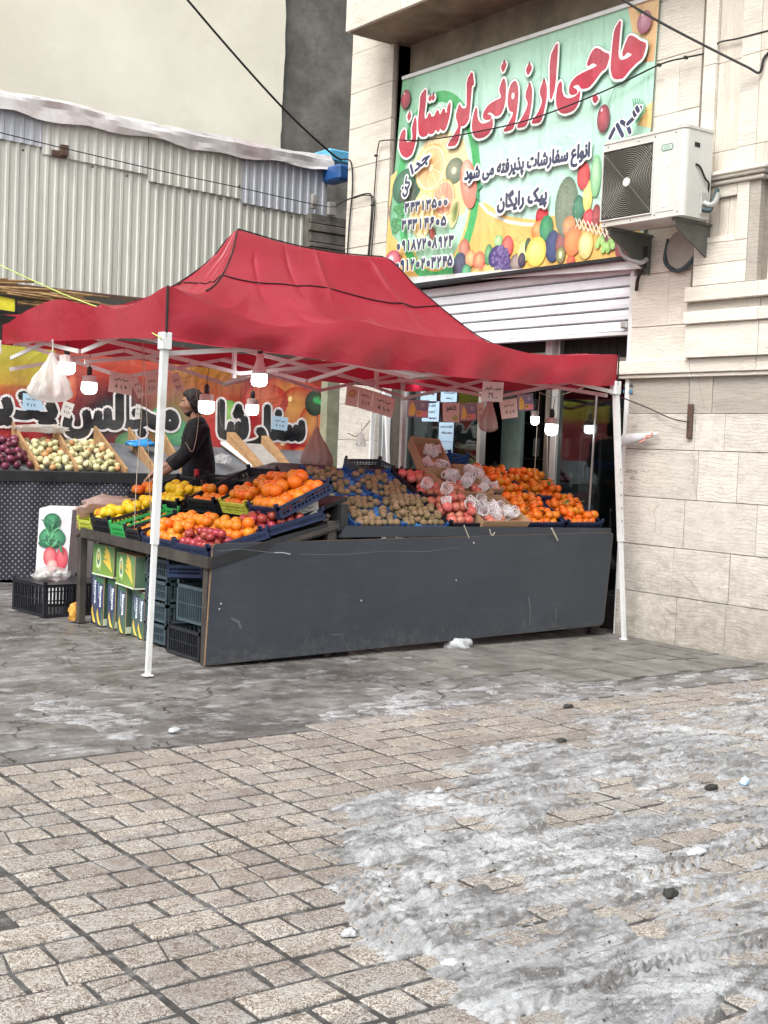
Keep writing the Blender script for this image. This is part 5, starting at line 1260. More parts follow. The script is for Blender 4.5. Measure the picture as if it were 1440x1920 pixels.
def right(s, t):
    e = lp(B_, C_, s); x, y = lp(e, QK, t); z = smoothtab(t, hipR)-.06*math.sin(math.pi*s)*(1-t)
    return Vector((x, y, z+wr(x, y, z, t)*min(1, s*8)*min(1, (1-s)*8)))+GO
def back(s, t):
    e = lp(C_, D_, s); r = lp(QK, PK, s); x, y = lp(e, r, t); z = smoothtab(t, hipR)*(1-s)+smoothtab(t, hipL)*s-.04*math.sin(math.pi*s)*(1-t)-.045*math.sin(math.pi*s)*t**3
    return Vector((x, y, z))+GO
for nm, fn, a, b_ in (('roof_panel', front, 190, 80), ('roof_panel', left, 110, 60), ('roof_panel', right, 50, 30), ('roof_panel', back, 60, 30)):
    mb = MB(); mb.grid(fn, a, b_); mb.build(nm, FAB, gz, smooth=True)
def vfront(s, v):
    x = 3.735+4.05*s; y = 7.45-.012*s; zt = smoothtab(x, eaveF); zb = smoothtab(x, botF)+.006*math.sin(x*9)
    if abs(x-3.716) < .02: zb = 2.158
    b_ = .030*math.sin(x*5.2+1)*v+.020*math.sin(x*13+v*3)*v+.014*float(fbm(np.array(x*1.0), np.array(v*.5), 3.5, 3, 44))*v; e = min(1, s*14)*min(1, (1-s)*14)
    return Vector((x, y-(.02*v+b_+.02*math.sin(math.pi*v))*e, zt+(zb-zt)*v))+GO
def vleft(s, v):
    y = 10.42-2.97*s; x = 3.75-.015*s; zt = smoothtab(y, eaveL); zb = smoothtab(y, botL); e = min(1, s*14)*min(1, (1-s)*14)
    return Vector((x-(.02*v+.028*math.sin(y*4.1)*v)*e, y, zt+(zb-zt)*v))+GO
def vright(s, v):
    y = 7.44+2.98*s; x = 7.785+.075*s; zt = 2.352-.06*math.sin(math.pi*s)*1; return Vector((x+.02*v*math.sin(y*4), y, zt-(.253-.04*math.sin(math.pi*s))*v))+GO
def vback(s, v):
    x = 7.86-4.11*s; zt = 2.352*(1-s)+2.40*s-.04*math.sin(math.pi*s); return Vector((x, 10.42+.02*v*math.sin(x*4), zt+((2.11*(1-s)+2.24*s)-zt)*v))+GO
for fn, n in ((vfront, 120), (vleft, 70), (vright, 40), (vback, 40)): mb = MB(); mb.grid(fn, n, 8); mb.build('valance', FAB, gz, smooth=True)
def pipe(fn, path, r=.0055): mb = MB(); mb.tube([Vector(fn(*q))+V(0, 0, .006) for q in path], r, 6); mb.build('piping', PIPING, gz, smooth=True)
pipe(front, [(0.0, 1-.5*k/14) for k in range(15)]); pipe(front, [(k/16, .745+.0*k) for k in range(17)]); pipe(left, [(1-k/12, .745) for k in range(13)])
pipe(front, [(1, 1-.62*k/14) for k in range(15)]); pipe(front, [(k/12, .995) for k in range(13)]); pipe(left, [(0, 1-.7*k/14) for k in range(15)], .006)
mb = MB(); mb.tube([Vector(vfront(0, k/6))+V(-.006, -.008, 0) for k in range(7)], .008, 6); mb.build('piping', PIPING, gz)
mb = MB(); mb.tube([Vector(vfront(1, k/6))+V(.006, -.008, 0) for k in range(7)], .007, 6); mb.build('piping', PIPING, gz)
def leg(x0, y0, x1, y1, ztop):
    a = V(x0, y0, 0)+GO; b_ = V(x1, y1, ztop)+GO; m_ = a.lerp(b_, .39)
    o = MB().bar(a, m_, .030).build('leg', METAL_W, gz)
    MB().bar(m_, b_, .042).build('leg_sleeve', METAL_W, o)
    MB().cbox(a.x-.03, a.x+.03, a.y-.03, a.y+.03, 0, .012).build('foot_plate', METAL_W, o)
    MB().cbox(b_.x-.035, b_.x+.035, b_.y-.035, b_.y+.035, ztop-.09, ztop+.02, .006).build('corner_bracket', METAL_W, o)
    if x0 > 7 and y0 < 8:
        for k in range(5): c = a.lerp(b_, .47+k*.05); MB().lathe([(.005, 0), (.005, .004)], 6, c+V(0, -.021, 0), (0, -1, 0)).build('pin_hole', PIPING, o)
leg(3.695, 7.484, 3.735, 7.47, 2.17); leg(8.02, 7.437, 7.80, 7.46, 2.12); leg(3.66, 10.42, 3.70, 10.42, 2.25); leg(7.86, 10.4, 7.86, 10.4, 2.2)
FR = simple('pale_frame_paint', (.62, .60, .59), .4, .06, 6)
def scissor(p, q, n, zt, zb):
    p = Vector(p); q = Vector(q)
    for k in range(n):
        a = p.lerp(q, k/n); b_ = p.lerp(q, (k+1)/n); off = (q-p).normalized().cross(V(0, 0, 1))*.012
        for (u, v, s) in (((a.x, a.y, zt), (b_.x, b_.y, zb), 1), ((a.x, a.y, zb), (b_.x, b_.y, zt), -1)):
            MB().bar(Vector(u)+off*s+GO, Vector(v)+off*s+GO, .014, .030).build('truss_bar', FR, gz)
scissor((3.75, 7.49, 0), (5.72, 7.49, 0), 1, 2.30, 2.06); scissor((5.72, 7.49, 0), (7.78, 7.48, 0), 1, 2.28, 2.05)
for k in range(4): pass
scissor((3.8, 10.36, 0), (7.8, 10.36, 0), 4, 2.27, 2.04); scissor((3.79, 7.5, 0), (3.79, 10.36, 0), 2, 2.32, 2.13); scissor((7.76, 7.5, 0), (7.8, 10.36, 0), 2, 2.20, 2.02)
scissor((5.76, 7.52, 0), (5.76, 10.36, 0), 2, 2.26, 2.04); scissor((3.84, 8.95, 0), (7.7, 8.95, 0), 3, 2.25, 2.06)
for x, z in ((5.08, 3.1), (6.465, 3.05)): MB().bar(V(x, 8.95, 2.02)+GO, V(x, 8.95, z)+GO, .028).build('centre_post', FR, gz)
for a, b_ in (((5.08, 8.95, 2.56), (3.8, 7.52, 2.30)), ((6.465, 8.95, 2.5), (7.74, 7.5, 2.18)), ((5.08, 8.95, 2.56), (3.8, 10.3, 2.24)), ((6.465, 8.95, 2.5), (7.76, 10.3, 2.16)), ((5.08, 8.95, 2.5), (5.76, 7.54, 2.22)), ((6.465, 8.95, 2.5), (5.76, 7.54, 2.22))):
    MB().bar(Vector(a)+GO, Vector(b_)+GO, .014, .028).build('roof_strut', FR, gz)

# ------------------------------------------------------------------ stall tables
rt = thing('display_rack', 'dark sloping display rack behind the long grey board', 'rack', (6.7, 8.1, 0))
MB().hexa([(-1.3, -.36, .86), (1.36, -.36, .86), (1.36, .5, 1.28), (-1.3, .5, 1.28), (-1.3, -.36, .885), (1.36, -.36, .885), (1.36, .5, 1.305), (-1.3, .5, 1.305)]).build('sloping_top', DARKB, rt)
MB().hexa([(-1.43, -.42, .862), (1.36, -.42, .862), (1.36, -.38, .862), (-1.43, -.38, .862), (-1.36, -.42, .945), (1.36, -.42, .918), (1.36, -.38, .918), (-1.36, -.38, .945)]).build('front_board', BOARD, rt)
MB().cbox(-1.36, 1.36, -.425, -.375, .92, .93, .002).build('board_edge', CHIP, rt) if False else None
for x in (-1.3, 1.3):
    for y in (-.34, .48): MB().cbox(x-.03, x+.03, y-.03, y+.03, 0, .88 if y < 0 else 1.28, .004).build('leg', DWOOD, rt)
lt = thing('side_rack', 'dark wooden rack with fruit crates on top and cartons beneath, left of the grey board', 'rack', (4.7, 8.8, 0))
def ltp(x, y, z): return (x-4.7, y-8.8, z)
MB().hexa([ltp(4.22, 7.66, .66), ltp(5.25, 7.66, .93), ltp(5.35, 10.0, .97), ltp(4.30, 10.0, .68), ltp(4.22, 7.66, .69), ltp(5.25, 7.66, .96), ltp(5.35, 10.0, 1.0), ltp(4.30, 10.0, .71)]).build('shelf_top', DWOOD, lt)
MB().bar(ltp(4.2, 7.64, .70), ltp(4.24, 9.85, .745), .03, .075).build('front_rail', DWOOD, lt)
MB().bar(ltp(4.24, 9.95, .69), ltp(5.3, 10.0, .98), .03, .06).build('rear_rail', DWOOD, lt); MB().bar(ltp(4.2, 7.66, .70), ltp(5.28, 7.70, .95), .04, .07).build('side_rail', DARKB, lt)
for x, y, z in ((4.23, 7.70, .68), (4.27, 9.9, .70), (5.2, 7.7, .98), (5.25, 9.95, .95)): MB().cbox(x-4.7-.03, x-4.7+.03, y-8.8-.03, y-8.8+.03, 0, z, .004).build('leg', DWOOD, lt)
MB().hexa([ltp(4.72, 7.78, .90), ltp(5.4, 7.78, 1.12), ltp(5.4, 10.1, 1.12), ltp(4.72, 10.1, .88), ltp(4.72, 7.78, .92), ltp(5.4, 7.78, 1.15), ltp(5.4, 10.1, 1.16), ltp(4.72, 10.1, .90)]).build('upper_shelf', DARKB, lt)
MB().cbox(.60, .66, -1.1, 1.2, 0, 1.1, .004).build('back_panel', DARKB, lt); MB().cbox(-.35, .6, -1.08, -1.06, 0, .75, .003).build('inner_panel', DARKB, lt)
# the big grey board
gb = thing('grey_board', 'long dark grey board with brown chipboard edges leaning along the front of the stall', 'board', (6.1, 7.65, 0))
a, b_, c, d = FY(385, 1248, 7.62), FY(1131, 1172, 7.64), FY(1150, 998, 7.66), FY(400, 1020, 7.66); 
q = [a, b_, c, d]; off = V(-6.1, -7.65, 0)
def rcorner(p, prev, nxt, r=.035, n=4):
    u = (prev-p).normalized()*r; v = (nxt-p).normalized()*r
    return [p+u*(1-t)**2+v*t**2 for t in [k/n for k in range(n+1)]]
lo = rcorner(b_, a, c, .05)+rcorner(c, b_, d, .04)+rcorner(d, c, a, .03)+[a]
lo = [p+off for p in lo]; th = V(0, .018, 0); n = len(lo)
MB().add([p for p in lo]+[p+th for p in lo], [tuple(range(n)), tuple(range(2*n-1, n-1, -1))]).build('board_face', BOARD, gb)
ins = lambda p: p
mb = MB(); cc = sum(lo, Vector())/n; mb.add([p+(p-cc).normalized()*.004+V(0, .001, 0) for p in lo]+[p+(p-cc).normalized()*.004+th-V(0, .001, 0) for p in lo]+[p+V(0, .001, 0) for p in lo]+[p+th-V(0, .001, 0) for p in lo], [(k, (k+1) % n, (k+1) % n+n, k+n) for k in range(n)]+[(k+2*n, (k+1) % n+2*n, (k+1) % n, k) for k in range(n)]+[(k+n, (k+1) % n+n, (k+1) % n+3*n, k+3*n) for k in range(n)])
mb.build('board_edge', CHIP, gb)
for px, py in ((888, 1018), (677, 1126), (855, 1088), (753, 1184), (669, 1162), (414, 1132), (411, 1142)):
    p = FY(px, py, 7.64)+off; MB().lathe([(.007, 0), (.007, .004), (.003, .006)], 8, p+V(0, -.0, 0), (0, -1, 0)).build('screw', ALU, gb)
P = Print(off, (1, 0, 0), (0, 0, 1), .0002); P.O = V(0, 0, 0)
def gbp(px, py): p = FY(px, py, 7.638)+off; return (p.x, p.z)
P.O = V(0, 7.636-7.65, 0); P.h = .004
for pts, wd_, cl_ in (([(405, 1033), (450, 1029), (510, 1036), (545, 1037)], .003, (.12, .13, .15)), ([(514, 1036), (530, 1036), (543, 1039)], .006, (.4, .42, .45)), ([(560, 1039), (640, 1040), (720, 1033), (800, 1034), (860, 1026)], .003, (.10, .11, .13)), ([(434, 1160), (446, 1166), (450, 1176)], .02, (.07, .08, .095)), ([(990, 1120), (993, 1150), (991, 1172)], .008, (.10, .11, .12)), ([(1040, 1140), (1042, 1160)], .006, (.12, .12, .13)), ([(450, 1195), (560, 1188), (640, 1190)], .004, (.08, .08, .09))):
    P.stroke([gbp(*q_) for q_ in pts], wd_, cl_)
P.build('scratches', PRINT, gb)
p = FY(1110, 1190, 7.75); MB().cbox(p.x-6.1-.03, p.x-6.1+.03, .08, .14, 0, .25, .003).build('prop', DARKB, gb)
o = MB().cbox(5.6, 7.9, 8.0, 8.5, 0, .06, .02).build('floor_boards', DWOOD); rebase(o); tag(o, 'flat dark boards lying in the shade under the display rack', 'boards')
# ------------------------------------------------------------------ crates
def frame_mat(o, ax, ay):
    ax = Vector(ax).normalized(); ay = Vector(ay); ay = (ay-ax*ay.dot(ax)).normalized(); az = ax.cross(ay)
    return Matrix(((ax.x, ay.x, az.x, o[0]), (ax.y, ay.y, az.y, o[1]), (ax.z, ay.z, az.z, o[2]), (0, 0, 0, 1)))
def crate(name, label, M, L, W, H, mat, group=None, slats=True, liner=None, lip=.0):
    """lattice crate: L along local x, W along local y, origin at its front left foot"""
    t = thing(name, label, 'crate', group=group, mat=M)
    MB().cbox(0, L, 0, W, 0, .008, .002).build('base', mat, t)
    def side(a, b_, nrm):
        a = Vector(a); b_ = Vector(b_); nrm = Vector(nrm)*.006; d = b_-a; ln = d.length; mb = MB()
        mb.bar(a+V(0, 0, .012), b_+V(0, 0, .012), .008, .024); mb.bar(a+V(0, 0, H-.012), b_+V(0, 0, H-.012), .012, .024)
        mb.bar(a+V(0, 0, H*.5), b_+V(0, 0, H*.5), .006, .010)
        n = max(3, int(ln/.032))
        for k in range(1, n): p = a+d*k/n; mb.bar(p+V(0, 0, .02), p+V(0, 0, H-.02), .007, .012)
        mb.build('side_lattice', mat, t)
    side((0, .006, 0), (L, .006, 0), (0, 1, 0)); side((0, W-.006, 0), (L, W-.006, 0), (0, -1, 0)); side((.006, 0, 0), (.006, W, 0), (1, 0, 0)); side((L-.006, 0, 0), (L-.006, W, 0), (-1, 0, 0))
    e = .028
    for x, sx in ((0, 1), (L, -1)):
        for y, sy in ((0, 1), (W, -1)):
            mb = MB(); mb.cbox(min(x, x+sx*e), max(x, x+sx*e), min(y, y+sy*e*.4), max(y, y+sy*e*.4), 0, H+.028, .003); mb.cbox(min(x, x+sx*e*.4), max(x, x+sx*e*.4), min(y, y+sy*e), max(y, y+sy*e), 0, H+.028, .003); mb.build('corner_post', mat, t)
    if liner:
        MB().grid(lambda u, v: (.01+u*(L-.02), .01+v*(W-.02), .02+.014*math.sin(u*L*120)*math.sin(v*W*120)+.004), 40, 30).build('liner', liner, t, smooth=True)
    return t
def fill(M, L, W, z0, r, meshes, name, label, cat, group, layers=1, skip=.0, nfrac=1.0, rt_=.7, scl=(.9, 1.08), flat=False, x0=.02, y0=.02):
    """fruit packed in a crate in staggered rows, with a looser second layer"""
    res = []; dx = 2*r*1.0; dy = 2*r*.90
    for lay in range(layers):
        z = z0+r+lay*r*1.45; j = 0; y = y0+r+lay*dy*.5
        while y <= W-r*.9-y0*.2:
            x = x0+r+(dx/2 if (j+lay) % 2 else 0)
            while x <= L-r*.8-x0*.5:
                if random.random() > skip+(.30 if lay else 0):
                    p = M@V(x+rnd(-.12, .12)*r, y+rnd(-.12, .12)*r, z+rnd(-.08, .1)*r)
                    rr = (rnd(-.5, .5)+(1.57 if flat else 0), rnd(-.5, .5), rnd(0, 6.28)) if flat else rot2(rt_)
                    o = inst(random.choice(meshes), name, p, rr, rnd(*scl)); tag(o, label, cat, group); res.append(o)
                x += dx
            y += dy; j += 1
    return res
# --- right rack. slope: y 7.76..8.56, z .90..1.31
SY_, SZ_ = .8, .405; YF, ZF = 7.745, .895
def rm_(x, v): return frame_mat((x, YF+SY_*v, ZF+SZ_*v), (1, 0, 0), (0, SY_, SZ_))
DS = math.hypot(SY_, SZ_)
K = [('bottom left', 5.46, 0), ('bottom right', 5.89, 0), ('top left', 5.44, .5), ('top right', 5.88, .5)]
KL = {'bottom left': 'blue lattice crate of kiwis lowest at the left end of the sloping display', 'bottom right': 'blue kiwi crate next to the pomegranates at the front edge of the display', 'top left': 'blue kiwi crate raised at the far left corner of the display with few kiwis', 'top right': 'blue kiwi crate in the upper row just behind the pomegranate crate side'}
for nm, x, v in K:
    M = rm_(x, v)
    if nm == 'top left': M = M@Matrix.Translation((-.0, 0, .01))
    crate('kiwi_crate', KL[nm], M, .43, .44, .045, BLUEP, 'blue kiwi crates', liner=LBLUE)
    sk = {'bottom left': .18, 'bottom right': .05, 'top left': .45, 'top right': .28}[nm]
    fill(M, .43, .44, .022, .028, M_KI, 'kiwi', {'bottom left': 'brown kiwi on the blue liner of the lowest left crate', 'bottom right': 'brown kiwi in the full crate beside the pomegranates', 'top left': 'brown kiwi in the sparsely filled upper left crate', 'top right': 'brown kiwi in the upper crate behind the full one'}[nm], 'kiwi', 'kiwis in the %s crate' % nm, 2 if nm == 'bottom right' else 1, sk, scl=(.9, 1.15), flat=True)
# a stack of two empty-looking blue crates below the upper left one
for k in (1, 2):
    M = rm_(5.42-.005*k, .12)@Matrix.Translation((0, 0, -.075*k)); crate('blue_crate', 'blue crate underneath the left kiwi crates, number of the stack seen from its lattice side' if k == 1 else 'lowest blue crate under the left end of the kiwi display', M, .40, .8, .07, BLUEP)
M = rm_(6.325, 0); crate('pomegranate_crate', 'black crate of pomegranates between the kiwis and the cardboard boxes, front one', M, .36, .44, .07, BLACKP)
fill(M, .36, .44, .02, .041, M_PO, 'pomegranate', 'red pomegranate in the front black crate', 'pomegranate', 'pomegranates in the front crate', 2, .05)
M = rm_(6.325, .5); crate('pomegranate_crate', 'black crate of pomegranates behind the front one, below the empty dark tray', M, .36, .44, .07, BLACKP)
fill(M, .36, .44, .02, .041, M_PO, 'pomegranate', 'red pomegranate in the rear black crate', 'pomegranate', 'pomegranates in the rear crate', 1, .2)
# cardboard boxes of netted fruit
def carton(label, M, L, W, H, th=.008):
    t = thing('cardboard_box', label, 'box', mat=M, group='open cardboard fruit boxes')
    MB().box(0, L, 0, W, 0, th).build('base', CARD, t)
    s = .015
    for a in (((0, 0), (L, 0)), ((L, 0), (L, W)), ((L, W), (0, W)), ((0, W), (0, 0))):
        (xa, ya), (xb, yb) = a; cx, cy = L/2, W/2
        out = lambda x, y: (x+(s if x > cx else -s), y+(s if y > cy else -s))
        inn = lambda x, y, k: (x+(-k if x > cx else k), y+(-k if y > cy else k))
        A0, B0 = (xa, ya, 0), (xb, yb, 0); A1, B1 = (*out(xa, ya), H), (*out(xb, yb), H)
        A2, B2 = (*inn(xa, ya, th), 0), (*inn(xb, yb, th), 0); A3, B3 = (*inn(*out(xa, ya), th), H), (*inn(*out(xb, yb), th), H)
        MB().hexa([A0, B0, B2, A2, A1, B1, B3, A3]).build('flap_wall', CARD, t)
    return t
M1 = rm_(6.64, -.02)@Matrix.Translation((0, 0, .02)); carton('open cardboard box at the front edge full of white foam nets', M1, .47, .40, .09)
M2 = rm_(6.60, .44)@Matrix.Translation((0, 0, .05)); carton('open cardboard box in the middle row with pink fruit and nets', M2, .42, .38, .09)
M3 = frame_mat((6.62, 8.42, 1.20), (1, .0, -.05), (-.0, .35, .42)); carton('tall tilted cardboard box standing highest behind the pomegranates', M3, .28, .46, .10)
M4 = rm_(6.95, .52)@Matrix.Translation((0, 0, .05)); carton('cardboard box of white nets beside the tangerines in the back row', M4, .24, .40, .08)
def net_mesh(L=.085, r=.036):
    """white foam fruit net: an open diamond mesh sleeve"""
    mb = MB(); n = 10; m = 7
    for k in range(n):
        for s in (-1, 1):
            pts = []
            for i in range(m+1):
                t = i/m; a = 2*math.pi*(k+s*i*.5)/n; rr = r*(1.0+.25*t-.55*max(0, .25-t)*4*.6); pts.append((rr*math.cos(a), rr*math.sin(a), t*L-L/2))
            mb.tube(pts, .0026, 3, False)
    return mb.mesh('foam_net', FOAM, False)
NET = [net_mesh(), net_mesh(.10, .04), net_mesh(.07, .034)]
def nets(M, L, W, n, label, group, z=.05):
    for k in range(n):
        p = M@V(rnd(.05, L-.05), rnd(.05, W-.05), z+rnd(0, .05)); o = inst(random.choice(NET), 'foam_net', p, (rnd(-1.6, 1.6), rnd(-1.6, 1.6), rnd(0, 6)), rnd(.8, 1.15)); tag(o, label, 'foam net', group)
nets(M1, .47, .40, 13, 'white foam fruit net lying in the front cardboard box', 'foam nets in the front box'); nets(M2, .42, .38, 9, 'white foam net in the middle cardboard box', 'foam nets in the middle box')
nets(M4, .24, .40, 8, 'white foam net in the box beside the tangerines', 'foam nets in the back box'); nets(M3, .28, .46, 7, 'pinkish white foam net in the tall tilted box', 'foam nets in the tall box')
nets(rm_(6.3, .1), .4, .5, 4, 'white foam net among the pomegranates', 'foam nets on the pomegranates', .11)
M_PK = [produce('pomegranate', POMM, ball(.038, .94, .05), 12)]
for M, L, W, n, lb, gr in ((M1, .47, .4, 5, 'reddish fruit at the bottom of the front cardboard box', 'fruit in the front box'), (M2, .42, .38, 8, 'pink red fruit in the middle cardboard box', 'fruit in the middle box'), (M3, .28, .46, 5, 'reddish orange fruit at the lower end of the tall tilted box', 'fruit in the tall box')):
    for k in range(n):
        p = M@V(.06+(L-.12)*random.random(), .05+(W*.4)*random.random(), .045); o = inst(M_PK[0], 'pomegranate', p, rot(), rnd(.9, 1.05)); tag(o, lb, 'fruit', gr)
# tangerine crates
TL = [(7.13, 0, 'front left'), (7.58, 0, 'front right'), (7.10, .5, 'rear left'), (7.53, .5, 'rear right')]
LEAFM = MB()
LEAFM.add([(0, 0, 0), (.012, .02, .003), (.010, .045, .004), (0, .065, 0), (-.010, .045, .004), (-.012, .02, .003), (0, .035, -.003)], [(0, 1, 6), (1, 2, 6), (2, 3, 6), (3, 4, 6), (4, 5, 6), (5, 0, 6)])
LEAFME = LEAFM.mesh('leaf', LEAF, True)
TGL = {'front left': 'navy crate of tangerines at the front edge next to the cardboard box', 'front right': 'navy crate of tangerines at the front right corner of the display', 'rear left': 'navy crate of tangerines in the back row behind the cardboard box', 'rear right': 'navy crate of tangerines in the back row at the right end'}
for x, v, nm in TL:
    M = rm_(x, v)
    crate('tangerine_crate', TGL[nm], M, .42, .44, .075, NAVYP, 'navy tangerine crates')
    lays = 3 if nm == 'rear left' else 2
    fs = fill(M, .42, .44, .02, .0335, M_MA, 'tangerine', {'front left': 'orange tangerine in the front crate beside the cardboard box', 'front right': 'orange tangerine in the crate at the front right corner', 'rear left': 'orange tangerine heaped in the rear crate behind the box', 'rear right': 'orange tangerine heaped in the rear right crate'}[nm], 'tangerine', 'tangerines in the %s crate' % nm, lays, .04, scl=(.85, 1.25), rt_=.8)
    for k in range(4):
        p = M@V(rnd(.05, .38), rnd(.05, .38), .12+.03*lays-.03); o = inst(LEAFME, 'leaf', p, (rnd(-.5, .5), rnd(-.5, .5), rnd(0, 6)), rnd(.9, 1.5)); tag(o, 'green leaf lying on the tangerines of the %s crate' % nm, 'leaf', 'leaves on the tangerines')
for k, (px, py) in enumerate(((612, 872), (0, 0))): 
    if px: pass
t = crate('blue_crate', 'turned over blue crate standing on end behind the cardboard boxes', frame_mat((7.35, 9.0, 1.36), (1, .3, .12), (-.3, 1, .1)), .30, .22, .09, BLUEP)
t = crate('dark_tray', 'empty dark tray tilted behind the pomegranates', frame_mat((6.15, 8.62, 1.27), (1, .1, .02), (-.1, .9, .25)), .4, .3, .07, GREYP)
t = crate('dark_tray', 'black crate standing behind the right tangerines', frame_mat((7.25, 8.62, 1.30), (1, 0, 0), (0, 1, .2)), .5, .25, .06, BLACKP)
# --- left rack
def lm(x, y, z, sl=.27, dy=0): return frame_mat((x, y, z), (0, -1, 0), (1, dy, sl))     # local x runs towards the viewer, local y up the slope
FM = []
def lcrate(nm, label, yfar, ynear, x, z, dep, H, mat, sl=.27, name='fruit_crate', group='crates on the side rack'):
    M = lm(x, yfar, z, sl); crate(name, label, M, yfar-ynear, dep, H, mat, group); return M, yfar-ynear
M, L = lcrate('a', 'navy crate of oranges and apples at the front corner of the side rack', 8.16, 7.67, 4.21, .735, .50, .065, NAVYP)
fill(M, L, .26, .02, .038, M_AP, 'apple', 'red apple in the front corner crate', 'apple', 'apples in the front corner crate', 2, .05); fill(Matrix(M)@Matrix.Translation((0, .23, 0)), L, .27, .02, .041, M_OR, 'orange', 'orange in the front corner crate above the apples', 'orange', 'oranges in the front corner crate', 2, .05)
M, L = lcrate('b', 'navy crate heaped with oranges behind the white canopy leg', 8.70, 8.18, 4.22, .742, .50, .065, NAVYP)
fill(M, L, .50, .02, .041, M_OR, 'orange', 'orange heaped in the navy crate beside the canopy leg', 'orange', 'oranges beside the canopy leg', 2, .02)
M = frame_mat((4.62, 7.68, .855), (1, 0, .26), (0, 1, 0)); crate('fruit_crate', 'blue crate of apples with a white price card facing the grey board', M, .56, .38, .065, NAVYP, 'crates on the side rack')
fill(M, .42, .34, .02, .038, M_AP, 'apple', 'dark red apple in the blue crate next to the price card', 'apple', 'apples next to the price card', 2, .1)
o = MB().cbox(0, .17, -.001, .001, 0, .10, .0003).build('price_card', PAPER, loc=(4.98, 7.80, 1.02)); o.rotation_euler = (R(-18), 0, R(-12)); tag(o, 'white handwritten price card standing in the apple crate', 'price card')
P = Print((0, -.001, 0), (1, 0, 0), (0, 0, 1), .0003)
for l in ([(.03, .06), (.05, .045), (.07, .055)], [(.08, .06), (.10, .04), (.12, .06), (.14, .05)], [(.05, .025), (.09, .02)]): P.stroke(l, .004, (.05, .05, .1))
P.build('handwriting', PRINT, o)
M, L = lcrate('c', 'black lattice crate of tangerines at the edge of the rack behind the canopy leg', 8.98, 8.72, 4.22, .745, .45, .10, BLACKP); fill(M, L, .45, .02, .036, M_MA, 'tangerine', 'tangerine in the small black crate behind the canopy leg', 'tangerine', 'tangerines in the small black crate', 1)
M, L = lcrate('d', 'bright green crate with a few tangerines on the side rack', 9.26, 9.0, 4.23, .745, .50, .11, GREENP); fill(M, L, .50, .02, .036, M_MA, 'tangerine', 'tangerine inside the green crate', 'tangerine', 'tangerines in the green crate', 1, .2)
M, L = lcrate('e', 'black upright lattice crate of lemons on the side rack', 9.62, 9.28, 4.24, .75, .50, .14, BLACKP); fill(M, L, .5, .06, .040, M_LE, 'lemon', 'yellow lemon heaped in the black crate at the rack edge', 'lemon', 'lemons in the edge crate', 2, .05, flat=True, scl=(1.1, 1.4))
M, L = lcrate('f', 'yellow green crate with bagged fruit at the far end of the side rack', 9.93, 9.65, 4.25, .755, .5, .09, YELP)
crumple('plastic_bag', 'thin plastic bag of yellow fruit lying in the yellow green crate', 'bag', (4.50, 9.86, .95), (.30, .16, .09), BAGP, 11)
for k in range(8): o = inst(M_LE[0] if k % 3 else M_OR[0], 'lemon' if k % 3 else 'orange', (4.30+rnd(0, .3), 9.78+rnd(-.1, .1), .86+rnd(0, .06)), rot(), 1.1); tag(o, 'yellow fruit inside the plastic bag' if k % 3 else 'orange fruit inside the plastic bag', 'fruit', 'fruit in the bag')
o = MB().hexa([(0, 0, 0), (.7, 0, .22), (.7, .012, .22), (0, .012, 0), (0, 0, .17), (.7, 0, .33), (.7, .012, .33), (0, .012, .17)]).build('cardboard_sheet', CARD, loc=(4.27, 10.02, .76)); tag(o, 'cardboard sheet standing along the far end of the side rack', 'cardboard')
# upper row
z1 = 1.0
M, L = lcrate('g', 'blue crate of big oranges in the upper row nearest the kiwis', 8.10, 7.70, 4.78, .985, .50, .09, NAVYP, .45); fill(M, L, .5, .03, .047, M_OR, 'orange', 'large orange in the upper blue crate', 'orange', 'oranges in the upper blue crate', 1, .0, scl=(1.1, 1.3)); fill(M, L*.7, .5, .10, .047, M_OR, 'orange', 'large orange in the upper blue crate', 'orange', 'oranges in the upper blue crate', 1, .4, scl=(1.1, 1.35))
M, L = lcrate('h', 'yellow green crate of oranges in the upper row', 8.52, 8.12, 4.78, .985, .48, .09, YELP, .45); fill(M, L, .48, .03, .038, M_MA, 'tangerine', 'orange tangerine in the yellow green crate', 'tangerine', 'tangerines in the yellow green crate', 2, .03, scl=(1.05, 1.25))
M, L = lcrate('i', 'black crate with a handful of oranges at its lower end', 9.00, 8.55, 4.76, .97, .62, .11, BLACKP, .45); fill(M, L, .22, .02, .042, M_OR, 'orange', 'orange at the lower end of the black crate', 'orange', 'oranges in the upper black crate', 2, .1)
M, L = lcrate('j', 'black crate of lemons in the upper row behind the canopy leg', 9.62, 9.08, 4.72, .95, .60, .09, BLACKP, .38); fill(M, L, .34, .03, .040, M_LE, 'lemon', 'yellow lemon in the upper black crate', 'lemon', 'lemons in the upper crate', 2, .15, flat=True, scl=(1.1, 1.4))
M, L = lcrate('k', 'black crate at the far end with two oranges on a cardboard lid', 10.02, 9.66, 4.74, .96, .5, .09, BLACKP, .35); fill(M, L, .2, .08, .042, M_OR, 'orange', 'orange on the cardboard at the far end of the rack', 'orange', 'oranges at the far end of the rack', 1, .3)
o = MB().cbox(0, .6, 0, .9, 0, .02, .004).build('black_board', DARKB); o.matrix_world = frame_mat((5.18, 8.5, 1.20), (1, 0, .25), (0, 1, 0)); tag(o, 'black board lying behind the upper crates of the side rack', 'panel')
crumple('leaf_bag', 'green and white striped bag of leeks between the oranges and the kiwi crates', 'bag', (5.42, 8.25, 1.10), (.13, .22, .12), simple('green_white_film', (.30, .42, .28), .5, .6, 14), 21)
crumple('paper_bag', 'crumpled brownish paper bag lying between the racks', 'bag', (5.25, 7.95, .99), (.10, .12, .05), simple('kraft_paper', (.36, .26, .19), .8, .2), 25)
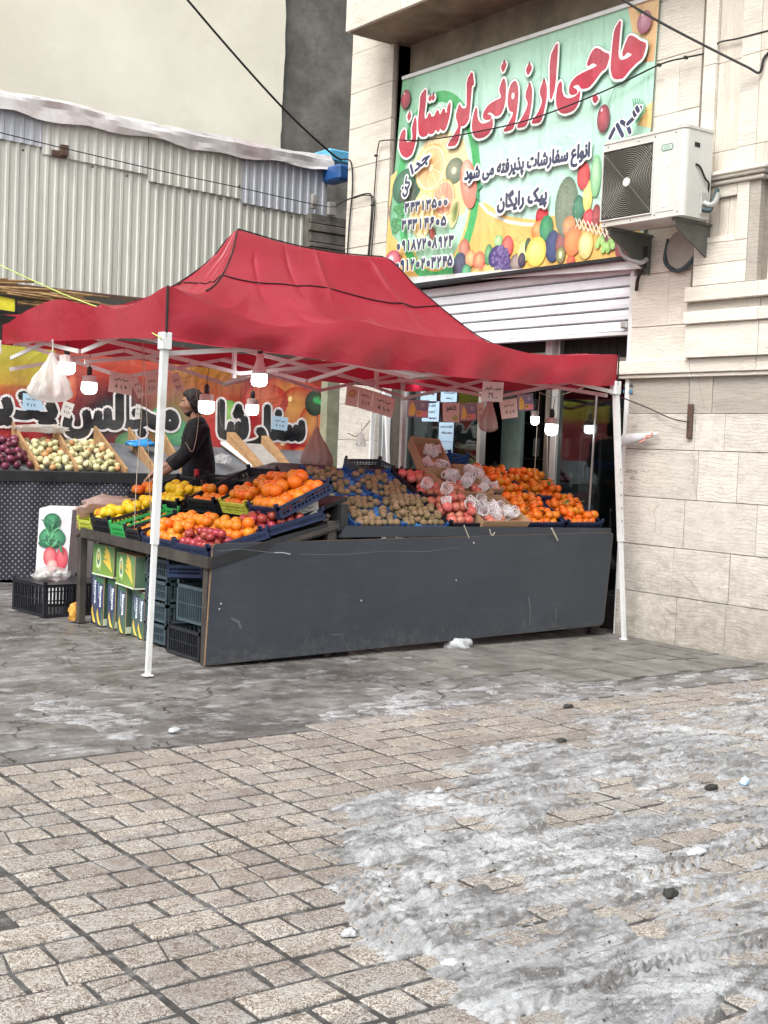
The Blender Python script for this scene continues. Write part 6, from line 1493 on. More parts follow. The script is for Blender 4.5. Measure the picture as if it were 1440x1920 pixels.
crumple('plastic_bag', 'grey white plastic bag hanging crumpled at the left end of the board edge', 'bag', (5.32, 7.80, .88), (.06, .05, .09), BAGW, 27)
o = MB().cbox(5.0, 5.36, 7.9, 8.2, .55, 1.04, .02).build('black_box', DARKB); rebase(o); tag(o, 'black box filling the corner between the two racks', 'box')
# --- under the left rack: banana cartons and crates
def banana(P, cx, cy, L, rot, c=(.80, .62, .08), c2=(.62, .42, .04)):
    pts = []; co, si = math.cos(rot), math.sin(rot)
    for k in range(9): t = k/8; pts.append((-L/2+L*t, .32*L*math.sin(math.pi*t)))
    for k in range(8, -1, -1): t = k/8; pts.append((-L/2+L*t, .02*L+.10*L*math.sin(math.pi*t)-.10*L*math.sin(math.pi*t)))
    P.poly([(cx+x*co-y*si, cy+x*si+y*co) for x, y in pts], c, col2=c2)
GRN = (.16, .36, .16); GRN2 = (.34, .52, .12); NVY = (.018, .024, .075)
def fruit_carton(label, x, yn, yf, z0, z1, dx, style, rz=0):
    """printed carton; its long printed side faces -X, its end faces -Y"""
    t = thing('banana_carton', label, 'carton', (x, yn, z0), group='printed banana cartons under the side rack'); t.rotation_euler.z = rz
    L, H = yf-yn, z1-z0
    MB().cbox(0, dx, 0, L, 0, H, .004).build('box', CARD, t)
    A = Print((-.0, L, 0), (0, -1, 0), (0, 0, 1), .0004); B = Print((0, -.0, 0), (1, 0, 0), (0, 0, 1), .0004)
    if style == 'green':
        A.poly([(.003, .003), (L-.003, .003), (L-.003, H-.003), (.003, H-.003)], (.20, .33, .05), col2=(.07, .19, .065))
        A.ell(L*.28, H*.5, L*.13, H*.40, (.5, .64, .2), (.3, .5, .14), 0, 0, 0); A.ell(L*.28, H*.55, L*.09, H*.30, (.8, .8, .7), (.7, .72, .6), 0, 0, 0); A.ell(L*.28, H*.55, L*.07, H*.22, (.08, .16, .10), None, 0, 0, 0); A.ell(L*.28, H*.6, L*.035, H*.12, (.8, .62, .1), (.7, .5, .1))
        A.text('p', L*.22, H*.10, L*.1, H*.2, (.08, .1, .12), False)
        for k in range(4): banana(A, L*.68+k*.006, H*(.62-k*.10), L*.5, -1.1+k*.22)
        A.ell(L*.66, H*.55, .008, .012, (.05, .05, .04))
        B.poly([(.003, .003), (dx-.003, .003), (dx-.003, H-.003), (.003, H-.003)], (.03, .10, .045), col2=(.055, .14, .07))
        for k in range(5): B.stroke([(dx*.2, H*(.8-k*.07)), (dx*(.5+.06*(k % 3)), H*(.8-k*.07))], .004, (.6, .68, .6))
        B.poly([(dx*.25, H*.30), (dx*.7, H*.30), (dx*.7, H*.52), (dx*.25, H*.52)], (.66, .68, .72)) if z0 > .45 and yn > 9.2 else None
        banana(B, dx*.45, H*.14, dx*.35, .3, (.5, .55, .15), (.4, .45, .1))
        for pr, l in ((A, L), (B, dx)): pr.poly([(0, .001), (l, .001), (l, H*.05), (0, H*.05)], (.66, .72, .60))
    else:
        A.poly([(.003, .003), (L-.003, .003), (L-.003, H-.003), (.003, H-.003)], NVY if style == 'navy' else (.03, .08, .04), col2=(.05, .07, .15))
        A.text('Banana', L*.52, H*.80, H*.42, L*.30, (.72, .76, .82), False, rot=-math.pi/2, bold=.002)
        A.stroke([(L*.38, H*.85), (L*.38, H*.55)], .006, (.5, .58, .68))
        A.poly([(L*.02, H*.90), (L*.98, H*.84), (L*.98, H*.97), (L*.02, H*.99)], (.05, .14, .07)); A.poly([(L*.7, H*.05), (L*.98, H*.05), (L*.98, H*.42), (L*.8, H*.3)], (.04, .13, .07))
        for k in range(3): banana(A, L*.45+k*.01, H*(.22-k*.05), H*.28, 1.9+k*.2)
        B.poly([(.003, .003), (dx-.003, .003), (dx-.003, H-.003), (.003, H-.003)], (.02, .055, .03), col2=(.035, .09, .05))
        for k in range(3): banana(B, dx*.5, H*(.72-k*.05), dx*.6, .6-k*.2, (.55, .45, .1), (.4, .3, .05))
        B.ell(dx*.62, H*.35, dx*.22, H*.13, (.03, .06, .04), None, 0, 0, 0); B.text('S', dx*.55, H*.29, dx*.16, H*.12, (.4, .55, .3), False, bold=.002)
        B.poly([(0, .01), (dx*.3, .01), (dx*.3, H*.16), (0, H*.16)], (.5, .6, .42))
    A.build('printed_side', PRINT, t); B.build('printed_end', PRINT, t); return t
fruit_carton('green banana carton with a white label on top at the far end', 4.32, 9.40, 9.80, .41, .66, .36, 'green')
fruit_carton('green banana carton on top beside the canopy leg with big yellow bananas', 4.26, 8.90, 9.34, .38, .63, .36, 'green', -.12)
fruit_carton('upright navy banana carton farthest left under the rack', 4.36, 9.78, 9.90, .0, .44, .3, 'navy'); fruit_carton('upright navy banana carton second from the left under the rack', 4.34, 9.62, 9.77, .0, .40, .3, 'navy')
fruit_carton('upright navy banana carton third from the left with the word upright', 4.36, 9.44, 9.585, .0, .40, .3, 'navy')
fruit_carton('upright green and navy banana carton with the round emblem on its end', 4.32, 9.16, 9.31, .0, .385, .3, 'navyg'); fruit_carton('upright dark carton nearest the canopy leg under the rack', 4.33, 8.86, 8.98, .0, .36, .3, 'navyg')
fruit_carton('navy banana carton lying on its side behind the stack of slate crates', 4.62, 8.4, 8.8, .0, .3, .3, 'navy')
fruit_carton('upright green carton squeezed between the upright cartons and the crates', 4.36, 9.00, 9.14, .0, .37, .3, 'navyg')
o = MB().cbox(0, .12, 0, .10, 0, .4, .004).build('brown_carton', simple('brown_card', (.06, .03, .02), .7), loc=(4.42, 9.33, 0)); tag(o, 'plain dark brown carton end between the printed cartons', 'carton')
crumple('orange_bag', 'orange paper bag on the ground at the foot of the navy carton', 'bag', (4.26, 9.97, .06), (.06, .06, .09), simple('amber_paper', (.55, .28, .05), .6), 31)
M = frame_mat((4.25, 8.33, 0.0), (0, -1, 0), (1, 0, 0)); crate('black_crate', 'black crate on the ground under the rack beside the grey board', M, .50, .4, .20, BLACKP)
M = frame_mat((4.28, 8.26, .24), (0, -1, .0), (1, 0, .0)); crate('grey_crate', 'slate grey tall crate on top of the black crate under the rack', M, .42, .36, .26, GREYP)
M = frame_mat((4.26, 8.38, .53), (.1, -1, .08), (1, .1, .0)); crate('blue_crate', 'dark blue crate tipped on top of the grey crate under the rack', M, .46, .36, .09, NAVYP)
for k in range(4):
    M = frame_mat((4.30, 8.80, .02+k*.16), (0, -1, 0), (1, 0, 0)); crate('slate_crate', ('lowest', 'second', 'third', 'topmost')[k]+' slate crate of the stack right of the banana cartons', M, .36, .36, .14, GREYP, 'stack of slate crates')
# black crate with garlic and the vegetable poster box
a = FZ(22, 1142, 0); b_ = FZ(82, 1158, 0); c_ = FZ(140, 1140, 0)
M = frame_mat((a.x, a.y, 0), (b_.x-a.x, b_.y-a.y, 0), (c_.x-b_.x, c_.y-b_.y, 0)); Lc = (b_-a).length; Wc = .62
t = crate('black_crate', 'upturned black lattice crate on the ground carrying a bag of garlic', M, Lc, Wc, .27, BLACKP)
MB().cbox(0, Lc, 0, Wc, .255, .272, .003).build('top_panel', BLACKP, t)
gc = M@V(Lc*.45, Wc*.35, .29)
for k in range(12): o = inst(produce('garlic', GARL, ball(.028, .85, 0, neck=.5), 10) if k == 0 else GM, 'garlic', gc+V(rnd(-.12, .12), rnd(-.10, .10), .02+rnd(0, .03)), rot2(), 1); tag(o, 'white garlic bulb in the clear bag on the black crate', 'garlic', 'garlic bulbs in the bag'); GM = o.data
crumple('plastic_bag', 'clear bag around the garlic on the black crate', 'bag', gc+V(0, 0, .03), (.17, .14, .07), BAGC, 35)
def at(px, py, y): return FY(px, py, y)
pa, pb_, pc, pd = at(64, 1088, 11.25), at(122, 1090, 11.05), at(136, 956, 11.05), at(74, 950, 11.25)
vbx = thing('poster_box', 'tall white box printed with green cabbages and red radishes behind the black crate', 'box', (pa.x, pa.y, 0)); O_ = V(-pa.x, -pa.y, 0)
hh = pc.z; MB().hexa([pa+O_-V(0, 0, pa.z), pb_+O_-V(0, 0, pb_.z), pb_+O_-V(-.45, -.5, pb_.z), pa+O_-V(-.3, -.5, pa.z), V(pd.x, pd.y, hh)+O_, V(pc.x, pc.y, hh)+O_, V(pc.x+.45, pc.y+.5, hh)+O_, V(pd.x+.3, pd.y+.5, hh)+O_]).build('box', simple('white_sheet', (.62, .64, .66), .5, .05), vbx)
U_ = (pc-pd); U_.z = 0; Wd = U_.length; U_.normalize(); lean = (V(pd.x, pd.y, hh)-V(pa.x, pa.y, 0)); P = Print(V(0, 0, 0), U_, lean/hh, .0006); P.h = .012
fz = pa.z/hh
for (cx, cy, rx, ry, c1, c2) in ((.42, .83, .26, .09, (.06, .32, .15), (.01, .10, .05)), (.45, .60, .40, .12, (.10, .40, .18), (.01, .12, .06)), (.40, .52, .36, .05, (.03, .2, .1), (.01, .1, .05)), (.42, .34, .20, .11, (.75, .25, .25), (.5, .04, .07)), (.78, .32, .18, .13, (.70, .15, .18), (.48, .03, .06)), (.5, .22, .16, .07, (.8, .55, .5), (.6, .2, .2))):
    P.ell(cx*Wd, (fz+cy*(1-fz))*hh, rx*Wd, ry*hh*(1-fz)*1.25, c1, c2)
for k in range(26):
    x_ = .42+rnd(-.3, .3); y_ = .6+rnd(-.12, .12) if k % 2 else .83+rnd(-.09, .09); P.stroke([(x_*Wd, (fz+y_*(1-fz))*hh), ((.42+(x_-.42)*.4)*Wd, (fz+(y_-.05)*(1-fz))*hh)], .012, random.choice(((.02, .14, .07), (.12, .42, .2), (.03, .2, .1))))
P.stroke([(.78*Wd, (fz+.42*(1-fz))*hh), (.74*Wd, (fz+.50*(1-fz))*hh)], .02, (.03, .2, .08)); P.build('vegetable_print', PRINT, vbx)

# ------------------------------------------------------------------ lamps
def bulb(label, px, py, y, r, h, top, long=False):
    """px,py = middle of the lit part"""
    p = FY(px, py, y); t = thing('hanging_bulb', label, 'bulb', (p.x, p.y, p.z), group='lit bulbs under the canopy')
    pr = [(.15*r, -h/2-.012), (.6*r, -h/2-.008), (.85*r, -h/2+.002), (r*.97, -h/2+.016), (r, -h/4), (r*.98, h/2)]
    MB().lathe(pr, 20).build('diffuser', GLOW, t, smooth=True)
    if long: MB().lathe([(r, h/2+.001), (r*.9, h/2+.03), (r*.5, h/2+.10), (r*.42, h/2+.16)], 16).build('collar', METAL_W, t, smooth=True); zt = h/2+.16
    else:
        mb = MB(); mb.lathe([(r*.98, h/2+.001), (r*.9, h/2+.012), (r*.8, h/2+.055), (r*.4, h/2+.06)], 16)
        for k in range(12): a_ = k*math.pi/6; mb.bar((r*.80*math.cos(a_), r*.80*math.sin(a_), h/2+.01), (r*.80*math.cos(a_), r*.80*math.sin(a_), h/2+.055), .006, .012)
        mb.build('heat_sink', simple('bulb_collar', (.55, .45, .43), .5) if 'bulb_collar' not in MATS else MATS['bulb_collar'], t); zt = h/2+.06
    MB().lathe([(.018, zt), (.022, zt+.02), (.02, zt+.06), (.008, zt+.075)], 10).build('socket', CABLE, t, smooth=True)
    MB().tube([(0, 0, zt+.07), (rnd(-.02, .02), 0, (zt+top)/2), (rnd(-.04, .04), .0, top)], .0035, 5).build('wire', CABLE, t)
    return t
bulb('lit bulb beside the white plastic bag at the far left', 125, 690, 9.2, .062, .075, .22); bulb('lit bulb hanging over the yellow onions, second from the left', 167, 727, 10.2, .064, .085, .28)
bulb("lit bulb hanging in front of the vendor's shoulder", 387, 763, 9.0, .063, .085, .32); bulb('long white bulb hanging highest near the middle of the canopy', 486, 712, 8.8, .062, .085, .24, True)
bulb('small lit bulb in front of the letters at the middle of the vegetable banner', 473, 768, 10.6, .060, .085, .3); bulb('lit bulb at the right end hanging above the tangerines before the dark glass', 1034, 805, 8.2, .054, .085, .26)
bulb('half hidden small bulb under the canopy edge above the pink notes', 790, 720, 10.2, .045, .03, .1)

t = bulb('small lit bulb added to light the shop interior, left of the right hanging bulb', 1003, 788, 9.55, .04, .07, .5)  # extra lamp added behind the glass to brighten the dark shop room
SHOP_FILL = emit('added_shop_bulb', (.95, .98, 1.0), 16.0); t.children[0].data.materials[0] = SHOP_FILL
# ------------------------------------------------------------------ price cards, notes, strings and bags
def card(label, pts, y, mat, ink=None, fruit_=None, name='price_card', group=None):
    """four photo corners (tl, tr, br, bl) on the plane y"""
    Q = [FY(px, py, y) for px, py in pts]; c = sum(Q, Vector())/4; q = [p-c for p in Q]; th = V(0, .002, 0)
    o = MB().hexa([q[3], q[2], q[2]+th, q[3]+th, q[0], q[1], q[1]+th, q[0]+th]).build(name, mat, loc=c); tag(o, label, 'price card', group)
    U = (q[1]-q[0]); W_ = (q[0]-q[3]); P = Print(q[3]+V(0, -.0, 0), U, W_, .0004); P.N = V(0, -1, 0); P.h = .0015
    if fruit_: fruit_(P)
    if ink: ink(P)
    P.build('writing', PRINT, o); return o
INKC = (.05, .05, .08)
def scr(P, lines, wd=.02, col=INKC):
    for l in lines: 
        for i in range(len(l)-1):
            a, b_ = Vector(l[i]), Vector(l[i+1]); d = b_-a; d = d.normalized() if d.length else V(1, 0).to_2d(); n_ = Vector((-d.y, d.x))*wd; P.put([a-n_, b_-n_, b_+n_, a+n_], [(0, 1, 2, 3)], col); 
        P.up()
def hand(P): scr(P, [[(.2, .7), (.3, .6), (.4, .72), (.5, .62)], [(.55, .72), (.65, .6), (.8, .7)], [(.25, .35), (.35, .25), (.3, .45)], [(.5, .4), (.55, .2)], [(.65, .35), (.75, .25), (.7, .4)]])
def mango(P): P.ell(.5, .62, .32, .2, (.55, .35, .12), (.3, .15, .05), .3)
def t_txt(w, x, y, a, h, col=INKC): return lambda P: P.text(w, x, y, a, h, col, True, 0, .008)
card('pink card with a brown mango picture, leftmost of the three joined cards', [(651, 721), (674, 726), (670, 764), (647, 759)], 8.6, PAPERP, None, mango)
card('pink handwritten card in the middle of the three joined cards', [(674.3, 726), (700, 733), (696, 772), (671, 764)], 8.6, PAPERP, hand); card('widest pink handwritten card at the right of the three joined cards', [(700.5, 733), (742, 747), (735, 784), (696.5, 772)], 8.6, PAPERP, hand)
def ink_tab(P): P.text('سیب قرمز', .12, .60, .76, .22, INKC, True, 0, .004); P.digits('۲۹', .3, .18, .22, .26, .03, INKC); scr(P, [[(.55, .2), (.62, .18)], [(.68, .2), (.75, .18)]])
card('white price card with black handwriting hanging from the front edge of the canopy', [(906, 715), (945, 717), (942, 754), (902, 752)], 7.9, PAPER, ink_tab)
def kahu(P): P.text('کاهو', .2, .62, .6, .28, INKC, True, 0, .01); P.ell(.7, .2, .18, .14, (.45, .45, .12), (.3, .3, .05))
card('pinkish card with the word for lettuce and a green leaf', [(830, 755), (862, 756), (861, 792), (831, 790)], 8.5, PAPERP, kahu)
def pomp(P):
    P.poly([(0, 0), (1, 0), (1, 1), (0, 1)], (.20, .16, .24), col2=(.26, .22, .32)); P.poly([(.4, .05), (.95, .05), (.98, .38), (.45, .4)], (.72, .25, .26)); P.poly([(.08, .1), (.35, .1), (.4, .5), (.2, .95), (.1, .6)], (.75, .48, .08)); P.ell(.72, .72, .1, .14, (.5, .5, .58), (.3, .3, .4)); P.ell(.55, .25, .1, .12, (.8, .5, .05), (.6, .35, .02)); P.ell(.55, .25, .04, .05, (.02, .02, .02)); scr(P, [[(.05, .95), (.05, .1)]], .02, (.7, .5, .5))
card('purple and pink printed card with a yellow flower, leftmost of the string', [(765, 749), (804, 751), (802, 784), (763, 782)], 8.5, PAPERP, None, pomp, 'printed_card'); card('purple printed card right of the lettuce card', [(863, 758), (893, 756), (893, 788), (863, 790)], 8.5, PAPERP, None, pomp, 'printed_card')
card('purple printed card at the right end of the string', [(970, 740), (999, 738), (1000, 769), (972, 771)], 8.5, PAPERP, None, pomp, 'printed_card'); card('pink handwritten card left of the rightmost purple card', [(936, 751), (969, 746), (971, 782), (941, 786)], 8.5, PAPERP, hand)
card('pink card half hidden behind the hanging bag', [(894, 756), (908, 755), (906, 793), (896, 792)], 8.52, PAPERP, hand)
card('large pink price card left of the canopy leg above the vendor', [(207, 696), (250, 703), (247, 742), (203, 734)], 9.0, PAPERP, hand); card('narrow striped card hanging over the large pink one', [(243, 713), (258, 705), (270, 740), (260, 748)], 8.95, PAPERP, hand)
card('pink price card just left of the canopy leg', [(274, 702), (297, 700), (297, 740), (272, 741)], 9.0, PAPERP, hand); card('tilted card with dark drawing right of the canopy leg', [(318, 702), (334, 697), (346, 730), (330, 740)], 8.8, PAPERP, hand)
card('blue white handwritten card fixed to the left end of the vegetable banner', [(43, 737), (74, 739), (84, 770), (42, 768)], 13.4, PAPERB, hand); card('small tilted photo card on the vegetable banner beside the yellow onions', [(120, 751), (140, 758), (131, 785), (112, 778)], 13.4, PAPER, hand)
card('small white card above the blue bag', [(255, 757), (264, 759), (262, 785), (253, 783)], 13.4, PAPER, hand); card('pale blue card stuck on the middle of the vegetable banner', [(511, 779), (541, 783), (538, 808), (508, 804)], 13.7, PAPERB, hand)
def note(label, px0, py0, px1, py1, words):
    q0 = FX(px0, py1, 8.44); q1 = FX(px1, py0, 8.44); y0_, y1_ = q0.y, q1.y
    o = MB().box(0, .002, -(y0_-y1_), 0, 0, q1.z-q0.z).build('paper_note', PAPERB, loc=(8.447, y0_, q0.z)); tag(o, label, 'note')
    L_, H_ = y0_-y1_, q1.z-q0.z; P = Print((0, 0, 0), (0, -1, 0), (0, 0, 1), .0004); P.h = .001
    for w_, x, y, a, h in words: P.text(w_, x*L_, y*H_, a*L_, h*H_, (.05, .03, .05), True, 0, .0015)
    P.build('lettering', PRINT, o)
note('light blue note at the upper left of the shop window', 787, 729, 818, 756, [('وجه نقد نو', .25, .6, .6, .16), ('فیش', .2, .15, .3, .1)]); note('light blue note below the upper left one', 790, 752, 823, 790, [('جای ارز', .3, .75, .5, .12), ('آرشد', .4, .45, .4, .1), ('موجود', .4, .15, .45, .1)])
note('light blue note at the upper right of the row in the shop window', 825, 728, 856, 754, [('سوپرمارکت', .2, .65, .7, .14), ('می باشد', .35, .25, .4, .14)]); note('light blue note third down in the shop window', 821, 792, 850, 828, [('انواع محلی لرستان', .1, .75, .8, .1), ('موجود می باشد', .2, .45, .7, .1)])
note('largest light blue note lowest in the shop window above the cardboard box', 804, 828, 848, 874, [('نان فطیر می کوهدشت', .04, .6, .92, .12), ('موجود است', .2, .22, .55, .14)])
def string(label, pts, r=.003, mat=None, name='string', cat='string', par=None):
    c = Vector(pts[0]); o = MB().tube(catmull([Vector(p)-c for p in pts], 6), r, 5).build(name, mat or STRING, loc=c, smooth=True); tag(o, label, cat); return o
def sy(pts, y): return [FY(px, py, y) for px, py in pts]
string('string carrying the row of cards across the shop window', sy([(650, 722), (745, 748), (800, 752), (870, 756), (940, 752), (1000, 738)], 8.48), .002)
string('pale string hanging left of the canopy leg down to the crates', sy([(268, 640), (266, 760), (256, 900), (252, 990)], 8.9), .003); string('pale string hanging nearer to the canopy leg', sy([(270, 650), (276, 800), (282, 960), (279, 1010)], 8.8), .0025)
string('looped yellowish string right of the canopy leg in front of the vendor', sy([(340, 640), (362, 700), (372, 780), (362, 845), (348, 830)], 8.7), .002); string('twine hanging from the frame left of the middle bulb', sy([(420, 700), (412, 740), (412, 780), (416, 800)], 9.5), .002)
string('vertical string right of the hanging bulb by the dark glass', sy([(1024, 735), (1026, 800), (1026, 900)], 8.35), .003); string('forked wire that holds the right bulb', sy([(1010, 735), (1037, 745), (1060, 738), (1100, 725)], 8.2), .003)
string('vertical pale cord along the shop frame left of the right bulb', sy([(1012, 735), (1007, 800), (1002, 890)], 8.4), .003)
string('cord ends tied over the top of the grey board under the cardboard box', sy([(870, 985), (876, 1000), (880, 1010)], 7.62), .004); string('cord knot hanging over the board edge', sy([(918, 992), (922, 1004), (928, 998)], 7.62), .004)
string('long pale rope end lying over the front edge below the tangerines', sy([(1034, 990), (1040, 1002), (1046, 1014)], 7.62), .007)
string('yellow green guy cord from the far left down to the canopy corner', [FY(-30, 480, 11), FY(0, 497, 10.6), FY(120, 552, 9.6), FY(220, 590, 8.5), FY(303, 634, 7.42)], .005, ROPE, 'cord', 'cord')
def hang_bag(label, px, py, y, w_, h, mat, seed, neck=.12):
    p = FY(px, py, y); mb = MB(); n = 48; pr = []
    rows_ = 26
    for j in range(rows_+1):
        t = j/rows_; rr = w_/2*(neck+(1-neck)*math.sin(min(1, t*1.15)*math.pi*.5)**1.4)*(1 if t < .82 else math.sqrt(max(.03, 1-((t-.82)/.18)**2)))
        for k in range(n):
            a_ = 2*math.pi*k/n; q = 1+(.55*float(fbm(np.array(math.cos(a_)*1.6+seed), np.array(math.sin(a_)*1.6+t*.9), 2.2, 4, seed, .6))+.10*math.sin(a_*7+seed+t*2))*(.4+.6*t); pr.append((rr*q*math.cos(a_), rr*q*.6*math.sin(a_), -t*h))
    mb.add(pr, [(j*n+k, j*n+(k+1) % n, (j+1)*n+(k+1) % n, (j+1)*n+k) for j in range(rows_) for k in range(n)]); o = mb.build('plastic_bag', mat, loc=p, smooth=True); tag(o, label, 'bag')
    mb = MB(); mb.tube([(0, 0, -.01), (.005, 0, .04), (0, 0, .10)], .006, 5); mb.build('handle', mat, o); return o
hang_bag('white carrier bag hanging by its handles beside the far left bulb', 98, 662, 9.1, .30, .36, BAGW, 3); hang_bag('pinkish plastic bag hanging in front of the alley at the left of the kiwis', 594, 800, 9.3, .28, .36, BAGP, 7)
hang_bag('clear crumpled bag hanging among the cards in front of the shop window', 918, 755, 8.35, .17, .25, BAGP, 12, .35); hang_bag('small clear bag tied by a wire to the stone pier', 677, 812, 10.8, .12, .14, BAGC, 15, .5)
string('rusty wire tied from the alley pipe to the pier', [FX(652, 812, 8.12), FX(668, 818, 8.12), FX(680, 806, 8.12), FX(694, 788, 8.14)], .005, RUST, 'wire', 'wire')
# white shutter guides leaning beside the pier
o = MB().bar(FX(700, 760, 8.12), FX(694, 900, 8.12), .05, .03).build('white_batten', METAL_W); rebase(o); tag(o, 'white aluminium upright beside the stone pier', 'post')
o = MB().bar(FX(713, 770, 8.12), FX(709, 900, 8.12), .04, .03).build('grey_batten', ALU); rebase(o); tag(o, 'grey aluminium upright between two white ones', 'post')
o = MB().bar(FX(724, 775, 8.10), FX(729, 900, 8.10), .03, .03).build('white_batten', METAL_W); rebase(o); tag(o, 'slanting white batten nearest the shop window', 'post')
o = MB().bar(FX(1119, 740, 8.05), FX(1103, 975, 8.05), .012, .012).build('thin_pole', ALU); rebase(o); tag(o, 'thin metal pole in front of the dark glass at right', 'pole')

# ------------------------------------------------------------------ air conditioner
ac = thing('air_conditioner', 'white outdoor air conditioner unit on brackets beside the shop banner', 'air conditioner', (7.66, 7.15, 3.38))
def arc_box(L, D, H, r):   # casing with rounded right front edge; local y=0 left end .. L towards the viewer is -y
    out = []; 
    for k in range(7): a_ = math.pi/2*k/6; out.append((r-r*math.cos(a_-0), -L/2+r-r*math.sin(a_)))
    return out
mb = MB(); L_, D_2, H_ = .86, .31, .66; r = .045; prof = [(D_2, L_/2), (0.0+.01, L_/2), (0, L_/2-.01)]
for k in range(7): a_ = math.pi/2*k/6; prof.append((r-r*math.cos(a_), -L_/2+r-r*math.sin(a_)))
prof.append((D_2, -L_/2)); n = len(prof)
vs = [(x, y, z) for z in (0, H_-.0) for x, y in prof]; mb.add(vs, [tuple(range(n)), tuple(range(2*n-1, n-1, -1))]+[(k, k+n, (k+1) % n+n, (k+1) % n) for k in range(n)])
mb.build('casing', ACW, ac)
mb = MB(); p2 = [(x-.006 if x < .1 else x, y+(.006 if y > .3 else (-.006 if y < -.3 else 0))) for x, y in prof]; vs = [(x, y, z) for z in (H_+.001, H_+.022) for x, y in p2]; mb.add(vs, [tuple(range(n)), tuple(range(2*n-1, n-1, -1))]+[(k, k+n, (k+1) % n+n, (k+1) % n) for k in range(n)]); mb.build('lid', ACW, ac)
cy, cz, gr = .155, .325, .245
mb = MB()
for (a_, b2_) in (((.155-.265), (.155+.265)),):
    for (y0_, y1_, z0_, z1_) in ((a_-.012, a_, .05, .60), (b2_, b2_+.012, .05, .60), (a_-.012, b2_+.012, .04, .052), (a_-.012, b2_+.012, .598, .61)): mb.cbox(-.012, .003, y0_, y1_, z0_, z1_, .003)
mb.build('grille_frame', ACW, ac)
MB().cbox(-.0025, -.001, a_, b2_, .052, .598, .0005).build('grille_back', simple('fan_recess', (.035, .035, .03), .6), ac)
GRC = simple('grille_wire', (.26, .25, .21), .5, .1)
mb = MB()
for k in range(1, 22):
    rr = .028+k*.0165; n_ = 44; run = []
    for j in range(n_+1):
        t = 2*math.pi*j/n_; y, z = cy+rr*math.cos(t), cz+rr*math.sin(t)
        if a_ < y < b2_ and .054 < z < .597: run.append((-.007, y, z))
        else:
            if len(run) > 1: mb.tube(run, .0019, 4, False)
            run = []
    if len(run) > 1: mb.tube(run, .0019, 4, False)
for k in range(4):
    t = k*math.pi/2+.78; rr = .03; pts = []
    while True:
        y, z = cy+rr*math.cos(t), cz+rr*math.sin(t)
        if not (a_ < y < b2_ and .054 < z < .597): break
        pts.append((-.005, y, z)); rr += .03
    if len(pts) > 1: mb.tube(pts, .0018, 4, False)
mb.build('fan_grille', GRC, ac); MB().lathe([(.036, 0), (.036, .006), (.03, .010)], 20, (-.006, cy, cz), (-1, 0, 0)).build('hub_badge', METAL_W, ac, smooth=False)
for k in range(3):
    t = 2*math.pi*k/3; MB().add([(-.0028, cy+.03*math.cos(t), cz+.03*math.sin(t)), (-.0028, cy+.2*math.cos(t+.1), cz+.2*math.sin(t+.1)), (-.0028, cy+.2*math.cos(t+.7), cz+.2*math.sin(t+.7)), (-.0028, cy+.05*math.cos(t+.9), cz+.05*math.sin(t+.9))], [(0, 1, 2, 3)]).build('fan_blade', MATS['fan_recess'], ac)
MB().cbox(-.004, .002, -.345, -.155, .045, .60, .003).build('service_panel', ACW, ac)
P = Print((-.005, 0, 0), (0, -1, 0), (0, 0, 1), .0004); bx_, bz_ = .25, .535
P.poly([(bx_-.06, bz_), (bx_-.045, bz_+.025), (bx_+.05, bz_+.025), (bx_+.065, bz_), (bx_+.05, bz_-.025), (bx_-.045, bz_-.025)], (.10, .22, .18)); P.poly([(bx_-.05, bz_), (bx_-.04, bz_+.018), (bx_+.045, bz_+.018), (bx_+.055, bz_), (bx_+.045, bz_-.018), (bx_-.04, bz_-.018)], (.50, .58, .53)); P.ell(bx_, bz_, .035, .012, (.22, .36, .30), None, 0, 0, 0); P.stroke([(bx_-.02, bz_), (bx_+.02, bz_)], .004, (.7, .76, .7))
P.build('maker_badge', PRINT, ac)
P = Print((-.005, 0, 0), (0, -1, 0), (0, 0, 1), .0004); P.ell(bx_, .44, .042, .055, (.80, .81, .80), None, 0, 0, 0); P.build('round_sticker', PRINT, ac)
P = Print((-.005, 0, 0), (0, -1, 0), (0, 0, 1), .0004); P.poly([(.22, .08), (.275, .08), (.275, .28), (.22, .28)], (.80, .81, .82)); P.build('tall_sticker', PRINT, ac)
for y, z in ((-.38, .03), (-.15, .03), (.1, .02), (.38, .02), (.38, .635), (.05, .63), (-.12, .635), (-.33, .635)): MB().lathe([(.005, 0), (.005, .003)], 8, (-.0005, y, z), (-1, 0, 0)).build('screw', PIPING, ac)
MB().cbox(.10, .16, -.4345, -.430, .53, .565, .001).build('handle_recess', PIPING, ac); MB().cbox(.19, .26, -.445, -.43, .03, .20, .004).build('valve_cover', ALU, ac)
MB().tube(catmull([(.12, -.435, .40), (.16, -.445, .38), (.22, -.45, .30), (.27, -.445, .27), (.29, -.42, .2)], 6), .008, 6).build('power_cable', CABLE, ac, smooth=True)
MB().tube(catmull([(.22, -.445, .12), (.25, -.48, .10), (.30, -.49, .13), (.36, -.46, .20)], 6), .022, 8).build('pipe_insulation', ALU, ac, smooth=True); MB().tube(catmull([(.21, -.445, .07), (.25, -.48, .06), (.30, -.47, .14), (.38, -.44, .24)], 6), .018, 8).build('wrapped_pipe', GREYP, ac, smooth=True)
ab = thing('ac_bracket', 'pair of dark steel wall brackets carrying the air conditioner', 'bracket', (8.2, 7.15, 3.38))
BRK = simple('grey_bracket_paint', (.13, .135, .12), .55, .2, 6)
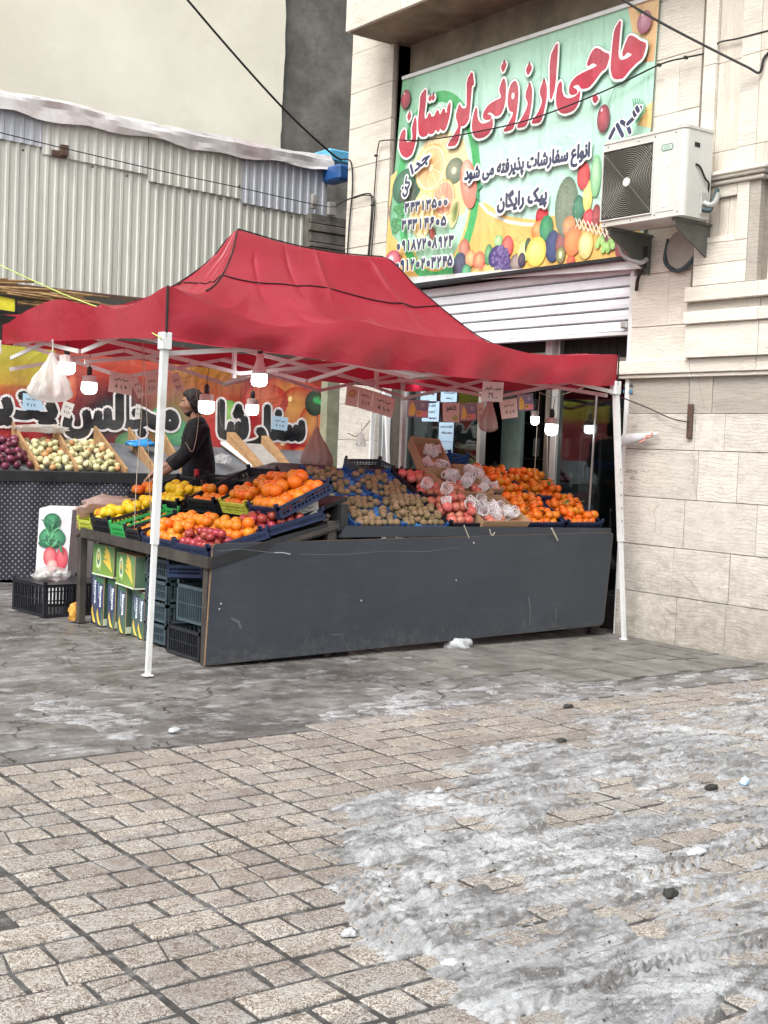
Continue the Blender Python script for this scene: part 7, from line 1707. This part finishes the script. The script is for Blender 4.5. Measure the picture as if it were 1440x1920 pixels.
for y in (.36, -.33):
    MB().add([(0, y, -.02), (-.5, y, -.02), (-.5, y, -.06), (0, y, -.33), (0, y+.02, -.02), (-.5, y+.02, -.02), (-.5, y+.02, -.06), (0, y+.02, -.33)], [(0, 1, 2, 3), (7, 6, 5, 4), (0, 4, 5, 1), (1, 5, 6, 2), (2, 6, 7, 3), (3, 7, 4, 0)]).cbox(-.5, 0, y-.02, y+.04, -.022, -.002, .002).build('arm', BRK, ab)
mb = MB(); mb.tube(catmull([(-.03, .15, -.06), (-.04, .16, -.25), (-.05, .0, -.33), (-.06, -.18, -.22), (-.05, -.24, -.08)], 6), .018, 8)
o = mb.build('drain_hose', GREYP, loc=(8.2, 7.15, 3.38), smooth=True); tag(o, 'coiled grey hose hanging under the air conditioner', 'hose')
o = MB().lathe([(.001, 0), (.16, .01), (.17, .03), (.16, .05)], 20, (0, 0, 0), (1, 0, 0)).build('round_cover', simple('beige_cover', (.34, .33, .29), .6), loc=(8.13, 7.13, 3.22)); tag(o, 'round beige cover on the wall below the air conditioner', 'cover')
o = MB().tube(catmull([FX(1160, 455, 7.9), FX(1170, 480, 7.95), FX(1200, 492, 8.05), FX(1214, 485, 8.1)], 8), .02, 8).build('bent_conduit', ALU, smooth=True); tag(o, 'bent rusty conduit below the left bracket', 'pipe'); rebase(o)
o = MB().tube(catmull([FX(1212, 462, 8.12), FX(1208, 500, 8.13), FX(1197, 520, 8.15), FX(1193, 545, 8.17)], 8), .016, 6).build('black_hose', CABLE, smooth=True); tag(o, 'black hose running down beside the shutter box', 'hose'); rebase(o)

# ------------------------------------------------------------------ cables
def cable(label, pts, r, par=None, mat=None):
    o = MB().tube(catmull(pts, 8), r, 6).build('cable', mat or CABLE, smooth=True); rebase(o); tag(o, label, 'cable'); return o
cable('thick black cable sagging from the top edge down to the hoarding end', [FY(345, -8, 12.6), FY(420, 80, 12.8), FY(500, 170, 13.0), FY(560, 232, 13.2), FY(622, 288, 13.4), FY(640, 300, 13.5)], .013)
c1 = cable('thick black cable crossing in front of the stone wall at top right', [FX(1160, -5, 7.4), FX(1235, 40, 7.6), FX(1330, 90, 7.85), FX(1400, 125, 8.0), FX(1424, 136, 8.05), FX(1432, 110, 8.06), FX(1445, 95, 8.08)], .010)
c2 = cable('thin black cable clipped across the stone wall and over the banner letters', [FX(1450, 55, 8.08), FX(1385, 72, 8.08), FX(1348, 80, 8.08), FX(1337, 96, 8.12), FX(1286, 108, 8.14), FX(1235, 122, 8.13), FX(1130, 172, 8.10), FX(1000, 222, 8.10), FX(900, 246, 8.10), FX(800, 262, 8.12), FX(722, 263, 8.15), FX(709, 275, 8.16), FX(704, 330, 8.17), FX(699, 400, 8.17), FX(692, 480, 8.17)], .007)
for px, py in ((1348, 80), (1428, 57), (1286, 108), (1236, 122), (705, 292), (698, 385)):
    o = MB().cbox(-.02, .02, -.012, .012, -.012, .012, .004).build('cable_clip', CABLE, loc=FX(px, py, 8.12)); tag(o, 'black clip holding the thin cable on the stone', 'clip', 'cable clips')
cable('long thin wire running along the corrugated hoarding', [FY(-10, 246, 13.8), FY(112, 276, 13.8), FY(300, 320, 13.8), FY(450, 352, 13.8), FY(610, 387, 13.8), FY(640, 380, 13.2)], .006)
cable('black cable looping from the hoarding end to the stone pier', [FX(632, 384, 8.1), FX(655, 373, 8.14), FX(688, 363, 8.16), FX(697, 372, 8.17), FX(695, 420, 8.17), FX(690, 480, 8.17)], .008); cable('second black cable on the pier', [FX(662, 372, 8.15), FX(684, 366, 8.16), FX(702, 375, 8.17), FX(700, 430, 8.17), FX(696, 482, 8.17)], .007)
cable('black drop cable at the left edge of the stone pier', [FX(640, 298, 8.1), FX(658, 304, 8.15), FX(661, 350, 8.17), FX(655, 420, 8.17), FX(651, 482, 8.17)], .009)
# bits on the right wall
o = MB().cbox(-.03, .0, -.025, .025, -.14, .14, .006).build('iron_bracket', RUST, loc=FX(1296, 790, 8.2)); tag(o, 'black rusty iron bracket on the stone wall', 'bracket')
cable('wire from the canopy post to the iron bracket on the wall', [FX(1165, 745, 7.9), FX(1215, 765, 8.15), FX(1260, 785, 8.15), FX(1293, 792, 8.14)], .005)
pv = FX(1205, 825, 8.15); 
def roll(u, v):
    a_ = v*4.2; rr = .055*(1-u*.8); return (-.02-rr*math.sin(a_)*.6, -u*.38, .01-rr*math.cos(a_)+u*.06)
ro = MB().grid(roll, 14, 14).build('torn_poster', simple('poster_white', (.60, .61, .63), .6, .05), loc=FX(1172, 828, 8.16), smooth=True); tag(ro, 'torn rolled white poster with a red letter curl on the stone wall', 'poster')
P = Print((-.035, 0, 0), (0, -1, 0), (0, 0, 1), .0004); P.stroke([(.20, .00), (.25, .015), (.27, .05), (.31, .045), (.33, .07)], .02, (.45, .05, .05)); P.stroke([(.20, .00), (.25, .015), (.27, .05), (.31, .045), (.33, .07)], .006, (.75, .6, .5)); P.build('red_lettering', PRINT, ro)
sk = thing('wall_stickers', 'small black and blue stencilled figures high on the stone wall beside the canopy post', 'stencil', (8.195, 7.75, 2.0)); P = Print((-.0, -7.75, -2.0), (0, -1, 0), (0, 0, 1), .0004); P.h = .006
P.O = V(8.21-8.195, -7.75, -2.0); P.h = .004
def sb(px, py): p = FX(px, py, 8.205); return (-p.y, p.z)
for k, (t_, px) in enumerate((('#', 1169), ('4', 1176), ('4', 1181))): a_ = sb(px, 726); P.text(t_, a_[0], a_[1], .03, .035, (.02, .02, .02), False, 0, .002)
for k, (t_, px) in enumerate((('H', 1169), ('5', 1176), ('1', 1181))): a_ = sb(px, 737); P.text(t_, a_[0], a_[1], .03, .03, (.05, .2, .35), False, 0, .002)
P.build('figures', PRINT, sk)
sk = thing('wall_writing', 'faint pencil figures written on the stone wall right of the canopy post', 'writing', (8.195, 7.6, 1.3)); P = Print((0, -7.6, -1.3), (0, -1, 0), (0, 0, 1), .0004); P.h = .0025
for t_, px, py, w_ in (('۵۶۲۰۸', 1176, 886, .13), ('۷۲', 1184, 899, .05), ('۱۶۲', 1186, 803, .07)): a_ = sb(px, py); P.digits(t_, a_[0], a_[1], w_, .028, .004, (.12, .11, .10))
P.build('figures', PRINT, sk)

ck_ = Print((8.195-8.2, -8, 0), (0, -1, 0), (0, 0, 1), .0002); ck_.h = .002
for pts, w_ in (([(1290, 706), (1295, 730), (1292, 772)], .006), ([(1300, 848), (1305, 870), (1302, 900), (1307, 932)], .005), ([(1268, 1076), (1282, 1077), (1290, 1082), (1302, 1096), (1318, 1122)], .006), ([(1245, 1138), (1262, 1150), (1275, 1148)], .006),
               ([(1240, 942), (1228, 960), (1232, 985), (1226, 1005)], .005), ([(1190, 846), (1225, 850), (1262, 846), (1300, 856)], .004), ([(1245, 1152), (1252, 1170), (1246, 1195)], .005), ([(1336, 890), (1400, 892)], .004), ([(1310, 706), (1325, 770)], .004)):
    jp = []
    for (xa_, ya_), (xb_, yb_) in zip(pts[:-1], pts[1:]):
        nn = max(2, int(math.hypot(xb_-xa_, yb_-ya_)/4)); jp += [(xa_+(xb_-xa_)*k/nn+rnd(-.9, .9), ya_+(yb_-ya_)*k/nn+rnd(-.9, .9)) for k in range(nn)]
    ck_.stroke([sb(*q_) for q_ in jp], w_*.5, (.16, .135, .11))
ck_.build('cracks', PRINT, bld)
# ------------------------------------------------------------------ the vendor
def skinned(name, pts, edges, radii, mat, parent, sub=2):
    me = bpy.data.meshes.new(name); me.from_pydata([tuple(p) for p in pts], edges, []); o = bpy.data.objects.new(name, me); COL.objects.link(o)
    m = o.modifiers.new('s', 'SKIN'); m.use_smooth_shade = True
    for i, r_ in enumerate(radii): me.skin_vertices[0].data[i].radius = r_ if isinstance(r_, tuple) else (r_, r_)
    me.skin_vertices[0].data[0].use_root = True
    o.modifiers.new('u', 'SUBSURF').levels = sub; o.modifiers['u'].render_levels = sub
    dg = bpy.context.evaluated_depsgraph_get(); em = bpy.data.meshes.new_from_object(o.evaluated_get(dg)); bpy.data.objects.remove(o)
    em.materials.clear(); em.materials.append(mat); em.shade_smooth(); no = bpy.data.objects.new(name, em); COL.objects.link(no); no.parent = parent; return no
hd = FY(366, 756, 10.7); foot = hd.z-1.62
pe = thing('person', 'vendor in a dark navy jacket with short black hair, seen from the side, reaching down', 'person', (hd.x+.06, hd.y, foot)); pe.rotation_euler.z = R(-22)
# local: faces -x (towards the left counter); z up from the soles
B = [(0, 0, .93), (-.01, 0, 1.10), (-.02, 0, 1.28), (-.03, 0, 1.42), (-.045, 0, 1.49), (-.06, 0, 1.56), (-.075, 0, 1.62),
     (-.03, -.17, 1.40), (-.12, -.24, 1.17), (-.30, -.25, 1.00), (-.02, .17, 1.40), (-.10, .22, 1.15), (-.30, .20, 1.02),
     (.0, -.10, .86), (.01, -.11, .50), (.0, -.11, .09), (-.14, -.12, .04), (.0, .10, .86), (.01, .11, .50), (.0, .11, .09), (-.14, .12, .04), (-.38, -.24, .95), (-.38, .19, .98)]
E_ = [(0, 1), (1, 2), (2, 3), (3, 4), (4, 5), (5, 6), (3, 7), (7, 8), (8, 9), (3, 10), (10, 11), (11, 12), (0, 13), (13, 14), (14, 15), (15, 16), (0, 17), (17, 18), (18, 19), (19, 20), (9, 21), (12, 22)]
Rr = [(.10, .09), (.09, .08), (.09, .08), (.07, .07), .062, .062, .06, .062, .045, .036, .062, .045, .036, .085, .06, .045, .03, .085, .06, .045, .03, .03, .03]
skinned('body', B, E_, Rr, SKIN, pe)
J = [(0, 0, .84), (0, 0, 1.0), (-.01, 0, 1.14), (-.02, 0, 1.30), (-.025, 0, 1.42), (-.04, 0, 1.49), (-.03, -.18, 1.40), (-.12, -.25, 1.17), (-.29, -.255, 1.01), (-.02, .18, 1.40), (-.10, .23, 1.15), (-.29, .205, 1.03)]
skinned('jacket', J, [(0, 1), (1, 2), (2, 3), (3, 4), (4, 5), (4, 6), (6, 7), (7, 8), (4, 9), (9, 10), (10, 11)], [.17, .17, .165, .17, .13, .075, .09, .072, .058, .09, .072, .058], JACKET, pe)
TR = simple('dark_trousers', (.015, .016, .02), .8)
skinned('trousers', [(0, 0, .95), (0, -.10, .84), (.01, -.11, .50), (0, -.11, .10), (0, .10, .84), (.01, .11, .50), (0, .11, .10)], [(0, 1), (1, 2), (2, 3), (0, 4), (4, 5), (5, 6)], [(.15, .12), .10, .075, .06, .10, .075, .06], TR, pe)
def fing(side):
    y = -.24 if side < 0 else .19; z = .95 if side < 0 else .98
    pts = [(-.37, y, z), (-.42, y, z-.04)]; ed = [(0, 1)]; rad = [.028, .032]
    for k in range(4):
        yy = y-.03+.02*k; l = (.055, .065, .062, .048)[k]; b0 = len(pts); pts += [(-.45, yy, z-.065), (-.45-l*.5, yy, z-.065-l*.6), (-.45-l*.6, yy, z-.065-l*1.2)]; ed += [(1, b0), (b0, b0+1), (b0+1, b0+2)]; rad += [.009, .0085, .007]
    b0 = len(pts); pts += [(-.40, y+.035, z-.04), (-.43, y+.05, z-.08)]; ed += [(1, b0), (b0, b0+1)]; rad += [.011, .009]
    return pts, ed, rad
for s in (-1, 1): skinned('hand', *fing(s), SKIN, pe)
# head: shaped skull with brow, nose, jaw, ear; then hair and beard shells
def headf(u, v, grow=0.0, which='head'):
    a_ = u*2*math.pi; t = v*math.pi; x, y, z = math.sin(t)*math.cos(a_), math.sin(t)*math.sin(a_), -math.cos(t)
    rx, ry, rz = .098+grow, .077+grow, .118+grow; q = Vector((x*rx, y*ry, z*rz))
    if x < 0 and z < -.3: q.x *= 1-.12*(-z-.3); q.y *= .80
    if x < -.85 and abs(y) < .35 and abs(z+.05) < .28 and grow == 0: q.x -= .026*(1-abs(y)/.35)*(1-abs(z+.12)/.32 if abs(z+.12) < .32 else 0)
    if x < -.8 and .05 < z < .22 and .15 < abs(y) < .5 and grow == 0: q.x += .010
    return q
HC = V(-.080, 0, 1.605)
hp = MB(); hp.grid(lambda u, v: headf(u, v)+HC, 36, 26); hp.build('head', SKIN, pe, smooth=True)
def hairf(u, v):
    q = headf(u, v, .026); z = q.z/.14; x = q.x/.12
    cut = -.62+1.5*max(0, -x+.02); 
    n = .012*float(fbm(np.array(q.x*30), np.array(q.y*30+q.z*20), 1.5, 3, 5))
    if z < cut: q = headf(u, v, -.02)
    return q*(1+n*11)+HC+V(.006, 0, .008)
MB().grid(hairf, 40, 30).build('hair', HAIR, pe, smooth=True)
def beardf(u, v):
    q = headf(u, v, .004); z = q.z/.118; x = q.x/.098
    if not (-.97 < z < -.62+.35*max(0, x+.6) and x < .1): q = headf(u, v, -.015)
    return q+HC
MB().grid(beardf, 40, 30).build('beard', HAIR, pe, smooth=True)
for s in (-1, 1):
    MB().lathe([(.004, -.004), (.017, -.002), (.020, .004), (.008, .008)], 10, HC+V(.005, s*.078, -.005), (.2, s, 0)).build('ear', SKIN, pe, smooth=True)
    MB().lathe([(.003, 0), (.010, .002), (.006, .005)], 10, HC+V(-.083, s*.030, .018), (-1, s*.3, 0)).build('eye', simple('eye_white', (.5, .48, .45), .3) if 'eye_white' not in MATS else MATS['eye_white'], pe, smooth=True)
    MB().bar(HC+V(-.092, s*.018, .034), HC+V(-.080, s*.045, .036), .008, .006).build('eyebrow', HAIR, pe)
MB().cbox(HC.x-.090, HC.x-.078, -.02, .02, HC.z-.058, HC.z-.050, .003).build('mouth', simple('lip', (.30, .12, .10), .5), pe)
o = MB().cbox(-.35, .35, -.3, .3, 0, max(.02, foot), .01).build('platform', DWOOD, loc=(hd.x+.06, hd.y, 0)); tag(o, 'low dark wooden platform the vendor stands on behind the rack', 'platform')
pr_ = FY(368, 905, 10.2); o = MB().tube([(0, 0, 0), (0, 0, pr_.z+.12)], .022, 8).build('red_pole', simple('red_paint', (.45, .02, .03), .4), loc=(pr_.x, pr_.y, 0)); tag(o, 'short red pole rising behind the lemon crate', 'pole')
crumple('plastic_bag', 'crumpled greyish plastic film behind the lemons', 'bag', (5.35, 10.05, 1.10), (.22, .12, .06), BAGC, 41)
print('objects', len(sc.objects), 'tris', sum(len(o.data.polygons) for o in sc.objects if o.type == 'MESH'))
